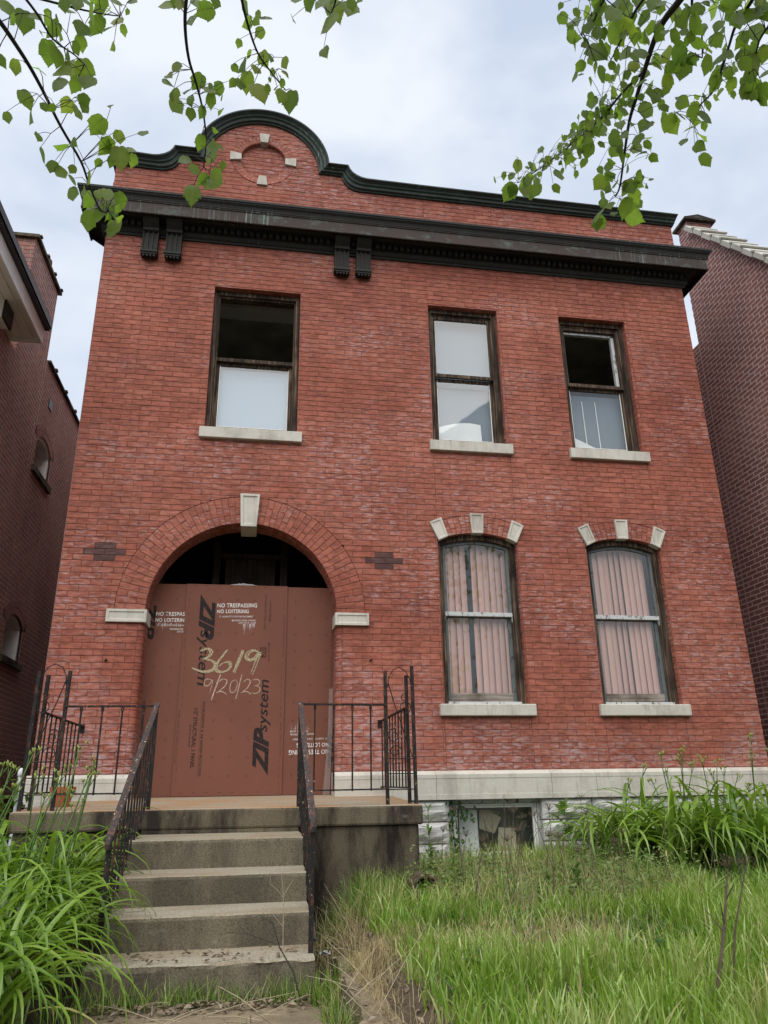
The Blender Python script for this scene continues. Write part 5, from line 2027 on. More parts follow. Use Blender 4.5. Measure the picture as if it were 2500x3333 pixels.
nx, ny = 150, 72
xs_ = np.linspace(-4, 12, nx + 1)
ys_ = np.linspace(-7.2, 0.3, ny + 1)
vs = [(x, y, hz(x, y)) for y in ys_ for x in xs_]
fs = [(j * (nx + 1) + i, j * (nx + 1) + i + 1, (j + 1) * (nx + 1) + i + 1, (j + 1) * (nx + 1) + i) for j in range(ny) for i in range(nx)]
yo = MB().add(vs, fs, .5).build('yard', SOIL, None, smooth=True, kind='structure')
MB().add([(-300, -300, -.47), (300, -300, -.47), (300, 300, -.47), (-300, 300, -.47)], [(0, 1, 2, 3)]).build('ground', SOIL, None, kind='structure')
MB().box(-60, 60, -9.0, -7.15, -.6, -.44).build('sidewalk', CONC_WALK, None, kind='structure')
MB().box(-60, 60, -22, -11.2, -.62, -.56 + .1).build('street', ASPHALT, None, kind='structure')
MB().box(-60, 60, -11.2, -11.0, -.6, -.38).build('kerb', CONC_WALK, None, kind='structure')
MB().box(1.215, 2.50, -6.3, -3.30, -.3, 0.0).build('front_walk', CONC_WALK, None, kind='structure', bevel=0.01)
kb = MB()
n = 30
vs, fs = [], []
for i in range(n + 1):
    y = -2.75 - 3.0 * i / n
    j1, j2 = 0.02 * mnoise.noise(Vector((y * 3, 0, 0))), 0.02 * mnoise.noise(Vector((y * 3, 5, 0)))
    vs += [(2.555 + j1, y, -.2), (2.565 + j1, y, 0.078 + j2 * .4), (2.84 + j2, y, 0.10 + j1 * .4), (2.86, y, -.2)]
for i in range(n):
    for j in range(3):
        fs.append((i * 4 + j, (i + 1) * 4 + j, (i + 1) * 4 + j + 1, i * 4 + j + 1))
fs += [(0, 1, 2, 3), (n * 4 + 3, n * 4 + 2, n * 4 + 1, n * 4)]
kb.add(vs, fs, .5)
tag(kb.build('garden_kerb', CONC_WALK, None), 'low tan concrete kerb edging the lawn beside the walk', 'kerb')


# ================================================================== GRASS, STRAW AND LITTER
def blades(name, P, H, Wd, lean_amt, rnd, mat, curve=0.6):
    """P (n,3) roots, H heights, Wd widths; three quads each"""
    n = len(P)
    az = rng.uniform(0, 2 * np.pi, n)
    lean = np.abs(rng.normal(0, lean_amt, n))
    dx, dy = np.cos(az), np.sin(az)
    face = rng.uniform(0, 2 * np.pi, n)
    wx, wy = np.cos(face), np.sin(face)
    V = np.empty((n, 8, 3), dtype=np.float32)
    for k, (t, w) in enumerate(((0, 1.0), (0.4, 0.9), (0.75, 0.6), (1.0, 0.12))):
        hor = lean * (t ** 1.8) * H
        up = H * t * np.sqrt(np.maximum(0.05, 1 - (lean * t * curve) ** 2))
        px, py, pz = P[:, 0] + dx * hor, P[:, 1] + dy * hor, P[:, 2] + up
        for s, sg in ((0, -1), (1, 1)):
            V[:, k * 2 + s, 0] = px + sg * wx * Wd * w / 2
            V[:, k * 2 + s, 1] = py + sg * wy * Wd * w / 2
            V[:, k * 2 + s, 2] = pz
    base = (np.arange(n) * 8)[:, None, None]
    F = (base + np.array([[0, 1, 3, 2], [2, 3, 5, 4], [4, 5, 7, 6]])[None]).reshape(-1, 4)
    return mesh_np(name, V.reshape(-1, 3), F, mat, np.repeat(rnd, 3))


def n2(x, y, s, o=0):
    return mnoise.noise(Vector((x * s + o, y * s - o, o)))


pts, hh, ww, rr = [], [], [], []
tries = 0
while len(pts) < 46000:
    y = -0.2 - 5.2 * random.random()
    x = 2.62 + 5.5 * random.random()
    # nothing grows here in view: left of the frame edge line
    if x > 4.4 + (y + 4.4) * 1.15 + 1.3:
        continue
    m = n2(x, y, 1.1, 3)
    dens = 0.75 + 0.5 * m
    weedy = sstep(5.25, 4.6, x + 0.35 * (y + 1.5)) * sstep(-2.9, -2.2, y)
    dens *= 1 - 0.72 * weedy
    bare = sstep(2.86, 2.78, x + 0.06 * n2(x, y, 4))
    strawy = sstep(0.95, 0.30, math.hypot((x - 3.55) / 1.05, (y + 3.45) / 0.55))
    dens *= (1 - bare) * (1 - 0.55 * strawy)
    if random.random() > dens:
        continue
    cl_ = n2(x, y, 3.3, 9)
    h = (0.115 + 0.06 * m + 0.085 * cl_) * random.uniform(.4, 1.5) * (1 - .25 * strawy)
    pts.append((x, y, hz(x, y) - 0.006))
    hh.append(max(.04, h))
    ww.append(random.uniform(.006, .0135))
    c = 0.42 + 0.38 * m + 0.34 * cl_ + 0.10 * sstep(-2.5, -4.5, y) + random.gauss(0, .13)
    if random.random() < 0.07 + 0.12 * max(0, -cl_) + 0.55 * strawy + 0.35 * weedy:
        c = random.uniform(.82, 1.0)
    rr.append(min(1, max(0, c)))
me = blades('lawn_grass', np.array(pts), np.array(hh), np.array(ww), 0.42, np.array(rr), GRASS)
go = place('lawn_grass', me, None, 'stuff')
tag(go, 'bright green overgrown lawn right of the steps', 'grass')
# tufts by the steps and along the walk
pts, hh, ww, rr = [], [], [], []
for cx_, cy_, r, n, h in ((1.55, -3.36, .14, 120, .11), (1.78, -3.37, .10, 160, .13), (1.40, -3.38, .12, 120, .13), (2.02, -3.37, .12, 140, .10), (2.28, -3.40, .12, 180, .13), (2.45, -3.50, .06, 110, .14), (2.47, -3.80, .05, 120, .15), (2.46, -4.12, .06, 130, .15),
                          (2.52, -3.2, .1, 120, .16), (1.22, -3.6, .10, 120, .14), (2.0, -3.9, .06, 40, .05), (2.62, -2.2, .15, 260, .22), (2.75, -1.85, .15, 300, .2), (3.05, -1.75, .25, 420, .2), (2.95, -2.2, .2, 300, .18), (1.30, -3.30, .05, 60, .12)):
    for k in range(n):
        a, q = random.uniform(0, 6.28), r * math.sqrt(random.random())
        x, y = cx_ + q * math.cos(a) * 1.3, cy_ + q * math.sin(a) * .6
        z = 0.0 if 1.215 < x < 2.5 and y < -3.33 else hz(x, y)
        pts.append((x, y, z - .003))
        hh.append(h * random.uniform(.4, 1.25))
        ww.append(random.uniform(.0025, .0048))
        rr.append(random.uniform(.0, .55) if random.random() < .72 else random.uniform(.8, 1))
me = blades('grass_tufts', np.array(pts), np.array(hh), np.array(ww), 0.55, np.array(rr), GRASS)
tag(place('grass_tufts', me, None, 'stuff'), 'ragged grass tufts growing at the foot of the steps and walk edge', 'grass')

pts, hh, ww, rr = [], [], [], []
for k in range(5200):
    z_ = random.random()
    if z_ < .42:
        x, y = 2.62 + abs(random.gauss(0, .19)), -3.0 - abs(random.gauss(0, .35)) if random.random() < .7 else random.uniform(-4.6, -2.3)
        h = random.uniform(.03, .12)
    elif z_ < .60:
        x, y = random.gauss(3.6, .38), random.gauss(-3.4, .24)
        h = random.uniform(.05, .2)
    elif z_ < .93:
        x, y = random.uniform(3.3, 5.2), random.uniform(-2.7, -.7)
        h = random.uniform(.08, .34)
    else:
        x, y = random.uniform(2.45, 2.75), random.uniform(-2.9, -1.8)
        h = random.uniform(.12, .34)
    z = hz(x, y) if x > 2.82 or y > -2.75 else max(hz(x, y), .085)
    pts.append((x, y, z))
    hh.append(h)
    ww.append(random.uniform(.0016, .0038))
    rr.append(random.random())
me = blades('straw', np.array(pts), np.array(hh), np.array(ww), 1.0, np.array(rr), STRAW, 0.9)
tag(place('straw', me, None, 'stuff'), 'dead pale straw lying in the lawn and on the kerb', 'straw')
# long dry stems leaning about
mb = MB()
for k in range(42):
    x, y = (random.uniform(2.5, 2.75), random.uniform(-4.2, -2.0)) if k < 22 else (random.uniform(1.5, 2.5), random.uniform(-3.9, -3.35))
    z = max(hz(x, y), .01 if k >= 22 else .09)
    L, a = random.uniform(.15, .5), random.uniform(0, 6.28)
    e = random.uniform(.1, .9) if k < 22 else random.uniform(.05, .3)
    d = Vector((math.cos(a) * math.cos(e), math.sin(a) * math.cos(e) * .5, math.sin(e)))
    p0 = Vector((x, y, z))
    mb.tube([p0, p0 + d * L * .5 + Vector((0, 0, .01)), p0 + d * L], [.0022, .0018, .0008], 4, False)
tag(mb.build('dry_stems', DRY_PALE, None, kind='stuff'), 'long bleached stems leaning over the kerb and bottom step', 'stems')
# leaf litter
V, F, rr = [], [], []
for k in range(950):
    if k < 620:
        x, y = random.uniform(1.24, 2.5), -3.36 - abs(random.gauss(0, .10))
        z = 0.004 + random.random() * .022
    elif k < 780:
        x, y = random.uniform(1.24, 2.4), random.uniform(-3.31, -2.99)
        if random.random() < .5:
            continue
        z = 0.182 + random.random() * .006
    else:
        x, y = random.uniform(2.5, 2.95), random.uniform(-4.4, -2.2)
        z = max(hz(x, y), .085) + random.random() * .02
    s = random.uniform(.007, .024)
    a = random.uniform(0, 6.28)
    tl_ = Vector((random.uniform(-.5, .5), random.uniform(-.5, .5), 1)).normalized()
    u = Vector((math.cos(a), math.sin(a), 0)).cross(tl_).normalized()
    w = tl_.cross(u)
    o = len(V)
    c = Vector((x, y, z))
    for q in (-u * s, w * s * .6 + tl_ * s * .3, u * s * 1.1, -w * s * .55 + tl_ * s * .25):
        V.append(tuple(c + q))
    F.append((o, o + 1, o + 2, o + 3))
    rr.append(random.random())
lm = mesh_np('leaf_litter', np.array(V), np.array(F), LITTER, np.array(rr))
tag(place('leaf_litter', lm, None, 'stuff'), 'brown dead leaves heaped at the foot of the steps', 'leaf litter')


# ================================================================== DAYLILIES
def lily_leaf(L, w0, phi0, drop, p, side):
    n = 13
    vs, fs = [], []
    x = z = y = 0.0
    ds = L / n
    for i in range(n + 1):
        s = i / n
        phi = phi0 - drop * s ** p
        w = w0 * min(1, .55 + 2.2 * s) * (1 - s ** 2.6) + 0.0012
        nx_, nz_ = -math.sin(phi), math.cos(phi)
        v = 0.30 * w * (1 - .6 * s)
        vs += [(x + nx_ * v, y - w / 2, z + nz_ * v), (x, y, z), (x + nx_ * v, y + w / 2, z + nz_ * v)]
        x += math.cos(phi) * ds
        z += math.sin(phi) * ds
        y += side * s * ds
    for i in range(n):
        a = i * 3
        fs += [(a, a + 1, a + 4, a + 3), (a + 1, a + 2, a + 5, a + 4)]
    mb = MB().add(vs, fs)
    me = bpy.data.meshes.new('leaf')
    me.from_pydata(mb.v, [], mb.f)
    me.polygons.foreach_set('use_smooth', [True] * len(me.polygons))
    me.update()
    return me


random.seed(21)
LEAVES = []
for k in range(16):
    me = lily_leaf(random.uniform(.66, .95), random.uniform(.026, .037), math.radians(random.uniform(58, 86)), math.radians(random.uniform(125, 205)), random.uniform(1.2, 1.95), random.uniform(-.28, .28))
    me.materials.append(LILY)
    LEAVES.append(me)
DRYLEAF = []
for k in range(4):
    me = lily_leaf(random.uniform(.4, .6), random.uniform(.014, .020), math.radians(random.uniform(40, 70)), math.radians(random.uniform(110, 170)), 1.4, random.uniform(-.4, .4))
    me.materials.append(LILY_DRY)
    DRYLEAF.append(me)


def scape(root, base, top):
    base, top = Vector(base), Vector(top)
    mid = base.lerp(top, .55) + Vector((random.uniform(-.03, .03), random.uniform(-.02, .02), .02))
    P = [base, base.lerp(mid, .5), mid, mid.lerp(top, .6), top]
    mb = MB().tube(P, [.0062, .006, .0054, .0046, .0038], 6)
    st = []
    for k in range(random.randint(2, 3)):
        a = random.uniform(0, 6.28)
        q = top + Vector((math.cos(a) * .035, math.sin(a) * .03, random.uniform(-.03, .03)))
        mb.tube([mid.lerp(top, random.uniform(.75, .92)), q], [.0025, .002], 5)
        st.append(q)
    so = mb.build('flower_stalk', SCAPE, root, smooth=True)
    for q in st + [top]:
        for j in range(random.randint(2, 3)):
            d = Vector((random.uniform(-.6, .6), random.uniform(-.6, .6), 1)).normalized()
            L = random.uniform(.018, .042)
            MB().tube([q, q + d * L * .3, q + d * L * .7, q + d * L], [.0022, .0056, .0052, .0012], 6).build('bud', BUD, so, smooth=True)


def daylily(x, y, n, label, group, scale=1.0, scapes=(), dry=2, away=None):
    z = hz(x, y)
    r = thing('daylily', label, 'daylily', (x, y, z), group)
    for k in range(n):
        me = random.choice(LEAVES) if k >= dry else random.choice(DRYLEAF)
        a = random.uniform(0, 2 * math.pi)
        b = Vector((x + random.gauss(0, .055), y + random.gauss(0, .055), z - .01))
        s = scale * random.uniform(.72, 1.15)
        mw = Matrix.Translation(b) @ Matrix.Rotation(a, 4, 'Z') @ Matrix.Rotation(random.uniform(-.22, .22), 4, 'X') @ Matrix.Diagonal((s, s * random.uniform(.8, 1.2), s * random.uniform(.85, 1.12), 1))
        place('leaf', me, r, mw=mw)
    for tx, ty, tz in scapes:
        scape(r, (x + random.uniform(-.05, .05), y, z), (tx, ty, tz))
    return r


random.seed(32)
LEFT_CL = [(0.89, -1.82, 46), (0.63, -1.85, 44), (0.33, -1.85, 40), (0.83, -2.2, 48), (0.57, -2.3, 46), (0.27, -2.3, 34), (0.89, -2.55, 48), (0.67, -2.7, 48), (0.39, -2.75, 40), (0.91, -2.9, 50), (0.73, -3.05, 48),
           (0.49, -3.15, 40), (0.91, -3.25, 50), (0.75, -3.45, 48), (0.93, -3.62, 52), (0.77, -3.85, 46), (0.97, -3.98, 46)]
L_SC = [(.682, 1.25), (.95, 1.274), (1.048, 1.186), (1.035, 1.143), (.874, 1.154), (.837, 1.111), (1.023, 1.101), (.554, 1.166), (.494, 1.175), (.972, .95), (.874, 1.052), (.764, .986), (.60, 1.05), (.72, 1.12), (.90, 1.0), (.53, 1.0)]
sc_of = {}
for i, (tx, tz) in enumerate(L_SC):
    ty = -2.6 + random.uniform(-.05, .05)
    best = min(range(len(LEFT_CL)), key=lambda j: (LEFT_CL[j][0] - (tx - .14)) ** 2 + (LEFT_CL[j][1] - (ty - .15)) ** 2)
    sc_of.setdefault(best, []).append((tx, ty, tz))
for j, (x, y, n) in enumerate(LEFT_CL):
    daylily(x, y, int(n * 1.25), 'daylily clump with arching green leaves in the bed left of the steps', 'daylilies left of the steps', 1.06, sc_of.get(j, ()), 4)
random.seed(33)
RIGHT_CL = [(5.34, -1.0, 44), (5.58, -.70, 50), (5.72, -1.25, 66), (5.98, -.85, 62), (6.14, -1.38, 70), (6.36, -.85, 62), (6.50, -1.32, 66), (6.78, -.85, 58), (6.88, -1.3, 56), (7.2, -.9, 44), (5.90, -.45, 44), (6.6, -.45, 40), (5.45, -.45, 34)]
R_SC = [(5.788, 1.275), (6.024, 1.306), (6.003, 1.249), (6.192, 1.227), (6.116, 1.183), (6.382, 1.206), (6.782, 1.441), (5.595, 1.169), (5.453, 1.055), (5.832, 1.123), (6.719, 1.278), (6.453, 1.155), (6.55, 1.08), (6.30, 1.10), (5.70, 1.05), (5.95, 1.02), (6.9, 1.3), (6.62, 1.0)]
sc_of = {}
for i, (tx, tz) in enumerate(R_SC):
    ty = -1.0
    best = min(range(len(RIGHT_CL)), key=lambda j: (RIGHT_CL[j][0] - tx) ** 2 + (RIGHT_CL[j][1] - ty) ** 2)
    sc_of.setdefault(best, []).append((tx, ty + random.uniform(-.05, .05), tz))
for j, (x, y, n) in enumerate(RIGHT_CL):
    daylily(x, y, n, 'daylily clump with arching green leaves below the white stone base at right', 'daylilies against the house at right', 1.34, sc_of.get(j, ()), 4)


# ================================================================== WEEDS
def leaf_blade(L, w, fold=.25, droop=.5, n=6, lobes=0):
    vs, fs = [], []
    y = z = 0
    for i in range(n + 1):
        s = i / n
        ww_ = w * (math.sin(math.pi * min(1, s * .93 + .05)) ** .8) * (1 + (.45 * (-1) ** i if lobes and 0 < i < n else 0))
        ang = -droop * s
        vs += [(-ww_ / 2, y, z + ww_ * fold), (0, y, z), (ww_ / 2, y, z + ww_ * fold)]
        y += L / n * math.cos(ang)
        z += L / n * math.sin(ang)
    for i in range(n):
        a = i * 3
        fs += [(a, a + 1, a + 4, a + 3), (a + 1, a + 2, a + 5, a + 4)]
    me = bpy.data.meshes.new('leaf')
    me.from_pydata(vs, [], fs)
    me.polygons.foreach_set('use_smooth', [True] * len(fs))
    me.update()
    return me


LANCE = [leaf_blade(1, .24, .2, d) for d in (.3, .7, 1.1)]
OVAL = [leaf_blade(1, .62, .15, d) for d in (.2, .6)]
LOBED = [leaf_blade(1, .42, .12, d, 10, 1) for d in (.5, 1.0)]
for me in LANCE + OVAL + LOBED:
    me.materials.append(WEED)
IVYL = leaf_blade(1, .85, .10, .5, 4)
IVYL.materials.append(IVY)


def weed(x, y, h, n, kinds, size, label, cat='weed', group=None, lean=(0, 0), elev=.5):
    z = hz(x, y)
    r = thing('weed', label, cat, (x, y, z), group)
    top = Vector((x + lean[0], y + lean[1], z + h))
    b = Vector((x, y, z - .01))
    MB().tube([b, b.lerp(top, .5) + Vector((.01, 0, 0)), top], [.004, .003, .0015], 5).build('stem', WEED, r, smooth=True)
    for k in range(n):
        t = .15 + .85 * k / max(1, n - 1)
        a = k * 2.4 + random.uniform(-.4, .4)
        e = elev + random.uniform(-.35, .35) + .5 * (t - .5)
        s = size * random.uniform(.7, 1.2) * (1 - .45 * t)
        mw = Matrix.Translation(b.lerp(top, t)) @ Matrix.Rotation(a, 4, 'Z') @ Matrix.Rotation(e, 4, 'X') @ Matrix.Scale(s, 4)
        place('leaf', random.choice(kinds), r, mw=mw)
    return r


weed(3.40, -1.70, .60, 20, LANCE, .15, 'tall weed with long narrow leaves in front of the porch corner')
weed(3.62, -1.55, .46, 14, LANCE, .13, 'shorter narrow-leaved weed between the porch and the basement window')
weed(5.02, -.45, .52, 11, LOBED, .26, 'lobed thistle-like weed right of the basement window')
weed(2.70, -1.95, .26, 9, OVAL, .07, 'small round-leaved weed at the right side of the steps')
weed(5.15, -1.75, .26, 14, OVAL, .07, 'yellow-green bushy weed left of the right-hand daylilies')
weed(1.16, -3.42, .22, 6, OVAL, .13, 'broad-leaved weed at the foot of the left daylilies')
weed(2.36, -2.93, .0 + .34, 7, OVAL, .03, 'tiny weed sprouting on the steps by the right post')
for k in range(30):
    x, y = random.uniform(3.5, 5.25), random.uniform(-2.4, -1.0)
    weed(x, y, random.uniform(.12, .26) if 3.7 < x < 4.7 else random.uniform(.2, .42), 14, random.choice((LANCE, OVAL, LANCE)), random.uniform(.06, .11), 'small leafy weed in the patch below the basement window', group='weeds below the basement window')
for k in range(26):
    x, y = random.uniform(3.0, 4.9), random.uniform(-4.7, -2.6)
    weed(x, y, random.uniform(.06, .14), 9, random.choice((OVAL, LANCE, LOBED)), random.uniform(.06, .11), 'low broad-leaved weed growing in the lawn', group='broad-leaved weeds in the lawn', elev=.25)
# soft mass of tiny leaves between them
V, F, rr = [], [], []
for k in range(24000):
    x, y = random.uniform(3.2, 5.4), random.uniform(-2.5, -.25)
    if n2(x, y, 2.4, 6) < random.uniform(-.5, .35):
        continue
    z = hz(x, y) + abs(random.gauss(0, (.06 if 3.9 < x < 4.6 else .12) if y < -1.1 else .05)) + .01
    s = random.uniform(.007, .022)
    d = Vector((random.gauss(0, 1), random.gauss(0, 1), random.gauss(.3, .6))).normalized()
    u = d.orthogonal().normalized()
    o = len(V)
    c = Vector((x, y, z))
    for q in (-d * s, u * s * .42, d * s * 1.2, -u * s * .42):
        V.append(tuple(c + q))
    F.append((o, o + 1, o + 2, o + 3))
    rr.append(random.random())
wm = mesh_np('low_weeds', np.array(V), np.array(F), WEED_MASS, np.array(rr))
tag(place('low_weeds', wm, None, 'stuff'), 'tangle of low fine-leaved weeds in front of the basement window', 'weeds')
# ivy
iv = thing('ivy', 'dark ivy climbing the left side of the basement window', 'ivy', (4.02, -.05, hz(4.02, -.05)))
stem = MB()
stem.tube([(4.02, -.06, .22), (4.03, -.03, .45), (4.01, -.02, .68), (4.05, 0.0, .88)], .004, 5)
stem.tube([(4.05, 0.0, .86), (4.14, .02, .84), (4.22, .03, .78), (4.21, .03, .70)], .003, 5)
stem.build('stem', TWIG, iv)
for k in range(90):
    if k < 68:
        c = Vector((random.gauss(4.03, .035), random.uniform(-.07, .0), random.uniform(.2, .9)))
    else:
        c = Vector((random.uniform(4.08, 4.27), random.uniform(-.02, .03), random.uniform(.70, .88)))
    mw = Matrix.Translation(c) @ Matrix.Rotation(random.uniform(-1, 1), 4, 'Z') @ Matrix.Rotation(random.uniform(-2.4, -.9), 4, 'X') @ Matrix.Scale(random.uniform(.03, .058), 4)
    place('leaf', IVYL, iv, mw=mw)
# shrub at the far left
sh = thing('shrub', 'leafy green shrub at the far left beside the white pipe', 'shrub', (-.05, -.75, .35))
MB().tube([(-.05, -.75, .3), (-.03, -.76, .7), (0.0, -.78, 1.05)], [.01, .007, .003], 6).build('stem', DRY_STEM, sh)
for k in range(130):
    c = Vector((random.gauss(0.0, .11), random.gauss(-.8, .12), random.uniform(.5, 1.15)))
    mw = Matrix.Translation(c) @ Matrix.Rotation(random.uniform(0, 6.28), 4, 'Z') @ Matrix.Rotation(random.uniform(-1.2, .6), 4, 'X') @ Matrix.Scale(random.uniform(.05, .10), 4)
    place('leaf', random.choice(OVAL), sh, mw=mw)


def dried(x, y, top, label, head=True, mat=DRY_STEM, group=None, r0=.0042, hs=.055):
    z = hz(x, y)
    r = thing('dried_stalk', label, 'dried stalk', (x, y, z), group)
    b, t = Vector((x, y, z - .01)), Vector(top)
    m = b.lerp(t, .5) + Vector((random.uniform(-.03, .03), random.uniform(-.02, .02), 0))
    mb = MB().tube([b, b.lerp(m, .5), m, m.lerp(t, .5), t], [r0, r0 * .9, r0 * .75, r0 * .6, r0 * .45], 5)
    for k in range(random.randint(1, 3)):
        q = m.lerp(t, random.uniform(0, .7))
        mb.tube([q, q + Vector((random.uniform(-.08, .08), random.uniform(-.05, .05), random.uniform(.05, .13)))], [r0 * .45, r0 * .2], 4)
    mb.build('stem', mat, r)
    if head:
        hd = MB()
        for k in range(22):
            a, e = k * 2.4, random.uniform(.35, 1.35)
            d = Vector((math.cos(a) * math.cos(e), math.sin(a) * math.cos(e), math.sin(e)))
            q = t + d * hs * random.uniform(.7, 1.1)
            hd.tube([t, t + d * hs * .5 + Vector((0, 0, .003)), q], [.0009, .0008, .0007], 4, False)
            for j in range(4):
                d2 = (d + Vector((random.gauss(0, .5), random.gauss(0, .5), random.gauss(0, .5)))).normalized()
                hd.tube([q, q + d2 * hs * .2], [.0006, .0005], 3, False)
        hd.build('seed_head', mat, r)
    return r


dried(3.93, -4.58, (4.10, -4.55, .66), 'dark dried weed stalk with lacy seed head in the right foreground lawn', r0=.009)
dried(4.06, -4.50, (4.22, -4.5, .665), 'thin dried stalk leaning right in the foreground lawn', r0=.006, hs=.045)
dried(3.76, -2.48, (3.86, -2.5, .72), 'dried stalk with wide lacy seed head in front of the basement window', mat=DRY_STEM, hs=.07)
dried(3.83, -2.3, (3.80, -2.4, .965), 'tall bare dried stalk crossing the basement window', head=False, r0=.0036)
dried(3.52, -2.46, (3.60, -2.5, .66), 'thick dried stalk left of the basement window view', r0=.0055)
for k in range(34):
    x, y = random.uniform(3.4, 5.2), random.uniform(-2.7, -1.0)
    dried(x, y, (x + random.uniform(-.15, .15), y + random.uniform(-.1, .1), hz(x, y) + random.uniform(.28, .62)), 'dead brown weed stalk in the weedy patch', random.random() < .5, group='dead stalks in the weeds', r0=random.uniform(.0025, .005), hs=.045)
for k in range(8):
    x, y = random.uniform(3.2, 4.3), random.uniform(-3.9, -2.9)
    dried(x, y, (x + random.uniform(-.15, .15), y, hz(x, y) + random.uniform(.22, .42)), 'pale straw-coloured stalk standing in the middle of the lawn', False, DRY_PALE, 'pale stalks in the lawn', r0=.0022)
# bare weeds in front of the steps
r = thing('dead_weed', 'pale branching dead weed standing against the steps near the right post', 'dead weed', (2.242, -3.3, 0.176))
mb = MB()
mb.tube([(2.242, -3.27, .17), (2.238, -3.25, .35), (2.236, -3.25, .47), (2.222, -3.25, .575), (2.197, -3.25, .63)], [.0022, .002, .0018, .0014, .0008], 5)
mb.tube([(2.236, -3.25, .47), (2.262, -3.25, .51), (2.290, -3.25, .553)], [.0016, .0013, .0008], 4)
mb.tube([(2.236, -3.25, .46), (2.20, -3.25, .50), (2.160, -3.25, .53), (2.165, -3.25, .58)], [.0015, .0012, .001, .0007], 4)
mb.tube([(2.238, -3.25, .32), (2.20, -3.25, .36), (2.165, -3.25, .40)], [.0014, .0012, .0008], 4)
mb.build('stem', DRY_PALE, r)
r = thing('dead_weed', 'dark crooked dead twig leaning across the bottom step', 'dead weed', (2.33, -3.48, 0.0))
mb = MB()
mb.tube([(2.335, -3.5, -.01), (2.29, -3.46, .14), (2.215, -3.45, .255), (2.175, -3.45, .37), (2.10, -3.45, .41)], [.0042, .0038, .0032, .002, .001], 5)
mb.tube([(2.20, -3.45, .27), (2.06, -3.45, .32), (1.96, -3.45, .335), (1.90, -3.45, .32)], [.0018, .0015, .0012, .0006], 4)
mb.tube([(2.05, -3.45, .32), (1.985, -3.45, .385)], [.0012, .0006], 4)
mb.build('stem', TWIG, r)
# hollow log end and a scrap of paper
lg = thing('log', 'short hollow rotten log lying in the weeds right of the porch', 'log', (3.29, -2.0, .3))
mb = MB()
n, m_ = 26, 7
vs, fs = [], []
PR = [(0.0, .10, 1.0), (-.16, .10, 1.0), (-.20, .095, 1.0), (-.205, .075, 1.0), (-.17, .055, 1.0), (-.08, .03, 1.0), (-.05, .004, 1.0)]
for j, (yy, rr_, _) in enumerate(PR):
    for i in range(n):
        a = 2 * math.pi * i / n
        q = rr_ * (1 + .22 * mnoise.noise(Vector((math.cos(a) * 2, math.sin(a) * 2, j * .8))) + .1 * mnoise.noise(Vector((math.cos(a) * 7, math.sin(a) * 7, j * 1.8))))
        vs.append((3.29 + q * math.cos(a), -1.85 + yy + .015 * mnoise.noise(Vector((a * 3, j, 0))), .355 + q * .85 * math.sin(a)))
for j in range(len(PR) - 1):
    for i in range(n):
        fs.append((j * n + i, j * n + (i + 1) % n, (j + 1) * n + (i + 1) % n, (j + 1) * n + i))
mb.add(vs, fs, .5)
mb.build('trunk', STUMP, lg)
mb = MB()
vs = [(2.47 + random.uniform(-.02, .02) + i * .016, -3.02 + j * .02, .13 + random.uniform(0, .03)) for j in range(3) for i in range(4)]
mb.add(vs, [(j * 4 + i, j * 4 + i + 1, (j + 1) * 4 + i + 1, (j + 1) * 4 + i) for j in range(2) for i in range(3)])
tag(mb.build('paper_scrap', SCRAP, None), 'crumpled grey paper scrap on the ground beside the right handrail post', 'paper')

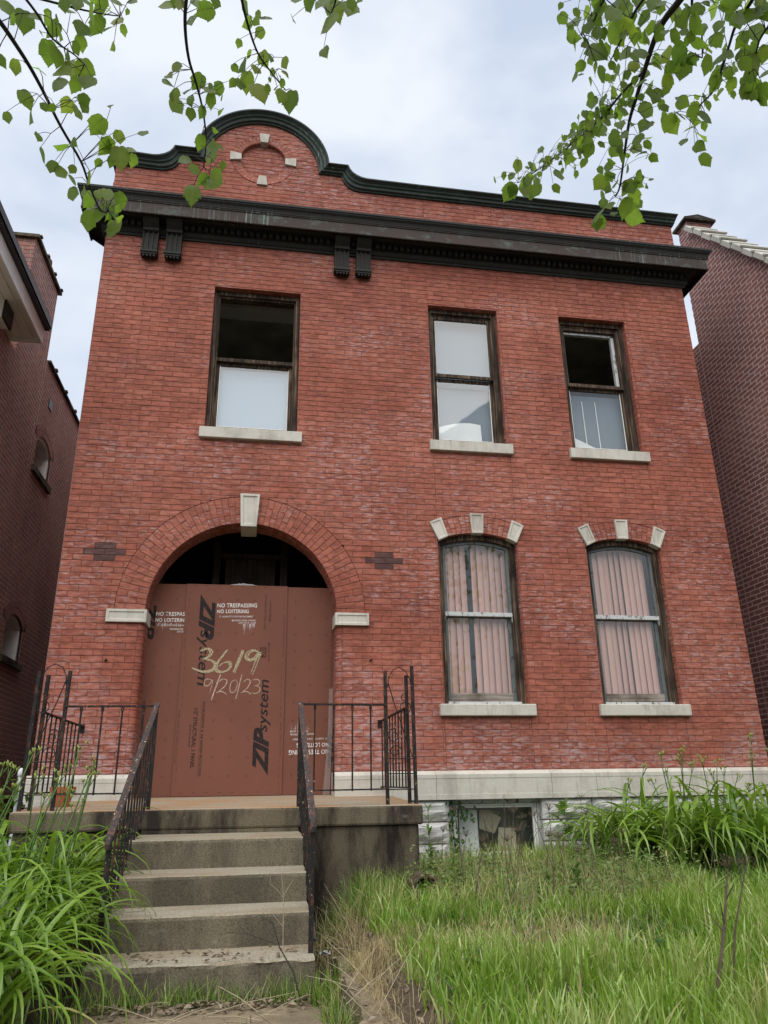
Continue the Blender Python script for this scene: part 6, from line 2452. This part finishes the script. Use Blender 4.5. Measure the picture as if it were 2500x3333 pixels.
# ================================================================== MAPLE OVERHEAD
# each branch: centre line, thickness at both ends, and its leaves (x, y, z, length)
BRANCHES = [
[[[1.257,-6.398,2.928],[1.298,-6.309,2.926],[1.314,-6.248,2.935],[1.337,-6.175,2.934],[1.357,-6.099,2.927],[1.385,-6.006,2.904],[1.428,-5.904,2.872],[1.44,-5.828,2.853],[1.46,-5.75,2.831],[1.472,-5.711,2.85]],0.007,0.0022,[[1.28,-6.016,2.982,0.074],[1.351,-6.137,2.791,0.076],[1.371,-6.124,2.843,0.044],[1.398,-6.019,2.971,0.064],[1.451,-6.088,2.875,0.061],[1.474,-6.099,2.889,0.057],[1.431,-6.008,3.018,0.052],[1.479,-5.979,2.943,0.077],[1.497,-5.954,2.953,0.06],[1.499,-5.923,2.92,0.077],[1.389,-5.98,2.848,0.067],[1.35,-5.985,2.797,0.058],[1.361,-5.947,2.796,0.054],[1.391,-5.939,2.781,0.062],[1.369,-5.779,2.908,0.058],[1.428,-5.975,2.769,0.037],[1.46,-5.917,2.794,0.058],[1.368,-5.741,2.881,0.063],[1.42,-5.81,2.842,0.052],[1.408,-5.695,2.904,0.073],[1.473,-5.722,2.908,0.077],[1.463,-5.795,2.848,0.052],[1.48,-5.65,2.945,0.065],[1.522,-5.729,2.888,0.063],[1.427,-5.734,2.779,0.083],[1.446,-5.679,2.849,0.077],[1.5,-5.723,2.832,0.066],[1.528,-5.737,2.804,0.052],[1.489,-5.653,2.823,0.09],[1.411,-5.661,2.895,0.055],[1.55,-5.927,2.876,0.093],[1.577,-5.924,2.912,0.064],[1.537,-5.925,2.962,0.052],[1.567,-5.836,2.96,0.053],[1.291,-6.155,2.94,0.054],[1.294,-6.249,2.857,0.048],[1.33,-6.099,3.01,0.064],[1.389,-6.329,2.931,0.055],[1.326,-6.238,3.026,0.079],[1.3,-6.305,2.98,0.065]]],
[[[1.364,-6.423,2.923],[1.4,-6.348,2.926],[1.424,-6.278,2.927],[1.465,-6.224,2.945],[1.482,-6.18,2.963]],0.004,0.0015,[[1.404,-6.238,3.01,0.066],[1.466,-6.348,2.862,0.053],[1.39,-6.258,2.946,0.048],[1.386,-6.189,2.97,0.078],[1.433,-6.246,2.899,0.071],[1.46,-6.242,2.917,0.056],[1.444,-6.241,2.847,0.07],[1.427,-6.114,3.014,0.076],[1.411,-6.127,2.928,0.07],[1.449,-6.139,2.925,0.057],[1.47,-6.123,2.993,0.079],[1.506,-6.209,2.861,0.071],[1.479,-6.254,2.929,0.048],[1.402,-6.289,2.979,0.048]]],
[[[1.325,-6.354,2.987],[1.432,-6.311,3.021],[1.483,-6.283,3.047],[1.531,-6.259,3.073],[1.575,-6.238,3.1]],0.004,0.0015,[[1.499,-6.304,2.943,0.071],[1.521,-6.32,2.988,0.079],[1.49,-6.164,3.14,0.073],[1.537,-6.208,3.085,0.067],[1.544,-6.153,3.179,0.061],[1.563,-6.324,3.0,0.048],[1.547,-6.2,3.195,0.047],[1.51,-6.206,3.178,0.06],[1.489,-6.339,2.99,0.055],[1.497,-6.295,3.053,0.057],[1.594,-6.21,3.2,0.052],[1.463,-6.344,2.97,0.047]]],
[[[1.786,-6.384,3.118],[1.765,-6.31,3.107],[1.757,-6.235,3.094],[1.762,-6.154,3.075],[1.778,-6.085,3.066],[1.796,-6.004,3.044],[1.804,-5.917,3.012],[1.794,-5.832,2.977]],0.006,0.002,[[1.702,-6.25,3.139,0.075],[1.742,-6.276,3.126,0.049],[1.768,-6.198,3.174,0.072],[1.809,-6.263,3.133,0.07],[1.785,-6.251,3.179,0.059],[1.85,-6.345,3.063,0.044],[1.705,-6.12,3.034,0.046],[1.711,-6.118,2.995,0.062],[1.719,-6.072,3.003,0.063],[1.715,-5.964,3.076,0.074],[1.756,-6.014,3.061,0.051],[1.759,-5.984,3.031,0.056],[1.752,-6.071,3.034,0.05],[1.775,-6.033,3.117,0.069],[1.816,-6.063,3.054,0.055],[1.836,-5.996,3.145,0.062],[1.824,-6.049,3.028,0.055],[1.797,-6.005,3.025,0.051],[1.726,-6.119,3.068,0.05],[1.791,-5.948,2.958,0.059],[1.815,-5.821,3.053,0.072],[1.735,-5.849,2.972,0.066],[1.762,-5.812,2.973,0.053],[1.81,-5.792,3.05,0.063],[1.792,-5.819,2.93,0.061],[1.812,-5.812,2.92,0.07],[1.844,-5.885,2.874,0.08],[1.756,-5.771,2.911,0.097],[1.823,-5.914,2.998,0.043]]],
[[[1.905,-6.33,3.214],[1.915,-6.269,3.196],[1.936,-6.203,3.172],[1.965,-6.14,3.15],[2.006,-6.092,3.137],[2.055,-6.044,3.123]],0.005,0.0018,[[1.917,-6.18,3.269,0.061],[1.928,-6.191,3.202,0.06],[1.961,-6.239,3.154,0.042],[1.985,-6.181,3.247,0.061],[1.963,-6.133,3.244,0.057],[1.935,-6.095,3.191,0.035],[1.92,-6.111,3.119,0.064],[1.983,-6.106,3.166,0.064],[1.959,-6.095,3.131,0.06],[1.93,-6.044,3.126,0.078],[1.978,-6.114,3.019,0.086],[2.012,-6.023,3.212,0.035],[2.023,-6.113,3.046,0.033],[2.051,-6.167,3.085,0.05],[2.049,-6.158,3.051,0.049],[2.043,-6.071,3.114,0.034],[2.041,-6.015,3.124,0.061],[2.072,-5.996,3.12,0.087]]],
[[[2.157,-6.434,3.165],[2.175,-6.383,3.149],[2.185,-6.347,3.144],[2.175,-6.309,3.138]],0.004,0.002,[[2.077,-6.293,3.193,0.058],[2.114,-6.314,3.156,0.07],[2.139,-6.393,3.058,0.066],[2.175,-6.318,3.069,0.096],[2.192,-6.28,3.19,0.088],[2.222,-6.376,3.075,0.075],[2.266,-6.298,3.235,0.059]]],
[[[3.21,-6.563,3.185],[3.204,-6.464,3.199],[3.2,-6.382,3.22],[3.21,-6.303,3.234],[3.228,-6.214,3.234],[3.246,-6.111,3.222],[3.264,-6.022,3.217],[3.294,-5.917,3.19],[3.326,-5.799,3.144],[3.341,-5.731,3.154]],0.012,0.0025,[[3.151,-6.359,3.17,0.071],[3.137,-6.428,3.21,0.07],[3.216,-6.349,3.308,0.055],[3.265,-6.204,3.253,0.08],[3.264,-6.274,3.219,0.074],[3.235,-6.39,3.247,0.059],[3.219,-6.436,3.142,0.061],[3.27,-6.249,3.123,0.063],[3.304,-6.153,3.194,0.056],[3.25,-6.181,3.152,0.046],[3.305,-6.061,3.219,0.082],[3.279,-6.082,3.117,0.079],[3.341,-5.989,3.178,0.058],[3.283,-6.026,3.119,0.071],[3.364,-5.874,3.245,0.061],[3.312,-5.976,3.111,0.062],[3.284,-5.909,3.158,0.058],[3.256,-5.87,3.149,0.064],[3.322,-5.876,3.147,0.044],[3.381,-5.831,3.144,0.055],[3.281,-5.829,3.154,0.045],[3.242,-5.79,3.147,0.079],[3.338,-5.68,3.247,0.057],[3.365,-5.803,3.13,0.075],[3.388,-5.788,3.108,0.075],[3.281,-5.741,3.126,0.07],[3.282,-5.678,3.098,0.101],[3.297,-5.755,3.082,0.055],[3.339,-5.784,3.044,0.088],[3.467,-5.634,3.155,0.105],[3.235,-5.964,3.187,0.072],[3.281,-5.877,3.223,0.06],[3.22,-6.029,3.181,0.057],[3.264,-6.051,3.261,0.048],[3.21,-6.201,3.174,0.055],[3.275,-5.852,3.087,0.049],[3.205,-6.187,3.262,0.061],[3.174,-6.383,3.154,0.061],[3.27,-6.269,3.165,0.055]]],
[[[3.007,-6.501,3.182],[2.976,-6.433,3.194],[2.971,-6.361,3.191],[2.957,-6.311,3.205]],0.005,0.0018,[[2.881,-6.444,3.134,0.054],[2.963,-6.275,3.304,0.082],[2.947,-6.288,3.202,0.084],[2.974,-6.326,3.284,0.058],[2.974,-6.377,3.186,0.065],[3.01,-6.313,3.212,0.057],[3.041,-6.322,3.248,0.058],[3.029,-6.259,3.194,0.098],[3.037,-6.223,3.168,0.058],[3.034,-6.271,3.09,0.065],[2.937,-6.386,3.122,0.046],[2.979,-6.409,3.187,0.052]]],
[[[3.128,-6.48,3.24],[3.103,-6.397,3.231],[3.1,-6.339,3.226],[3.096,-6.281,3.219],[3.093,-6.227,3.214]],0.005,0.0018,[[3.032,-6.393,3.196,0.07],[3.082,-6.306,3.236,0.099],[3.118,-6.332,3.306,0.078],[3.094,-6.36,3.198,0.071],[3.188,-6.243,3.285,0.089],[3.158,-6.289,3.267,0.064],[3.161,-6.297,3.171,0.067],[3.082,-6.361,3.29,0.063],[3.159,-6.341,3.266,0.064],[3.075,-6.299,3.152,0.053],[3.075,-6.256,3.237,0.054],[3.131,-6.375,3.297,0.063]]],
[[[3.241,-6.194,3.25],[3.243,-6.04,3.325],[3.246,-5.875,3.385],[3.237,-5.72,3.456],[3.203,-5.546,3.518],[3.165,-5.381,3.584],[3.153,-5.243,3.662]],0.005,0.0018,[[3.215,-6.072,3.393,0.049],[3.263,-6.028,3.398,0.06],[3.255,-6.048,3.317,0.059],[3.232,-6.015,3.42,0.05],[3.284,-5.798,3.405,0.068],[3.229,-5.784,3.375,0.068],[3.252,-5.731,3.368,0.073],[3.276,-5.577,3.447,0.06],[3.223,-5.601,3.422,0.054],[3.269,-5.424,3.538,0.075],[3.155,-5.408,3.453,0.079],[3.178,-5.255,3.599,0.107],[3.118,-5.206,3.63,0.102],[3.168,-5.213,3.785,0.074],[3.152,-5.184,3.754,0.062],[3.177,-5.943,3.368,0.06],[3.183,-5.95,3.327,0.055],[3.19,-5.859,3.406,0.046],[3.265,-5.697,3.534,0.055],[3.262,-5.825,3.406,0.037],[3.218,-6.061,3.201,0.052],[3.278,-5.706,3.484,0.057],[3.233,-5.717,3.4,0.052],[3.224,-5.677,3.459,0.051],[3.209,-5.758,3.38,0.044],[3.261,-5.77,3.423,0.056],[3.23,-5.703,3.447,0.04],[3.262,-5.791,3.437,0.039],[3.254,-5.666,3.511,0.045],[3.282,-5.526,3.58,0.038],[3.233,-5.93,3.294,0.043],[3.216,-5.899,3.329,0.047],[3.188,-5.744,3.424,0.051],[3.304,-5.815,3.459,0.036],[3.287,-5.497,3.568,0.054],[3.271,-5.622,3.515,0.054],[3.158,-5.465,3.497,0.032],[3.244,-5.7,3.503,0.051],[3.169,-5.9,3.348,0.037],[3.188,-5.584,3.473,0.038],[3.239,-5.808,3.412,0.049],[3.254,-5.762,3.432,0.043],[3.29,-5.943,3.383,0.047],[3.283,-5.698,3.536,0.037],[3.184,-5.495,3.525,0.036],[3.219,-5.889,3.378,0.039],[3.18,-5.893,3.323,0.054],[3.217,-5.681,3.43,0.055],[3.202,-5.979,3.348,0.057],[3.244,-5.835,3.356,0.05],[3.214,-5.408,3.591,0.039],[3.161,-5.354,3.58,0.058],[3.244,-5.923,3.354,0.057],[3.242,-5.929,3.334,0.048],[3.172,-5.362,3.634,0.058],[3.233,-5.927,3.375,0.055],[3.161,-5.422,3.526,0.036],[3.225,-5.551,3.505,0.058],[3.181,-5.543,3.504,0.043],[3.254,-5.503,3.617,0.056],[3.198,-6.053,3.302,0.057],[3.214,-5.461,3.575,0.037],[3.204,-5.329,3.674,0.058],[3.28,-5.503,3.59,0.056],[3.294,-5.917,3.365,0.059],[3.198,-5.487,3.552,0.054],[3.227,-5.757,3.395,0.041]]],
[[[3.204,-6.547,3.178],[3.228,-6.478,3.165],[3.286,-6.424,3.142],[3.326,-6.357,3.117]],0.005,0.0018,[[3.224,-6.501,3.113,0.056],[3.229,-6.476,3.077,0.081],[3.281,-6.408,3.103,0.066],[3.281,-6.324,3.155,0.09],[3.303,-6.288,3.138,0.086],[3.274,-6.372,3.158,0.062],[3.346,-6.364,3.147,0.059],[3.325,-6.369,3.064,0.07],[3.383,-6.367,3.186,0.059],[3.25,-6.427,3.21,0.062],[3.239,-6.367,3.168,0.062],[3.321,-6.317,3.157,0.054]]],
[[[3.346,-6.643,3.089],[3.365,-6.537,3.112],[3.384,-6.451,3.146],[3.419,-6.361,3.165],[3.452,-6.235,3.156],[3.461,-6.145,3.188],[3.475,-6.056,3.214]],0.006,0.0018,[[3.372,-6.416,3.27,0.12],[3.418,-6.274,3.125,0.092],[3.378,-6.369,3.102,0.085],[3.509,-6.24,3.17,0.057],[3.5,-6.193,3.183,0.053],[3.484,-6.137,3.216,0.053],[3.464,-6.143,3.122,0.085],[3.529,-6.021,3.174,0.094],[3.452,-6.075,3.142,0.072],[3.385,-6.078,3.149,0.081],[3.449,-6.053,3.235,0.064],[3.365,-6.18,3.138,0.061],[3.481,-6.089,3.233,0.049],[3.424,-6.412,3.136,0.059],[3.493,-6.291,3.19,0.061],[3.366,-6.455,3.186,0.072],[3.265,-6.508,3.142,0.069],[3.505,-6.247,3.214,0.057]]],
[[[3.363,-6.656,3.019],[3.394,-6.572,3.015],[3.405,-6.496,3.025],[3.442,-6.418,3.016]],0.005,0.0018,[[3.365,-6.533,3.061,0.107],[3.452,-6.447,3.125,0.072],[3.454,-6.384,3.118,0.063],[3.425,-6.397,3.096,0.054],[3.469,-6.37,3.049,0.072],[3.495,-6.334,3.019,0.099],[3.506,-6.361,2.989,0.071],[3.408,-6.459,2.988,0.069],[3.439,-6.466,3.013,0.061],[3.39,-6.558,3.051,0.077],[3.384,-6.557,3.089,0.069],[3.35,-6.538,3.108,0.078],[3.378,-6.47,3.138,0.062],[3.531,-6.363,3.079,0.055]]]]

random.seed(44)

HALF = [(0, 0), (.08, -.03), (.2, -.025), (.29, .03), (.34, .085), (.36, .13), (.41, .18), (.42, .235), (.46, .30), (.455, .35), (.485, .42), (.475, .47), (.495, .53), (.47, .56), (.50, .655), (.42, .63), (.385, .67), (.355, .67), (.345, .735), (.29, .74), (.28, .80), (.22, .805), (.19, .87), (.14, .865), (.10, .94), (.06, .94), (0, 1.06)]


def maple_leaf(seed):
    rn = random.Random(seed)
    fold, curl = rn.uniform(.03, .26), rn.uniform(-.1, .30)
    wide = rn.uniform(.70, .95)
    vs, fs = [], []
    n = len(HALF)
    for sg in (-1, 1):
        for x, y in HALF:
            x2 = x * wide * (1 + rn.uniform(-.03, .03))
            y2 = y + rn.uniform(-.006, .006)
            vs.append((sg * x2, y2, fold * x2 - curl * y2 * y2 + .05 * math.sin(5 * y + seed) * x2))
    mid = len(vs)
    for i in range(n):
        yy = 1.06 * i / (n - 1)
        vs.append((0, yy, -curl * yy * yy))
    for s in (0, 1):
        for i in range(n - 1):
            q = (s * n + i, s * n + i + 1, mid + i + 1, mid + i)
            fs.append(q if s else q[::-1])
    me = bpy.data.meshes.new('leaf')
    me.from_pydata(vs, [], fs)
    me.materials.append(MAPLE)
    me.polygons.foreach_set('use_smooth', [True] * len(me.polygons))
    me.validate()
    me.update()
    return me


ML = [maple_leaf(k) for k in range(12)]
tree = thing('maple_tree', 'maple branches with green lobed leaves hanging across the top of the view', 'tree', (5.3, -10.7, -.45))
T0 = Vector((5.3, -10.7, -.5))
tm = MB().tube([T0, T0 + Vector((0, .02, 1.2)), T0 + Vector((-.05, .1, 2.6)), T0 + Vector((-.1, .2, 4.2)), T0 + Vector((.1, .1, 6.5)), T0 + Vector((.2, -.2, 8.2))], [.27, .21, .19, .17, .10, .04], 14)
tm.build('trunk', BARK, tree, smooth=True)
LIMBS = [[(5.2, -10.5, 3.3), (4.75, -9.6, 3.95), (4.25, -8.5, 4.2), (3.75, -7.6, 3.9), (3.4, -7.1, 3.55)],
         [(5.2, -10.5, 3.7), (4.2, -9.6, 4.6), (3.0, -8.5, 4.8), (2.1, -7.7, 4.4), (1.5, -7.1, 3.7), (1.3, -6.8, 3.35)]]
for P in LIMBS:
    n = len(P)
    MB().tube(P, [.075 * (1 - .75 * i / (n - 1)) + .006 for i in range(n)], 8).build('limb', BARK, tree, smooth=True)
LP = []
for P in LIMBS:
    for i in range(len(P) - 1):
        for k in range(8):
            LP.append(Vector(P[i]).lerp(Vector(P[i + 1]), k / 8))
view = Vector(tuple(CAM))
extra = []
for P3, r0, r1, leaves in BRANCHES:
    P = [Vector(p) for p in P3]
    # smooth the line
    Q = []
    for i in range(len(P) - 1):
        p0, p1, p2, p3 = P[max(i - 1, 0)], P[i], P[i + 1], P[min(i + 2, len(P) - 1)]
        for k in range(4):
            t = k / 4
            Q.append(0.5 * ((2 * p1) + (p2 - p0) * t + (2 * p0 - 5 * p1 + 4 * p2 - p3) * t * t + (3 * p1 - p0 - 3 * p2 + p3) * t ** 3))
    Q.append(P[-1])
    n = len(Q)
    # the side branch that starts on another one needs no link to a limb
    mb = MB()
    near = min(LP, key=lambda q: (q - P[0]).length)
    if r0 == 0.005 and abs(P3[0][1] + 6.0) < 0.55 and (P[0] - Vector((3.2, -5.9, 3.1))).length < .8 and len(P3) == 7:
        near = None
    if near is not None:
        m1 = near.lerp(P[0], .5) + Vector((0, 0, .12))
        mb.tube([near, m1, P[0]], [r0 * 1.5, r0 * 1.2, r0], 7)
    mb.tube(Q, [r0 + (r1 - r0) * i / (n - 1) for i in range(n)], 7)
    spots = []
    for x, y, z, s in leaves:
        c = Vector((x, y, z))
        tdir = Vector((random.gauss(0, .38), random.gauss(0, .38), -1)).normalized()
        nn = ((view - c).normalized() * (1 if random.random() < .6 else -1) + Vector((random.gauss(0, .5), random.gauss(0, .5), random.gauss(0, .5)))).normalized()
        nn = (nn - tdir * nn.dot(tdir)).normalized()
        xx = tdir.cross(nn)
        base = c - tdir * s * .5
        k = min([j for j in range(n) if j % 2 == 0 or j > n - 4], key=lambda j: (Q[j] - base).length - .1 * max(0, Q[j].z - base.z))
        a = Q[k]
        mid = a.lerp(base, .5) + Vector((0, 0, .15 * (a - base).length))
        mb.tube([a, mid, base], [.0016, .0012, .0009], 4, False)
        mw = Matrix.Identity(4)
        sc = s * (0.86 if base.x < 2.6 else 0.88)
        for i in range(3):
            mw[i][0], mw[i][1], mw[i][2], mw[i][3] = xx[i] * sc, tdir[i] * sc, nn[i] * sc, base[i]
        spots.append(mw)
        for rep in range(2 if base.x > 2.9 else 1):
            if random.random() < (.75 if base.x > 2.6 else .5):
                d2 = Vector((random.gauss(0, .45), random.gauss(0, .45), -1)).normalized()
                n2_ = ((view - base).normalized() * 1.2 + Vector((random.gauss(0, .6), random.gauss(0, .6), random.gauss(0, .6)))).normalized()
                n2_ = (n2_ - d2 * n2_.dot(d2)).normalized()
                x2 = d2.cross(n2_)
                b2 = base + Vector((random.gauss(0, .035), random.gauss(0, .05), random.gauss(0, .03)))
                m2 = Matrix.Identity(4)
                s2 = sc * random.uniform(.5, .8)
                for i in range(3):
                    m2[i][0], m2[i][1], m2[i][2], m2[i][3] = x2[i] * s2, d2[i] * s2, n2_[i] * s2, b2[i]
                extra.append(m2)
                mb.tube([mid, mid.lerp(b2, .5) + Vector((0, 0, .006)), b2], [.0011, .0009, .0007], 4, False)
    bo = mb.build('branch', TWIG, tree, smooth=True)
    for mw in spots:
        place('leaf', random.choice(ML), bo, mw=mw)
# the smaller leaves between them
xv_, xf_ = [], []
for m2 in extra:
    me = random.choice(ML)
    o = len(xv_)
    xv_ += [tuple(m2 @ v.co) for v in me.vertices]
    xf_ += [[i + o for i in p.vertices] for p in me.polygons]
xm = bpy.data.meshes.new('small_leaves')
xm.from_pydata(xv_, [], xf_)
xm.materials.append(MAPLE_SMALL)
xm.polygons.foreach_set('use_smooth', [True] * len(xm.polygons))
place('small_leaves', xm, tree, 'stuff')
# the crown above and behind, out of the frame
V, F = [], []
cnt = 0
while cnt < 2600:
    c = Vector((random.gauss(5.2, 1.5), random.gauss(-11.2, 1.3), random.gauss(6.6, 1.1)))
    if c.y > -8.9 or c.z < 4.2:
        continue
    s = random.uniform(.05, .09)
    d = Vector((random.gauss(0, .5), random.gauss(0, .5), -1)).normalized()
    u = d.orthogonal().normalized()
    u = (u * math.cos(cnt) + d.cross(u) * math.sin(cnt)).normalized()
    o = len(V)
    for q in (-d * s, u * s * .9, d * s, -u * s * .9):
        V.append(tuple(c + q))
    F.append((o, o + 1, o + 2, o + 3))
    cnt += 1
cm = mesh_np('crown', np.array(V), np.array(F), MAPLE)
place('crown', cm, tree, 'stuff')


# ================================================================== ACROSS THE STREET (met only in the window glass)
def street_tree(x, y, h, label):
    r = thing('street_tree', label, 'tree', (x, y, -.46))
    b = Vector((x, y, -.5))
    MB().tube([b, b + Vector((.05, 0, h * .25)), b + Vector((-.1, .1, h * .5)), b + Vector((.1, 0, h * .85))], [.28, .22, .15, .04], 10).build('trunk', BARK, r, smooth=True)
    V, F = [], []
    for k in range(14):
        c0 = b + Vector((random.gauss(0, h * .17), random.gauss(0, h * .17), h * random.uniform(.4, 1.0)))
        for j in range(150):
            c = c0 + Vector((random.gauss(0, .55), random.gauss(0, .55), random.gauss(0, .4)))
            d = Vector((random.gauss(0, 1), random.gauss(0, 1), random.gauss(0, 1))).normalized()
            u = d.orthogonal().normalized()
            s = random.uniform(.10, .2)
            o = len(V)
            for q in (-d * s, u * s * .7, d * s, -u * s * .7):
                V.append(tuple(c + q))
            F.append((o, o + 1, o + 2, o + 3))
    place('crown', mesh_np('crown', np.array(V), np.array(F), MAPLE), r, 'stuff')


street_tree(0.5, -24.5, 8.5, 'street tree opposite, seen reflected in the left lower window')
street_tree(9.5, -25.0, 7.0, 'street tree opposite, seen reflected in the right lower window')
oh = thing('brick_house', 'gabled house across the street, seen only as a reflection in the lower windows', 'house', (5.0, -33.0, -.46))
MB().box(0.5, 8.8, -36.0, -28.0, -.5, 6.0).build('wall', MORTAR_LEFT, oh)
vs = [(0.1, y, z) for y, z in ((-36.4, 5.9), (-27.6, 5.9), (-32.0, 9.3))] + [(9.2, y, z) for y, z in ((-36.4, 5.9), (-27.6, 5.9), (-32.0, 9.3))]
MB().add(vs, [(0, 1, 2), (5, 4, 3), (0, 3, 4, 1), (1, 4, 5, 2), (2, 5, 3, 0)]).build('roof', ROOF, oh)
for x in (1.4, 4.0, 6.6):
    for z in (0.6, 3.6):
        w_ = MB().box(x, x + 1.1, -27.999, -27.93, z, z + 1.7).build('window', WHITE_TRIM, oh)
        MB().box(x + .1, x + 1.0, -27.9295, -27.91, z + .1, z + 1.6).build('pane', GLASS, w_)
